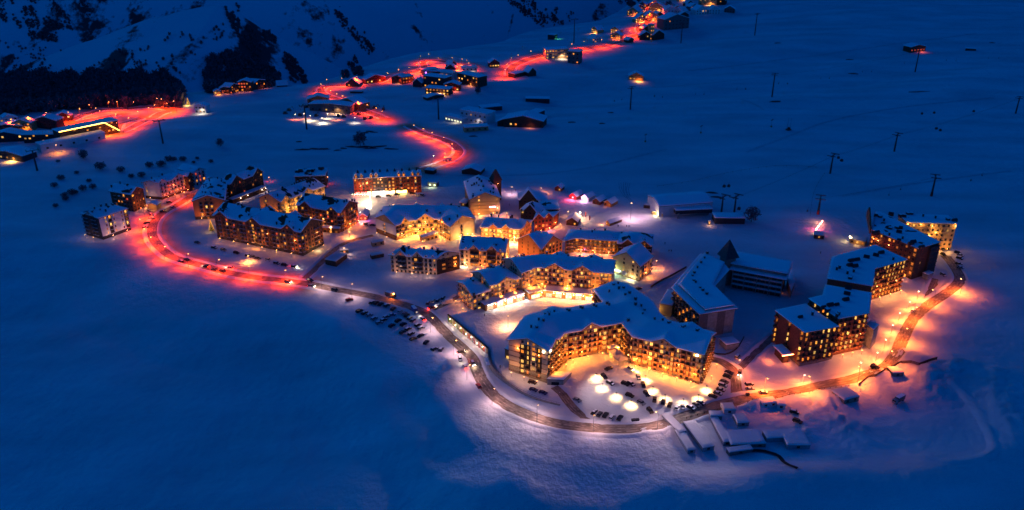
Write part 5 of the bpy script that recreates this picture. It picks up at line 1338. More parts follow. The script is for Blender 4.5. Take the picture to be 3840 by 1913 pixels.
cars([Z6(680, 370), Z6(705, 395), Z6(640, 480), Z6(745, 510), Z6(812, 562), Z6(865, 565)], [(15, -7), (15, -7), (15, -5), (12, -12), (15, -6), (10, -13)], 'parked on the verge opposite the painted wall', 'cars on the verge')
car(Z6(470, 287), (16, -2), 'dark blue car parked between the tight row and the slope edge', color='blue')
car(Z6(130, 167), (14, -4), 'red car parked on the snowy verge of the ring road', color='red', kindc='suv')
car(Z6(718, 318), (-10, -10), 'car with headlights on following the blue truck', color='black', on=True)
cars([Z6(760, 192), Z6(800, 177), Z6(838, 172), Z6(880, 152)], (6, -14), 'parked beside the white lorry behind the plaza hotel', 'cars by the white lorry', snowy=True)
car(Z6(790, 232), (14, -6), 'red-lit car waiting at the junction by the white lorry', color='red', on=True)
cars([Z3(1160, 714), Z3(1297, 757), Z3(1372, 774), Z3(1475, 799), Z3(1570, 822), Z3(1610, 832), Z3(1645, 842), Z3(1733, 855), Z3(1800, 882), Z3(1862, 897)], (16, 4), 'parked in the unlit row below the long brown apartments', 'cars below the brown apartments', color=None)
car(Z3(1940, 908), (16, 4), 'car with lights on at the end of the unlit row', color='black', on=True)
car(Z3(1232, 905), (-16, -4), 'car with a green glow on the red-lit road', color='black', on=True)
for p, l in ((Z3(1297, 930), 'dark car in the red traffic, second in line'), (Z3(1360, 942), 'dark car in the red traffic, third in line'), (Z3(1425, 917), 'car with white headlights in the red traffic')): car(p, (-16, -4), l, 'cars in the red traffic', 'grey', on='white' in l)
cars([Z3(1075, 852), Z3(1030, 868)], (-14, -7), 'parked by a lamp on the red bend', 'cars on the red bend')
cars([Z3(737, 592), Z3(752, 557), Z3(785, 519), Z3(790, 492), Z3(772, 458), Z3(880, 462), Z3(935, 389), Z3(965, 432)], [(12, -3), (12, -5), (14, -3), (10, 8), (10, 8), (14, -3), (14, -3), (12, -6)], 'parked along the red-lit approach to the pale apartments', 'cars on the red approach')
car(Z3(1890, 1030), (16, 4), 'car with red lights passing the side lane junction', color='silver', on=True)
car(Z3(2080, 1067), (14, 3), 'pale car with lights on just past the side lane', color='silver', on=True)
car(Z3(2270, 1102), (14, 4), 'grey van driving along the ring road', color='grey', kindc='van')
car(Z3(2070, 1020), (16, 5), 'dark car pulled over on the inner verge near the side lane', color='navy')
cars([Z2(2055, 440), Z2(2045, 415), Z2(2050, 380), Z2(2055, 360), Z2(2038, 345)], (14, 4), 'parked in the yard right of the dark sloped hotel', 'cars right of the dark hotel')
cars([Z2(1945, 487), Z2(1945, 357), Z2(1940, 322)], (12, 7), 'parked close under the dark sloped hotel', 'cars under the dark hotel')
cars([Z2(700, 1190), Z2(705, 1220), Z2(790, 1243)], (14, -1), 'parked in the snow beside the junction road', 'cars beside the junction road')
car(Z2(625, 1012), (8, -12), 'white van on the lane beside the concrete hotel', color='white', kindc='van')
car(Z2(1750, 717), (9, -12), 'white snowy car alone on the bright snow strip', color='white')
car(Z2(1505, 1080), (14, -3), 'dark car stuck in the snow strip below the brick block', color='black', snowy=False)
cars([Z4(350, 332), Z4(430, 324), Z4(495, 314), Z4(612, 305)], (14, 1), 'parked in front of the lit shop fronts of the red hotel', 'cars at the red hotel')
cars([Z4(690, 320), Z4(655, 322)], (12, 3), 'snowed-in on the bank right of the red hotel', 'snowed-in cars', snowy=True)
cars([Z4(255, 545), Z4(305, 552)], (14, 2), 'parked by the small red rink hut', 'cars by the rink hut')
for p, l in ((Z5(1055, 508), 'orange-lit pickup among the snow heaps of the works yard'), (Z5(1035, 447), 'dark car buried in the snow heaps of the works yard'), (Z5(1575, 145), 'dark wrecked car on the snow strip above the board fence')): car(p, (12, 4), l, None, 'brown' if 'orange' in l else 'black')
def lorry(px, d, label, boxm, cabm, L=7.5):
    x, y, z = G(px); x2, y2, _ = G((px[0]+d[0], px[1]+d[1]))
    t = thing('lorry', label, 'lorry', (x, y, z+.12), math.atan2(y2-y, x2-x))
    b = MB(); b.box(-L/2, L/2-2.2, -1.25, 1.25, .9, 3.4); b.box(-L/2+.1, L/2-2.3, -1.15, 1.15, 3.4, 3.6, 1, .92); ob('cargo_box', b.me('cargo_box', [boxm, roofsnow_m]), t)
    b = MB(); b.prism([(L/2-2.1, .6), (L/2, .6), (L/2+.05, 1.5), (L/2-.4, 2.7), (L/2-2.1, 2.8)], -1.15, 1.15, 0, 'y'); ob('cab', b.me('cab', [cabm]), t)
    b = MB(); b.box(L/2-.42, L/2-.02, -1.05, 1.05, 1.55, 2.4, 0, .8); ob('windscreen', b.me('windscreen', [glass_m]), t)
    b = MB(); b.tube((0, -.18, 0), (0, .18, 0), .5, k=10); wh = cached('lwheel', lambda: b.me('wheel', [MATS['tyre']]))
    for wx in (-L/2+1.3, L/2-1.2):
        for wy in (-1.0, 1.0): ob('wheel', wh, t, (wx, wy, .48))
    return t
lorry(Z6(655, 262), (10, 12), 'blue covered truck on the ring road beside the tight row of cars', mat('blue_tarp', (.08, .1, .3), .6), PAINT[5])
lorry(Z6(915, 195), (-16, 5), 'white box lorry backed up to the plaza hotel', mat('white_box', (.5, .45, .4), .6), PAINT[1])
t = lorry(Z6(460, 138), (14, 5), 'dark tipper truck with an orange beacon on the ring road', PAINT[3], PAINT[0]); light(t, (2.5, -1.6, 2.5), 900, ORG, .3)
bb = MB(); bb.box(-.3, .3, -.25, .25, 0, .4); ob('beacon', bb.me('beacon', [emat('beacon', (1, .35, .05), 60)]), t, (2.6, 0, 2.8))
lorry(Z5(1730, 372), (-12, 7), 'grey box truck standing alone on the dark snow field', PAINT[3], PAINT[2], 8)
# ------------------------------------------------------------------ huts, kiosks, works yard
random.seed(5)
def hut(px, d, w, l, h, rise, label, wall, name='hut', cat='hut', lit=1, pane=None, lightp=0, col=WARM, flat=False, snow=.45, wins=2, group=None, off=0.0):
    """px: foot of the front wall's middle; d: direction of the front wall in the picture"""
    x, y, z = G(px); x2, y2, _ = G((px[0]+d[0], px[1]+d[1]))
    t = thing(name, label, cat, (x, y, z), math.atan2(y2-y, x2-x), group)
    b = MB()
    if flat: b.box(-w/2, w/2, 0, l, -.8, h)
    else: b.prism([(-w/2, -.8), (w/2, -.8), (w/2, h), (0, h+rise), (-w/2, h)], 0, l, 0, 'y')
    ob('wall', b.me('wall', [wall]), t)
    b = MB(); o = .45
    if flat:
        b.box(-w/2-.2, w/2+.2, -.2, l+.2, h+.003, h+.12); ro = ob('roof', b.me('roof', [dark_m]), t)
        b = MB(); b.box(-w/2-.15, w/2+.15, -.15, l+.15, h+.12, h+.12+snow*.55); b.box(-w/2-.15, w/2+.15, -.15, l+.15, h+.12+snow*.55, h+.12+snow, 0, .86); ob('snow_cover', b.me('snow_cover', [bank_m]), ro)
    else:
        k = rise/(w/2); e = h-o*k
        b.prism([(-w/2-o, e), (0, h+rise), (w/2+o, e), (w/2+o, e+.14), (0, h+rise+.14), (-w/2-o, e+.14)], -o, l+o, 0, 'y'); ro = ob('roof', b.me('roof', [wood_m]), t)
        b = MB(); b.prism([(-w/2-o, e+.15), (0, h+rise+.15), (w/2+o, e+.15), (w/2+o-.1, e+.15+snow*.8), (0, h+rise+.15+snow), (-w/2-o+.1, e+.15+snow*.8)], -o+.02, l+o-.02, 0, 'y'); ob('snow_cover', b.me('snow_cover', [roofsnow_m]), ro)
    for i in range(wins):
        on = R() < lit
        ww = min(1.5, w/wins*.6); hh = min(1.6, h*.55)
        ob('window', window_mesh(ww, hh, (pane or random.choice(LIT)) if on else glass_m, frame_m), t, (w*((i+.5)/wins-.5), 0, min(.9, h*.3)))
    if lightp: light(t, (off, -2.5, h*.75), lightp, col, .4)
    return t
hut(Z4(232, 508), (10, 0), 6.5, 12, 3.2, 2.2, 'small red hut with purple lights beside the ice rink', M['red'], lightp=520, col=(1, .5, .6))
light(C.objects['hut'], (3.8, -1, 1.5), 160, (.4, .1, 1), .3)
PK = emat('neon_red', (1, .12, .15), 14)
hut(Z4(1735, 282), (10, 1.5), 6, 8, 2.8, 2.2, 'lone small hut with a lit window above the dark chalets', M['red'], lit=.8, wins=2)
hut(Z4(1850, 345), (10, 2.5), 7, 11, 3, 2.4, 'piste hut glowing red, leftmost of the four in a row', M['red'], lit=1, pane=PK, lightp=4500, col=(1, .06, .16), wins=1, group='piste huts')
hut(Z4(1942, 358), (10, 2.5), 7, 11, 3, 2.4, 'piste hut glowing white, second of the four in a row', M['white'], lit=1, pane=shop_m, lightp=2200, col=(1, .5, .85), wins=1, group='piste huts')
hut(Z4(2030, 385), (10, 2.5), 7, 11, 3, 2.4, 'dark red piste hut with a green-lit door, third of the four', M['red'], lit=.6, lightp=60, col=(1, .8, .3), group='piste huts')
hut(Z4(2118, 400), (10, 2.5), 7, 11, 3, 2.4, 'piste hut with an orange gable, last of the four in a row', M['orange'], lit=.5, lightp=110, col=ORG, group='piste huts')
hut(Z4(1843, 548), (10, 1), 9, 12, 3.5, 3, 'dark cabin with one lit window behind the chalet court', M['dbrown'], lit=.5)
hut(Z4(2120, 548), (10, 4), 4, 14, 2.5, 1.6, 'long orange-lit snack bar by the red beach flags', M['orange'], lit=1, lightp=900, col=(1, .35, .12), off=-4)
hut(Z4(2425, 415), (10, 1), 6, 5, 2.6, 1, 'small dark ticket hut beside the lift hall', M['dbrown'], lit=0, flat=True)
hut(Z4(2500, 470), (10, 2.5), 10, 7, 2.6, 1, 'yellow-lit igloo bar in front of the lift hall', M['ochre'], lit=1, pane=LIT[2], lightp=1300, col=(1, .8, .35), flat=True, wins=4)
for k, (dx, dy) in enumerate(((0, 0), (32, 28))):
    x, y, z = G(Z4(1945+dx, 490+dy)); t = thing('banner_flag', 'tall red banner flag on the lit snow, %s' % ('nearer the huts' if k == 0 else 'farther from the huts'), 'flag', (x, y, z), .4, 'banner flags')
    b = MB(); b.tube((0, 0, -.3), (0, 0, 5.2), .05); ob('pole', b.me('pole', [post_m]), t)
    b = MB(); b.prism([(.05, 1.2), (.9, 1.3), (1.1, 3.5), (.7, 4.9), (.05, 5.2)], -.03, .03, 0, 'y'); ob('cloth', b.me('cloth', [mat('flag_red', (.5, .03, .02), .7)]), t)
x, y, z = G(Z4(1905, 500)); t = thing('floodlight_mast', 'floodlight mast pouring white light on the snow behind the cabin', 'lamp', (x, y, z)); b = MB(); b.tube((0, 0, -.3), (0, 0, 6), .1); ob('pole', b.me('pole', [post_m]), t); b = MB(); b.box(-.4, .4, -.3, 0, 5.6, 6.1); ob('lamp_head', b.me('lamp_head', [lamp_white]), t); light(t, (.6, -1, 5.4), 6500, (1, .5, .25), .4)
street_lamp(Z4(2300, 440), 'added fill lamp washing the open piste pink beside the huts', None, 26000, (1, .52, .62), h=14, arm=0, cone=168)  # made-up mast lamp, added to spread pinkish light over the piste
street_lamp(Z4(1380, 250), 'lamp on the pale walkway beside the tan block', None, 6000, (1, .5, .6), h=7, arm=0, cone=168)
street_lamp(Z4(1815, 440), 'orange globe lamp beside the red gabled lodge', None, 1500, ORG, h=5, arm=0)
street_lamp(Z4(1280, 235), 'red-glowing lamp beside the dark tower of the tan block', None, 2500, (1, .25, .12), h=6, arm=0, glow=lamp_red)
street_lamp(Z3(1735, 185), 'small red lamp on the dark snow behind the dark apartments', None, 900, RED, h=4, arm=0, glow=lamp_red)
street_lamp(Z3(2208, 180), 'tall red lamp behind the wind-swept flat roof', None, 900, RED, h=7, arm=0, glow=lamp_red)
# lift stations
lh = Building('lift_hall', 'big white lift hall with a curved snowy roof and dark boarding deck', 'lift station')
P = rect(Z8(425, 1060), Z8(745, 1035), 9, 26)
lh.block(P, 9, roof='hip', gables=(1, 3), slope=.22, cap=3.5, wall=M['white'], floors=2, over=.3, snow=.7)
lh.block(rect(Z8(525, 1085), Z8(745, 1075), 6.5, 9), 6.5, zb=3.2, roof='flat', wall=M['black'], floors=1, over=.4, snow=.6)
for q in (Z8(540, 1130), Z8(712, 1108)):
    x, y, z = G(q); b = MB(); b.box(-.8, .8, -.8, .8, -.5, 4); ob('pillar', b.me('pillar', [conc_m]), lh.root, (x-lh.o.x, y-lh.o.y, z-lh.o.z))
light(lh.root, (-30, -18, 6), 1500, (.95, .5, .75), .8)
l2 = Building('gondola_shed', 'long low dark gondola shed with a snow-covered roof', 'lift station')
l2.block(rect(Z8(755, 1128), Z8(938, 1130), 5, 12), 5, roof='flat', wall=M['black'], floors=1, over=.4, snow=.7)
hut(Z8(722, 1168), (10, 0), 1.5, 1.5, 3, 1, 'small glowing kiosk before the gondola shed', M['ochre'], lit=1, pane=LIT[2], lightp=300, col=(1, .5, .25), wins=1, flat=True)
# apres-ski bar and lit cabin by the dark hotel
hut(TC(690, 410), (10, 1), 7, 8, 3, 1, 'dark flat-roofed bar with red fairy lights on the piste', M['black'], lit=.4, flat=True, wins=3)
x, y, z = G(TC(660, 300)); t = thing('fairy_lights', 'string of red and white fairy lights climbing past the piste bar', 'string lights', (x, y, z))
for k in range(14):
    q = G(TC(640+k*7, 350-k*9)); b = MB(); b.box(-.3, .3, -.3, .3, 0, .5)
    ob('bulb', unit_box('bulb_red', emat('bulb_red', (1, .06, .06), 30), .5, .5, .5) if k % 3 else unit_box('bulb_white', emat('bulb_white', (1, .6, .3), 40), .5, .5, .5), t, (q[0]-x, q[1]-y, q[2]-z+2.2))
light(t, (0, -2, 2.5), 1800, (1, .06, .25), .4); light(t, (6, 14, 3), 800, (1, .4, .2), .4)
hut(TC(1120, 470), (10, 2), 11, 9, 3.2, 1, 'pale cabin with a bright yellow side beside the dark hotel prow', M['ochre'], lit=.5, flat=True, wins=3, lightp=300, col=(1, .5, .12))
x, y, z = G(TC(1030, 440)); t = thing('post_lamp', 'bright lamp at the corner of the pale cabin', 'lamp', (x, y, z)); b = MB(); b.tube((0, 0, -.3), (0, 0, 4), .08); ob('pole', b.me('pole', [post_m]), t); b = MB(); b.box(-.25, .25, -.25, .25, 4, 4.5); ob('lamp_head', b.me('lamp_head', [lamp_white]), t); light(t, (0, -1, 4), 1300, (1, .65, .2), .3)
# sheds and shelters on the empty slope
hut(Z3(2235, 895), (10, 2), 9, 14, 4, 1, 'brown barn half buried in the snow field', M['dbrown'], lit=0, flat=True, snow=.8, wins=1)
hut(Z4(350, 705), (10, -2), 9, 3.5, 3, 1, 'open wooden shelter with a tilted snowy roof beside the chalet hotel', M['tan'], lit=0, flat=True, wins=2)
hut(Z4(345, 800), (10, -2), 9, 4, 2.6, 1, 'open wooden frame shelter next to the cream townhouse', M['dbrown'], lit=0, flat=True, wins=2)
hut(Z3(2345, 800), (10, -1), 6, 6, 3, 1, 'dark kiosk with a lit sign on the snow beside the side lane', M['black'], lit=1, pane=LIT[1], flat=True, wins=1)
hut(Z4(765, 248), (10, 1), 9, 5, 3.6, 1, 'lit bus shelter on the snow right of the red hotel', M['grey'], lit=1, pane=emat('shelter_green', (.8, 1, .5), 4), lightp=500, col=(.9, 1, .6), flat=True, wins=2)
hut(Z4(740, 150), (10, 1), 9, 7, 3.5, 1, 'dark brown shed above the bus shelter', M['dbrown'], lit=0, flat=True)
hut(Z4(1065, 155), (10, 1), 18, 14, 3.5, 3, 'low dark shed with a wide snowy roof behind the tan block', M['dbrown'], lit=0)
hut((1680, 607), (10, 0), 7, 4, 4, 1, 'white roadside container below the red upper bend', M['white'], lit=0, flat=True)
# works yard: containers, tents and cabins
def box_at(px, d, w, l, h, label, m, **k): return hut(px, (d[0], d[1]+random.uniform(-.7, .7)), w, l, h*.8, 0, label, m, name=k.pop('name', 'container'), cat=k.pop('cat', 'container'), flat=True, lit=0, wins=k.pop('wins', 1), snow=.7, **k)
tarp = mat('grey_tarp', (.25, .27, .3), .7, .2)
box_at(Z5(345, 718), (12, -1.6), 4, 16, 2.6, 'long snow-capped grey tent nearest the road bend, lower half', tarp, name='storage_tent', cat='tent')
box_at(Z5(285, 600), (12, -1.6), 4, 16, 3, 'long snow-capped grey tent nearest the road bend, upper half', tarp, name='storage_tent', cat='tent')
box_at(Z5(458, 700), (12, -1.6), 6, 21, 2.8, 'long snow-capped grey tent, second from the road bend', tarp, name='storage_tent', cat='tent')
box_at(Z5(583, 665), (12, -1.6), 3.8, 21, 2.8, 'long narrow snow-capped tent beside the big work cabin', tarp, name='storage_tent', cat='tent')
box_at(Z5(725, 680), (12, -1.2), 17, 11, 2.6, 'big snow-covered work cabin with an orange door', M['grey'], name='work_cabin', cat='cabin', wins=3)
box_at(Z5(675, 722), (12, -1.5), 12, 3, 2.4, 'small flat container in front of the big work cabin', M['grey'])
box_at(Z5(975, 637), (12, -1.6), 19, 6, 2.8, 'long grey container right of the big work cabin', tarp)
box_at(Z5(1060, 690), (12, -.6), 11, 8, 3, 'grey container nearest the dark snow field', tarp)
box_at(Z5(508, 492), (12, -.5), 6, 4, 2.8, 'striped red and white kiosk beside the works fence', mat('striped', (.45, .2, .18), .7, .6, 3))
box_at(Z5(600, 452), (12, 0), 6, 6, 2.8, 'rounded snow-capped hut behind the striped kiosk', M['white'], name='work_cabin', cat='cabin')
box_at(Z5(868, 405), (12, -1.5), 8.5, 5, 2.6, 'white cabin under the rail fence', M['white'], name='work_cabin', cat='cabin', wins=2)
box_at(Z5(946, 420), (12, -.3), 4.2, 5, 3, 'narrow white toilet cabin under the rail fence', M['white'], name='work_cabin', cat='cabin')
box_at(Z5(1415, 378), (12, -2), 10, 9, 3.6, 'stone cottage with a thick snow cap below the rail fence', M['stone'], name='cottage', cat='cottage', wins=2)
box_at(Z5(1728, 203), (12, -1), 6, 6, 3, 'stone hut beside the board fence', M['stone'], name='cottage', cat='cottage')
box_at(Z5(690, 535), (12, -1), 6, 7, 2.6, 'pinkish container between the striped kiosk and the work cabin', mat('pink_panel', (.4, .3, .28), .7))
for k, px in enumerate((Z1(1420, 1155), Z1(1446, 1153), Z2(690, 1255))):
    x, y, z = G(px); t = thing('waste_bin', ['dark waste bin at the car park entrance, nearer the cars', 'dark waste bin at the car park entrance, farther from the cars', 'dark waste bin beside the junction road cars'][k], 'bin', (x, y, z), .2, 'waste bins')
    b = MB(); b.box(-.9, .9, -.6, .6, .1, 1.2, 0, 1.08); ob('tub', b.me('tub', [dark_m]), t); b = MB(); b.box(-1, 1, -.7, .7, 1.2, 1.35); ob('lid', b.me('lid', [dark_m]), t)
# drainage trench cloth
pt = smooth_path([G(Z5(*q))[:2] for q in ((745, 705), (800, 702), (870, 715), (930, 740), (960, 775), (1000, 800), (1058, 820))], 2)
tag(ob('black_tarpaulin', strip_mesh('black_tarpaulin', pt, np.linspace(-1.1, 1.1, 5), lambda p: .5+.35*vnoise(p[..., 0]/1.5, p[..., 1]/1.5), mat('black_tarp', (.012, .012, .014), .7))), 'black tarpaulin strip snaking down the dark snow', 'tarpaulin')
# fences
def fence(pts, label, hgt=1.3, rails=2, step=3.0, board=False):
    P = smooth_path([G(p)[:2] for p in pts], step)
    t = thing('fence', label, 'fence', (*P[0], gz(*P[0]))); z0 = gz(*P[0])
    pm = cached(('fp', hgt), lambda: (lambda b: (b.box(-.09, .09, -.09, .09, -.4, hgt+.1), b.me('post', [wood_m]))[1])(MB()))
    for i, p in enumerate(P):
        ob('post', pm, t, (p[0]-P[0][0], p[1]-P[0][1], gz(*p)-z0))
        if i+1 < len(P):
            q = P[i+1]; a_, b_ = (p[0]-P[0][0], p[1]-P[0][1], gz(*p)-z0), (q[0]-P[0][0], q[1]-P[0][1], gz(*q)-z0)
            for k in range(rails):
                zk = hgt*(k+1)/rails-.12
                b = MB(); b.tube((a_[0], a_[1], a_[2]+zk), (b_[0], b_[1], b_[2]+zk), .22 if board else .09, k=4); ob('rail', b.me('rail', [wood_m]), t)
fence([Z5(1400, 272), Z5(1200, 295), Z5(1000, 335), Z5(880, 362), Z5(720, 385)], 'two-railed snowy fence between the ring road and the works yard', 1.5)
fence([Z5(645, 415), Z5(560, 425), Z5(470, 440), Z5(310, 485)], 'low barrier fence beside the striped kiosk', 1.2)
fence([Z5(1465, 265), Z5(1520, 220), Z5(1620, 180), Z5(1750, 115), Z5(1870, 128), Z5(1930, 105), Z5(1990, 88)], 'dark board fence around the stone hut', 1.8, 3, board=True)
fence([TB(0, 600), TB(110, 530), TB(250, 460), TB(400, 375)], 'dark low fence between the lit piste and the concrete hotel', 1.4, 3, board=True)
fence([Z8(415, 945), Z8(620, 915), Z8(860, 860), Z8(1110, 825), Z8(1350, 832)], 'faint snow fence curving across the nursery piste', 1.2, 1, 9)
fence([Z8(1400, 870), Z8(1355, 940), Z8(1330, 1010), Z8(1315, 1120)], 'snow fence running down beside the red-footed pylon', 1.2, 1, 9)
fence([Z1(2180, 580), Z1(2130, 660), Z1(2050, 700), Z1(1960, 690)], 'dark curved kerb fence behind the courtyard hotel', 1.0, 2, board=True)

# ------------------------------------------------------------------ ski lifts
def pylon(px, foot, hh, label, group, red=False, rz_=.9):
    x, y, z = G(foot)
    t = thing('lift_pylon', label, 'pylon', (x, y, z), rz_, group); t.scale = (1.5, 1.5, 1.08)
    b = MB(); b.tube((0, 0, -1), (0, 0, hh), .62, .38, 8); ob('mast', b.me('mast', [dark_m]), t)
    if red:
        b = MB(); b.tube((0, 0, -.5), (0, 0, 3.2), .75, .68, 8); ob('base_wrap', b.me('base_wrap', [mat('crash_pad_red', (.4, .03, .02), .7)]), t)
    b = MB(); b.box(-3.6, 3.6, -.3, .3, hh-.2, hh+.3); ob('crossarm', b.me('crossarm', [dark_m]), t)
    for sx in (-3.3, 3.3):
        b = MB(); b.box(sx-.3, sx+.3, -2.6, 2.6, hh+.3, hh+.75); ob('sheave_train', b.me('sheave_train', [dark_m]), t)
    b = MB(); b.tube((-1.2, 0, hh+.3), (-.6, 0, hh+2), .12, k=4); b.tube((1.2, 0, hh+.3), (.6, 0, hh+2), .12, k=4); b.tube((-.6, 0, hh+2), (.6, 0, hh+2), .12, k=4); ob('lifting_frame', b.me('lifting_frame', [dark_m]), t)
    return Vector((x, y, z+hh+.8)), rz_
LOW = [((Z8(790, 1050)), Z8(792, 1108), 14), (Z8(865, 1030), Z8(868, 1105), 14), (Z8(1430, 770), Z8(1434, 865), 16), (Z8(1805, 645), Z8(1811, 735), 16), (Z8(2530, 425), Z8(2526, 512), 17)]
tops = [pylon(a_, f, h, 'lift pylon on the gondola line, %s up from the lift hall' % nth(i), 'gondola line pylons') for i, (a_, f, h) in enumerate(LOW)]
CH = [(Z8(1362, 1030), Z8(1362, 1105), 13), (Z8(2030, 895), Z8(2030, 998), 16)]
tops2 = [pylon(a_, f, h, ['lift pylon with a red-padded foot near the piste bar', 'red-footed lift pylon above the dark sloped hotel'][i], 'chairlift pylons', True, 1.2) for i, (a_, f, h) in enumerate(CH)]
UP = [(Z8(250, 400), Z8(257, 488), 24), (Z8(1091, 325), Z8(1091, 415), 26), (Z8(1938, 190), Z8(1934, 268), 28)]
tops3 = [pylon(a_, f, h, 'tall pylon of the upper chairlift crossing the dark piste, %s from the village side' % nth(i), 'upper chairlift pylons', False, 1.2) for i, (a_, f, h) in enumerate(UP)]
for i, (f, h) in enumerate(((ZC(1530, 380), 30), (ZC(2178, 312), 32), (ZL(1125, 990), 22), (ZL(258, 1178), 18), (ZB(323, 655), 24), (ZB(1385, 575), 22), (ZC(590, 385), 36))):
    pylon(None, f, h, ['lift pylon below the big house of the hill village', 'farthest lift pylon high on the dark piste', 'lift pylon on the snow below the gold-edged hotel', 'lift pylon behind the dark bushes at the picture edge', 'lift pylon in front of the machinery yard', 'lift pylon beside the white lift building', 'tall mast with a dark cabin on the ridge'][i], 'single pylons', False, random.uniform(0, 2))
def cable(a_, b_, name, label):
    m_ = (a_+b_)/2-Vector((0, 0, (a_-b_).length*.018)); b = MB()
    pts = [a_.lerp(m_, t).lerp(m_.lerp(b_, t), t) for t in np.linspace(0, 1, 9)]
    for p, q in zip(pts[:-1], pts[1:]): b.tube(p, q, .07, k=3)
    tag(ob('lift_cable', b.me('lift_cable', [dark_m])), label, 'cable', 'lift cables')
names = ['the lift hall', 'the nursery piste', 'the mid piste', 'the upper piste']
for i in range(1, 4):
    for s in (-1, 1):
        off = Vector((math.cos(.9)*3.3*s, math.sin(.9)*3.3*s, 0)); cable(tops[i][0]+off, tops[i+1][0]+off, 'lift_cable', 'gondola cable span rising over %s, %s side' % (names[i], 'uphill' if s > 0 else 'downhill'))
off = Vector((0, 0, 0)); cable(tops2[0][0], tops2[1][0], 'c', 'chairlift cable span above the dark sloped hotel')
for i in range(2): cable(tops3[i][0], tops3[i+1][0], 'c', 'upper chairlift cable span, %s from the village side' % nth(i))
def hang(px, off, label, group, gondola):
    x, y, z = G(px, off); t = thing('gondola_cabin' if gondola else 'lift_chair', label, 'gondola' if gondola else 'chair', (x, y, z+off), random.uniform(-.3, .3)+1.0, group)
    b = MB(); b.tube((0, 0, 1.2), (0, 0, 3.4), .08, k=4); ob('hanger', cached('hanger', lambda: b.me('hanger', [dark_m])), t)
    if gondola:
        b = MB(); b.box(-1, 1, -1.1, 1.1, -.9, .1, 0, 1.12); b.box(-1.1, 1.1, -1.2, 1.2, .1, 1.2, 0, .75); ob('cabin', cached('gcab', lambda: b.me('cabin', [dark_m])), t)
    else:
        b = MB(); b.box(-1.1, 1.1, -.3, .4, -.1, .1); ob('seat', cached('cseat', lambda: b.me('seat', [dark_m])), t)
        b = MB(); b.box(-1.1, 1.1, .35, .5, -.1, 1.2); ob('backrest', cached('cback', lambda: b.me('backrest', [dark_m])), t)
for i, p in enumerate((Z8(897, 1072), Z8(1483, 772), Z8(1502, 788), Z8(2060, 600), Z8(2083, 610), Z8(1975, 512), Z8(2047, 507), Z8(2280, 498), Z8(810, 940), Z8(837, 938))): hang(p, 10, 'dark gondola cabin hanging above the snow, %s of those on the gondola line' % nth(i), 'gondola cabins', True)
for i, p in enumerate((Z8(1782, 993), Z8(1850, 960), Z8(2265, 908), Z8(2330, 878), Z8(1302, 1088))): hang(p, 8, 'empty lift chair above the lower piste, %s of five' % nth(i), 'lower lift chairs', False)
for i, p in enumerate((Z8(165, 440), Z8(208, 432), Z8(400, 412), Z8(448, 416), Z8(642, 398), Z8(692, 400), Z8(886, 370), Z8(937, 370), Z8(1132, 337), Z8(1184, 338), Z8(1379, 308), Z8(1431, 306), Z8(1625, 268), Z8(1679, 265), Z8(1873, 216), Z8(2120, 200), Z8(2176, 203), Z8(2367, 187), Z8(2428, 187))): hang(p, 14, 'empty chair of the upper chairlift, %s from the village side' % nth(i), 'upper lift chairs', False)
for i, f in enumerate((Z8(345, 680), Z8(672, 628), Z8(1087, 592))):
    x, y, z = G(f); t = thing('snow_gun', 'snow gun mast on the dark piste, %s from the huts' % nth(i), 'snow gun', (x, y, z), .5, 'snow guns')
    b = MB(); b.tube((0, 0, -.5), (0, 0, 9), .2, .12); ob('mast', b.me('mast', [dark_m]), t); b = MB(); b.tube((-1.4, 0, 7.5), (1.4, 0, 8.2), .4, .5, 8); ob('fan_barrel', b.me('fan_barrel', [dark_m]), t); b = MB(); b.box(-.6, .6, -.6, .6, -.4, 1.6); ob('base', b.me('base', [mat('pad_orange', (.4, .15, .02), .7)]), t)
x, y, z = G(Z8(1188, 610)); t = thing('snow_groomer', 'groomer with a red light parked below the snow gun masts', 'groomer', (x, y, z), .3)
b = MB(); b.box(-2.4, 2.4, -1.8, 1.8, .2, 1.3); ob('tracks', b.me('tracks', [dark_m]), t); b = MB(); b.box(-.6, 1.6, -1.2, 1.2, 1.3, 3.2, 0, .8); ob('cab', b.me('cab', [PAINT[4]]), t)
for sx in (-2, 2):
    b = MB(); b.tube((sx, 0, 1), (sx*.8, 0, 13), .16, .1); ob('frame_mast', b.me('frame_mast', [dark_m]), t)

# berm of ploughed snow round the dark turning pad
pb_ = smooth_path([G(Z5(*q))[:2] for q in ((1430, 560), (1560, 640), (1720, 690), (1900, 745), (2100, 765), (2280, 745), (2370, 690), (2350, 600), (2290, 480), (2230, 380), (2150, 290), (2060, 215))], 2.5)
kind(ob('snow_bank', strip_mesh('snow_bank', pb_, [-3.4, -2, -.6, .8, 2.2, 3.4], lambda p: np.array([-.3, .3, .9, .8, .3, -.3])[None, :]*(.7+1.9*vnoise(p[..., 0]/3, p[..., 1]/3)), bank_m)))

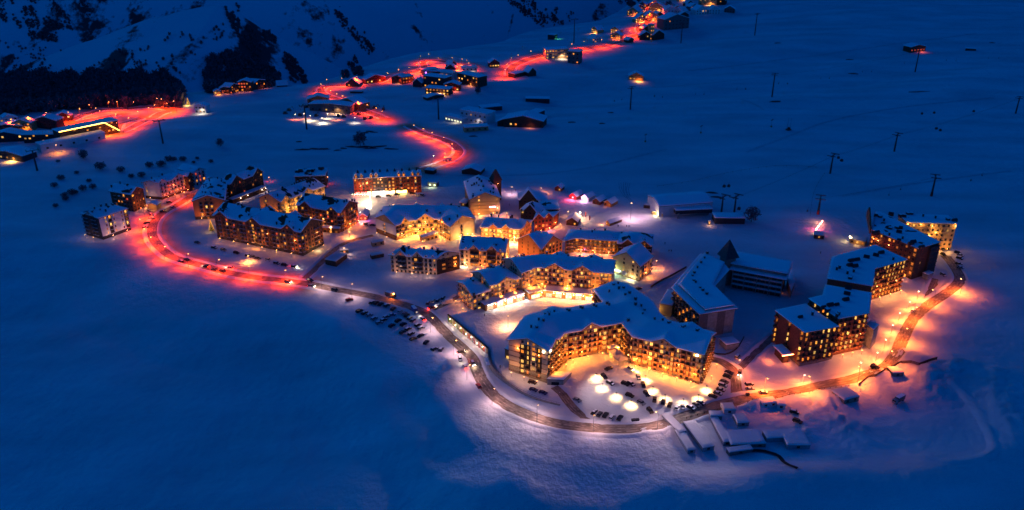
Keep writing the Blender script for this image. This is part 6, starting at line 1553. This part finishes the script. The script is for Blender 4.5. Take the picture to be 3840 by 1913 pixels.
# ski and groomer tracks pressed into the pistes
for k, tr in enumerate(([Z8(905, 428), Z8(960, 445), Z8(1010, 468), Z8(1042, 490)], [Z8(195, 920), Z8(200, 955), Z8(215, 985), Z8(240, 1010)], [Z8(225, 915), Z8(222, 950), Z8(232, 990), Z8(262, 1030)], [Z8(250, 920), Z8(240, 960), Z8(250, 1000)],
                        [Z8(940, 740), Z8(1150, 660), Z8(1500, 540), Z8(1900, 470), Z8(2400, 420)], [Z8(600, 260), Z8(1100, 200), Z8(1700, 120), Z8(2300, 40)], [Z8(1500, 1000), Z8(1900, 930), Z8(2500, 850)], [(1480, 640), (1800, 660), (2150, 640), (2500, 560)])):
    tp = smooth_path([G(q)[:2] for q in tr], 4)
    for o_ in (-.9, .9):
        kind(ob('piste_track', strip_mesh('piste_track', tp, [o_-.35, o_, o_+.35], lambda p: .1+.0*p[..., 0], mat('pressed_snow', (.45, .46, .49), .7, .3, .3), .3)))
# ------------------------------------------------------------------ far settlements
random.seed(9)
def far_house(px, w, l, h, rise, label, wall, lit, n=3, rows=1, col=None, lp=0, group=None, flat=False, d=None, pal=LIT, snow=.8):
    x, y, z = G(px)
    d = d or (10, random.uniform(-2.5, 1.5)); x2, y2, _ = G((px[0]+d[0], px[1]+d[1]))
    t = thing('house', label, 'house', (x, y, z), math.atan2(y2-y, x2-x), group)
    b = MB()
    if flat: b.box(-w/2, w/2, 0, l, -4, h)
    else: b.prism([(-w/2, -4), (w/2, -4), (w/2, h), (0, h+rise), (-w/2, h)], 0, l, 0, 'y')
    ob('wall', b.me('wall', [wall]), t)
    b = MB()
    if flat: b.box(-w/2-.4, w/2+.4, -.4, l+.4, h+.003, h+snow)
    else:
        o = .8; k = rise/(w/2); e = h-o*k
        b.prism([(-w/2-o, e+.02), (0, h+rise+.02), (w/2+o, e+.02), (w/2+o, e+snow), (0, h+rise+snow), (-w/2-o, e+snow)], -o, l+o, 0, 'y')
    ob('roof', b.me('roof', [roofsnow_m]), t)
    for r in range(rows):
        for i in range(n):
            on = R() < lit
            ob('window', window_mesh(min(2.2, w/n*.7), min(2.0, h/rows*.6), random.choice(pal) if on else glass_m, frame_m), t, (w*((i+.5)/n-.5), 0, h*(r+.25)/rows))
    if lp: light(t, (w*.2, -3, min(h*.8, 7)), lp * .9, col or WARM, .8, math.radians(150))
    return t
# middle slope
far_house(ZB(1835, 158), 15, 12, 7, 5, 'dark house with one row of lit windows beside the village road', M['dbrown'], 1, 4)
far_house(ZB(2040, 230), 22, 12, 5, 2, 'low dark shed with a long snowy roof below the village road', M['dbrown'], 0, 3, flat=True)
far_house(ZB(2140, 228), 12, 14, 6, 6, 'dark gabled end house beside the low shed', M['dbrown'], .1, 2)
gl = far_house(ZB(1350, 325), 34, 16, 15, 1, 'glass-fronted lodge with a dark grid of big windows on the slope', M['black'], .25, 6, 3, flat=True)
far_house(ZB(1450, 290), 18, 14, 15, 1, 'white middle block of the glass lodge', M['white'], .2, 3, 3, flat=True)
far_house(ZB(1620, 298), 40, 16, 13, 1, 'long wing with orange lamps beside the glass lodge', M['dbrown'], .35, 7, 3, flat=True, lp=3500, col=ORG)
far_house(ZB(1375, 378), 32, 14, 8, 1, 'yellow-windowed pavilion below the glass lodge', M['dbrown'], .8, 7, 2, flat=True, lp=5000, col=(1, .4, .12))
far_house(ZB(1490, 345), 20, 12, 8, 3, 'red-lit lower house between the pavilion and the long wing', M['red'], .5, 4, 2, lp=4500, col=(1, .15, .05))
far_house(ZB(1505, 165), 12, 10, 6, 5, 'dark hut inside the red road loop, upper', M['black'], 0, 2)
far_house(ZB(1480, 195), 14, 10, 6, 5, 'dark hut inside the red road loop, lower', M['black'], 0, 2)
far_house(ZB(1430, 228), 50, 12, 6, 1, 'long low house behind the glass lodge with a row of lit windows', M['dbrown'], .5, 9, 1, flat=True, lp=2500, col=ORG)
far_house(ZB(1325, 208), 22, 12, 6, 1, 'house with one violet window inside the red loop', M['grey'], .4, 4, 1, flat=True, pal=[emat('win_violet', (.6, .15, 1), 6)])
far_house(ZB(1635, 215), 22, 14, 10, 1, 'white house at the lower end of the red loop', M['white'], .25, 4, 2, flat=True, lp=2500, col=(1, .7, .4))
far_house(ZB(1140, 284), 18, 12, 9, 1, 'red-lit square house beside the winding road', M['red'], 1, 4, 2, flat=True, pal=[REDWIN, LIT[1]], lp=3500, col=RED)
far_house(ZB(1060, 284), 20, 12, 8, 3, 'dark house left of the red-lit square house', M['dbrown'], .1, 3, 2, lp=4000, col=(1, .25, .05))
far_house(ZB(1212, 315), 12, 12, 6, 5, 'dark gabled hut beside the glass lodge', M['black'], .2, 2)
far_house(ZB(880, 280), 30, 12, 6, 5, 'long red-glowing house with a dark pointed end by the winding road', M['red'], .4, 5, 1, lp=5000, col=RED)
far_house(ZB(690, 312), 18, 14, 4, 7, 'dark tent-shaped house at the hairpin', M['black'], .1, 2)
far_house(ZB(168, 302), 20, 14, 3, 4, 'dark broad-roofed house alone on the ridge', M['black'], 0, 2)
far_house(ZB(510, 520), 52, 16, 9, 2, 'long grey machine hall in the lit yard', M['grey'], .05, 6, 1, d=(10, 1.2), lp=9000, col=(1, .5, .2))
far_house(ZB(660, 492), 36, 18, 8, 5, 'red-lit hall with a snowy roof above the machine yard', M['orange'], .3, 5, 1, d=(10, 2.5), lp=6000, col=(1, .15, .04))
far_house(ZB(420, 468), 26, 12, 9, 4, 'orange-lit house at the top of the machine yard', M['orange'], .6, 4, 2, lp=4000, col=ORG)
for i, (p, c, pw_) in enumerate((((350, 545), (1, .75, .4), 9000), ((445, 565), (1, .8, .5), 9000), ((490, 530), (1, .7, .35), 7000), ((230, 535), (1, .2, .06), 7000), ((300, 530), (1, .35, .1), 5000), ((710, 563), (1, .8, .6), 3500), ((560, 540), (1, .2, .05), 6000))):
    street_lamp(ZB(*p), 'work lamp over the machine yard, %s' % nth(i), 'machine yard lamps', pw_, c, h=6, arm=0, glow=lamp_white, r=.6)
for i, p in enumerate(((150, 530), (180, 505), (270, 545), (320, 480), (400, 550), (575, 555), (620, 560), (740, 540), (790, 575), (840, 570), (870, 485), (940, 500), (700, 505))):
    x, y, z = G(ZB(*p)); t = thing('construction_machine', 'dark excavator parked in the machine yard, %s of the yard' % nth(i), 'excavator', (x, y, z), random.uniform(0, 6), 'yard machines')
    b = MB(); b.box(-2.6, 2.6, -1.5, 1.5, 0, 1.1); ob('tracks', b.me('tracks', [dark_m]), t); b = MB(); b.box(-2, 1.2, -1.3, 1.3, 1.1, 2.9, 0, .85); ob('cab', b.me('cab', [PAINT[6]]), t)
    b = MB(); b.tube((1, 0, 1.8), (4.2, 0, 4.8), .35, .28, 5); b.tube((4.2, 0, 4.8), (6.2, 0, 1.2), .26, .3, 5); ob('boom', b.me('boom', [PAINT[6]]), t)
far_house(ZB(1665, 605), 38, 16, 13, 1, 'white lift building with a lamp on its corner', M['white'], .15, 6, 2, flat=True, lp=2200, col=WHITE)
far_house(ZB(1505, 600), 28, 10, 6, 1, 'low lit terrace building left of the white lift building', M['white'], 1, 6, 1, flat=True, pal=[emat('pale_glass', (.8, .85, .5), 2.2)], lp=1500, col=(1, .8, .5))
far_house(ZB(1815, 508), 26, 12, 5, 1, 'dark boarding shed above the white lift building', M['black'], 0, 3, flat=True)
far_house(ZB(2180, 440), 30, 10, 5, 1, 'long dark lift shed below the tall mast', M['black'], 0, 3, flat=True)
far_house(ZB(2190, 562), 28, 12, 6, 1, 'dark lift station right of the lodge terrace', M['black'], .1, 3, flat=True)
far_house(ZB(2065, 640), 44, 22, 8, 5, 'dark timber lodge with a few orange windows on the piste', M['dbrown'], .3, 8, 1, lp=1500, col=ORG)
far_house(ZB(1920, 632), 18, 12, 5, 4, 'small orange-windowed wing of the dark timber lodge', M['dbrown'], .5, 3)
far_house(ZB(1690, 672), 26, 10, 5, 1, 'low brown shed below the white lift building', M['tan'], 0, 4, flat=True)
far_house(ZB(1360, 410), 24, 10, 3, 2, 'half-buried barn below the yellow-windowed pavilion', M['dbrown'], 0, 2)
far_house(ZB(720, 365), 16, 6, 2.5, 1, 'half-buried shed inside the hairpin', M['dbrown'], 0, 2, flat=True)
far_house((2385, 302), 20, 14, 6, 5, 'lone cabin glowing orange on the open piste', M['orange'], 1, 4, 1, lp=9000, col=(1, .35, .05))
far_house((3441, 195), 28, 16, 8, 3, 'mountain hut with red-lit windows high on the piste', M['dbrown'], .7, 5, 1, pal=[REDWIN], lp=3000, col=(1, .12, .05))
far_house(ZC(445, 515), 36, 18, 14, 2, 'white-lit hotel outlined with lamps on the village road', M['cream'], .7, 8, 3, flat=True, lp=9000, col=(1, .75, .5))
far_house(ZC(585, 560), 18, 16, 18, 1, 'dark square tower house below the village road', M['grey'], .1, 3, 3, flat=True, lp=0)
far_house(ZC(430, 345), 14, 12, 8, 2, 'small dark hut with a green glow on the ridge', M['black'], 0, 2, lp=2500, col=(.1, 1, .5), flat=True)
# hill village: houses told apart by their order from the left
vill = [(790, 375, 26, .1), (770, 292, 26, 1), (950, 292, 24, 1), (955, 345, 26, .9), (1090, 375, 18, .1), (1235, 282, 24, .1), (1222, 352, 30, .2), (1332, 350, 34, 0), (1105, 140, 36, .9), (1170, 98, 28, .3), (1200, 168, 24, .9), (1165, 195, 22, .9),
        (1270, 182, 34, .6), (1340, 165, 26, .3), (1390, 112, 28, .2), (1440, 130, 34, .15), (1500, 132, 30, .1), (1500, 100, 24, .5), (1570, 85, 24, .4), (1650, 90, 26, .1), (1710, 130, 34, .1), (1825, 125, 30, .05), (1955, 112, 26, .05), (1760, 45, 50, .9), (1860, 45, 36, .1),
        (1545, 10, 26, 1), (1560, 155, 22, 0), (1310, 105, 40, 1), (1300, 62, 30, .6), (1190, 65, 24, .2), (1450, 68, 22, .1), (1610, 55, 24, .05)]
vill.sort()
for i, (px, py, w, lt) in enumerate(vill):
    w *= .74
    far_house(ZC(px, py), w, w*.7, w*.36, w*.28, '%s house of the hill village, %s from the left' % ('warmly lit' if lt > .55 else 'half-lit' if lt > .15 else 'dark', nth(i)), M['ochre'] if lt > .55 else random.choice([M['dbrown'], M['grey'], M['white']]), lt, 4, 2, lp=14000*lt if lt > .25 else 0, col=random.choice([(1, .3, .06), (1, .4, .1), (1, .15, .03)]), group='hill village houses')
far_house(ZC(1490, 258), 50, 26, 18, 8, 'large pale dark-windowed house on its own below the hill village', M['grey'], .03, 7, 3)
far_house(ZC(1275, 352), 8, 8, 26, 1, 'tall gold-lit stair tower in the hill village', M['ochre'], 1, 2, 4, flat=True, lp=7000, col=GOLD)
far_house((3640, 190), 14, 6, 3, 1, 'dark water tank half buried near the mountain hut', M['black'], 0, 2, flat=True)
# valley village on the left
gh = far_house(Z7(1230, 855), 60, 16, 13, 1, 'large dark hotel edged with golden light strips in the valley village', M['dbrown'], .12, 14, 5, flat=True)
gold_strip = emat('gold_strip', (1, .5, .06), 14)
b = MB(); b.tube((-30, -.4, 13.4), (16, -.4, 13.4), .4, k=4); b.tube((16, -.4, 13.4), (30, -.4, 2), .4, k=4); ob('light_strip', b.me('light_strip', [gold_strip]), gh)
light(gh, (-24, -8, 7), 3000, GOLD, 1); light(gh, (14, -7, 4), 2500, GOLD, 1)
g2 = far_house(Z7(960, 860), 24, 14, 7, 5, 'gold-edged pointed wing of the large valley hotel', M['brown'], .5, 6, 2)
b = MB(); b.tube((-12, -.8, 7), (0, -.8, 12.8), .3, k=4); b.tube((0, -.8, 12.8), (12, -.8, 2), .3, k=4); ob('light_strip', b.me('light_strip', [gold_strip]), g2)
far_house(Z7(620, 905), 44, 14, 8, 1, 'long dark house with scattered windows left of the gold-edged hotel', M['black'], .2, 10, 3, flat=True)
far_house(Z7(1000, 950), 62, 12, 7, 1, 'low plain white hall in front of the gold-edged hotel', M['white'], 0, 5, flat=True)
far_house(Z7(310, 770), 20, 12, 10, 4, 'gold-lit gabled house in the valley village', M['ochre'], .5, 4, 3, lp=12000, col=GOLD)
far_house(Z7(620, 730), 28, 12, 10, 4, 'dark broad house below the forest', M['black'], .15, 5, 3)
far_house(Z7(860, 625), 16, 10, 6, 4, 'small dark gabled house at the forest edge', M['dbrown'], .3, 3, 2)
far_house(Z7(130, 660), 18, 10, 6, 4, 'pale house with a violet lamp at the forest foot', M['white'], .3, 4, 2, lp=2500, col=(.6, .4, 1))
far_house(Z7(90, 790), 32, 14, 7, 3, 'dark house with an orange-lit ground floor at the valley edge', M['black'], .4, 6, 2, lp=3500, col=ORG)
far_house(Z7(90, 905), 34, 14, 7, 4, 'dark broad-roofed house nearest in the valley village', M['black'], .2, 6, 2)
far_house((30, 600), 40, 16, 6, 3, 'dark snow-roofed house with gold light at the picture edge', M['black'], .6, 5, 1, lp=14000, col=(1, .45, .08))
for i, (px, py, w, hh) in enumerate(((845, 350, 14, 6), (880, 348, 16, 9), (920, 343, 17, 12), (975, 335, 24, 10))):
    far_house((px, py), w, 12, hh, 3, 'dark terraced chalet with red-orange windows on the ridge, %s from the left' % nth(i), M['dbrown'], .45, 5, 3, group='ridge chalets', pal=[REDWIN, LIT[1]], lp=1500, col=(1, .2, .05))
far_house((815, 354), 8, 6, 4, 2, 'small yellow-lit hut at the end of the ridge chalets', M['ochre'], 1, 2, lp=3000, col=GOLD)
far_house((753, 425), 14, 10, 9, 2, 'white lit house alone on the slope below the ridge', M['white'], .3, 3, 2, lp=5000, col=(1, .85, .6))

# ------------------------------------------------------------------ lit Christmas trees
def xmas(px, h, label, power):
    x, y, z = G(px); t = thing('christmas_tree', label, 'Christmas tree', (x, y, z))
    b = MB(); b.tube((0, 0, -.3), (0, 0, h*.3), h*.025); ob('trunk', b.me('trunk', [wood_m]), t)
    b = MB()
    for k in range(7): b.tube((0, 0, h*(.06+.125*k)), (0, 0, h*(.06+.125*k)+h*.2), h*.21*(1-k/7.6), .02, 9)
    ob('foliage', b.me('foliage', [pine_m]), t)
    b = MB()
    for k in range(110):
        f = k/110; a_ = k*.62; r_ = h*.225*(1-f)+.05; s_ = h*.009
        px_, py_, pz_ = r_*math.cos(a_), r_*math.sin(a_), h*(.08+.9*f); b.box(px_-s_, px_+s_, py_-s_, py_+s_, pz_-s_, pz_+s_)
    ob('light_string', b.me('light_string', [emat('tree_lights', (1, .42, .04), 3)]), t)
    light(t, (0, -h*.35, h*.35), power, (1, .55, .12), .5)
xmas(Z3(1275, 612), 9, 'tall Christmas tree of golden lights beside the long brown apartments', 260)
xmas(ZL(1300, 725), 9, 'distant cone-shaped tree of golden lights on the ridge', 3000)

# ------------------------------------------------------------------ bushes, rocks, trees
def twig_mesh(seed, nq=120, spread=(1, 1, 1), leafy=False):
    rs = np.random.RandomState(seed); v = []; f = []
    for k in range(nq):
        d = rs.randn(3); d /= np.linalg.norm(d); r = rs.rand()**.45
        c = d*r*np.array([.5, .5, .42])*np.array(spread)+np.array([0, 0, .42*spread[2]])
        if c[2] < 0: c[2] = -c[2]*.3
        a_ = rs.randn(3); a_ /= np.linalg.norm(a_); w_ = np.cross(a_, rs.randn(3)); w_ /= np.linalg.norm(w_)
        L_, T_ = rs.uniform(.07, .16), rs.uniform(.015, .05)
        n_ = len(v); v += [c-a_*L_-w_*T_, c+a_*L_-w_*T_*.3, c+a_*L_+w_*T_*.3, c-a_*L_+w_*T_]; f.append((n_, n_+1, n_+2, n_+3))
    return mesh('crown', v, f, scrub_m)
BUSH = [twig_mesh(k, 260) for k in range(4)]
bl = [(65, 200, 9), (95, 340, 8), (150, 320, 10), (240, 285, 9), (320, 270, 8), (380, 115, 13), (545, 135, 10), (630, 182, 7), (712, 178, 9), (775, 100, 10), (870, 95, 12), (930, 50, 10), (975, 45, 7), (1045, 50, 9), (1160, 35, 5), (1130, 68, 5), (1270, 62, 6), (10, 258, 8), (190, 155, 6), (290, 218, 6), (245, 22, 6), (40, 60, 5), (100, 365, 7), (20, 420, 6), (180, 312, 6)]
for i, (px, py, s) in enumerate(sorted(bl)):
    s *= .8
    x, y, z = G(Z3(px, py)); t = thing('bush', 'bare dark bush on the snow beyond the corner apartments, %s from the left' % nth(i), 'bush', (x, y, z-.2), R()*6, 'bare bushes')
    o = ob('crown', BUSH[i % 4], t, (0, 0, 0), 0, (s, s, s*.8)); b = MB(); b.tube((0, 0, -.5), (0, 0, s*.4), .25, .1, 5); ob('stem', b.me('stem', [scrub_m]), t)
for i, (p, s) in enumerate(((ZB(755, 790), 14), (ZL(578, 1095), 9), (ZL(1520, 1010), 8), (Z8(970, 1150), 12), (ZC(1420, 70), 14), (ZB(1700, 370), 9))):
    x, y, z = G(p); t = thing('bare_tree', 'bare dark tree standing alone %s' % ['on the white crest below the winding road', 'on the slope at the picture edge', 'on the slope above the brown apartments', 'beside the gondola shed', 'in the hill village', 'above the white lift building'][i], 'tree', (x, y, z-.2), R()*6)
    ob('crown', BUSH[(i+1) % 4], t, (0, 0, s*.12), 0, (s, s, s*1.15)); b = MB(); b.tube((0, 0, -.5), (0, 0, s*.55), .35, .12, 5); ob('trunk', b.me('trunk', [scrub_m]), t)
def rock(px, L_, label, i):
    x, y, z = G(px); rs = np.random.RandomState(i); bm = bmesh.new(); bmesh.ops.create_icosphere(bm, subdivisions=2, radius=1)
    for v in bm.verts: v.co = Vector((v.co.x*L_/2, v.co.y*1.3, v.co.z*1.2))*(1+.35*rs.randn()*.5); 
    for v in bm.verts: v.co.z *= .8
    me = bpy.data.meshes.new('rock'); bm.to_mesh(me); bm.free(); me.materials.append(mat('wet_rock', (.03, .03, .032), .8)); tag(ob('rock', me, None, (x, y, z), .1*(i % 5-2)), label, 'rock', 'dark rocks')
for i, (px, py, L_) in enumerate(((690, 797, 16), (740, 800, 18), (790, 797, 18), (840, 810, 16), (905, 795, 16), (1010, 815, 18), (400, 815, 14), (460, 815, 12), (290, 820, 16), (785, 686, 9), (830, 675, 9), (862, 680, 8), (1660, 712, 10), (260, 757, 7), (570, 825, 8), (620, 810, 8))):
    rock(ZB(px, py), L_, 'dark bare rock strip on the slope above the apartments, %s' % nth(i), i)
for i, (p, L_) in enumerate(((Z8(740, 980), 10), (Z8(765, 1005), 10), (ZB(2460, 600), 10), (ZC(2385, 380), 12), (ZC(2360, 895), 14), (Z8(92, 572), 8), (Z8(143, 508), 8), (Z8(2388, 96), 10), (Z8(1950, 385), 26), (Z8(1110, 442), 14), (Z8(1570, 278), 14), (Z8(1550, 195), 12))):
    rock(p, L_, 'dark rock showing through the piste snow, %s of the scattered ones' % nth(i), 40+i)
# woods: far-off masses
def woods(name, polys, n, smin, smax, seed, label, gap=-.12):
    rs = np.random.RandomState(seed); V = []; F = []
    base = [np.array([p.vertices[:] for p in BUSH[k].polygons]) for k in range(4)]
    pts = []
    for poly, share in polys:
        P = np.array(poly, float); lo, hi = P.min(0), P.max(0); m = 0; want = int(n*share)
        while m < want:
            c = lo+(hi-lo)*rs.rand(want*2, 2); c = c[in_poly(c[:, 0], c[:, 1], [tuple(q) for q in poly])]
            # clumps
            keep = fbm((c[:, 0]*.8-c[:, 1]*.6)/17+seed, (c[:, 0]*.6+c[:, 1]*.8)/60, 3) > gap; c = c[keep][:want-m]; pts += list(c); m += max(1, len(c))
    pts = np.array(pts)
    d = np.array([dirv(*p) for p in pts])
    ts = np.arange(700, 4200, 14.0)
    hit = np.full(len(pts), np.nan)
    for i0 in range(0, len(pts), 400):
        dd = d[i0:i0+400]
        x, y, zr_ = dd[:, None, 0]*ts, dd[:, None, 1]*ts, CAMZ+dd[:, None, 2]*ts
        k = (zr_ < ground(x, y)).argmax(1); hit[i0:i0+400] = ts[k]-14*rs.rand(len(k))
    X_, Y_ = d[:, 0]*hit, d[:, 1]*hit; Z_ = ground(X_, Y_)
    bx_ = [np.array([v.co[:] for v in BUSH[k].vertices]) for k in range(4)]
    off = 0; allv = []; allf = []
    for i in range(len(pts)):
        k = i % 4; s = rs.uniform(smin, smax); nq = 55
        a_ = rs.rand()*6; ca, sa = math.cos(a_), math.sin(a_)
        st = rs.randint(0, 260-nq)*4
        v = bx_[k][st:st+nq*4]; cen = v.reshape(-1, 4, 3).mean(1, keepdims=True); v = (cen+(v.reshape(-1, 4, 3)-cen)*2.6).reshape(-1, 3)
        v = np.stack([(v[:, 0]*ca-v[:, 1]*sa)*s*.8, (v[:, 0]*sa+v[:, 1]*ca)*s*.8, v[:, 2]*s*1.15], -1)+np.array([X_[i], Y_[i], Z_[i]-.3])
        allv.append(v); allf.append(np.arange(off, off+nq*4).reshape(-1, 4)); off += nq*4
    v = np.concatenate(allv); f = np.concatenate(allf)
    me = bpy.data.meshes.new(name); me.vertices.add(len(v)); me.vertices.foreach_set('co', v.ravel()); me.loops.add(f.size); me.loops.foreach_set('vertex_index', f.ravel().astype(np.int32)); me.polygons.add(len(f)); me.polygons.foreach_set('loop_start', np.arange(0, f.size, 4, dtype=np.int32))
    me.materials.append(scrub_m); me.update(calc_edges=True)
    o = ob(name, me); o['kind'] = 'stuff'; o['label'] = label; return o
woods('forest', [([(-60, 305), (40, 296), (90, 284), (130, 296), (165, 276), (215, 300), (255, 284), (300, 296), (345, 272), (390, 292), (440, 282), (480, 300), (530, 284), (570, 302), (620, 288), (655, 310), (690, 345), (680, 400), (560, 395), (300, 405), (-60, 440)], .7), ([(770, 300), (790, 240), (860, 215), (1000, 260), (1060, 310), (1000, 330), (930, 330), (780, 350)], .3)], 3800, 9, 15, 1, 'dark leafless forest massed below the mountain', -.3)
woods('scrub', [([(840, 30), (920, 35), (1000, 110), (1120, 250), (1160, 310), (1060, 300), (960, 220), (880, 120)], .34), ([(0, 0), (380, 0), (400, 30), (250, 110), (200, 160), (100, 130), (0, 90)], .24), ([(1240, 40), (1290, 40), (1400, 170), (1500, 240), (1440, 240), (1330, 150)], .1),
                ([(1900, 0), (2010, 0), (2010, 60), (2100, 40), (2150, 60), (2240, 40), (2200, 90), (2050, 92), (1980, 90)], .16), ([(1300, 210), (1350, 220), (1360, 280), (1280, 290)], .05), ([(420, 200), (900, 60), (700, 280), (300, 290)], .04), ([(0, 170), (280, 200), (200, 280), (0, 280)], .03), ([(2290, 0), (2400, 0), (2380, 30), (2340, 20)], .04)], 2600, 3, 6.5, 2, 'dark scrub scattered over the mountain slopes', 0.06)

# ------------------------------------------------------------------ people
def person_mesh():
    V = [(0, 0, .95), (0, 0, 1.2), (0, 0, 1.42), (0, 0, 1.52), (0, 0, 1.66), (.1, 0, .9), (.13, .08, .5), (.14, -.02, .06), (.14, .14, .04), (-.1, 0, .9), (-.12, -.08, .5), (-.13, -.16, .06), (-.13, -.02, .04), (.2, 0, 1.4), (.28, .04, 1.12), (.24, .16, .88), (-.2, 0, 1.4), (-.28, 0, 1.12), (-.25, .1, .88)]
    E_ = [(0, 1), (1, 2), (2, 3), (3, 4), (0, 5), (5, 6), (6, 7), (7, 8), (0, 9), (9, 10), (10, 11), (11, 12), (2, 13), (13, 14), (14, 15), (2, 16), (16, 17), (17, 18)]
    rad = [.17, .18, .17, .07, .12, .1, .075, .06, .05, .1, .075, .06, .05, .085, .065, .05, .085, .065, .05]
    me = bpy.data.meshes.new('body'); me.from_pydata(V, E_, [])
    o = bpy.data.objects.new('tmp', me); C.objects.link(o); md = o.modifiers.new('s', 'SKIN')
    for i, r in enumerate(rad): me.skin_vertices[0].data[i].radius = (r, r)
    me.skin_vertices[0].data[0].use_root = True
    dg = bpy.context.evaluated_depsgraph_get(); m2 = bpy.data.meshes.new_from_object(o.evaluated_get(dg)); bpy.data.objects.remove(o); m2.name = 'body'
    m2.materials.append(mat('dark_clothes', (.03, .03, .04), .8)); return m2
PM = person_mesh()
for i, (p, l) in enumerate(((TD(502, 858), 'person in dark clothes walking on the bright plaza by the shops'), (TA(77, 1080), 'person in dark clothes walking past the hotel gable end'), (TB(205, 195), 'person in dark clothes on the piste, first of a pair'), (TB(230, 195), 'person in dark clothes on the piste, second of a pair'), (TB(160, 110), 'person standing alone high on the lit piste'), (Z4(1410, 285), 'person standing near the tan block tower'), (Z4(1360, 395), 'person walking on the pale snow beside the tan block'), (Z4(2200, 560), 'person near the snack bar and flags'), (Z4(2265, 560), 'person on the pink snow past the snack bar'), (Z4(2285, 560), 'companion of the person on the pink snow'), (TB(1910, 215), 'person standing on the snow in front of the piste bar'))):
    x, y, z = G(p); t = thing('person', l, 'person', (x, y, z+.02), R()*6); ob('body', PM, t); t.scale = (1.1, 1.1, 1.1)
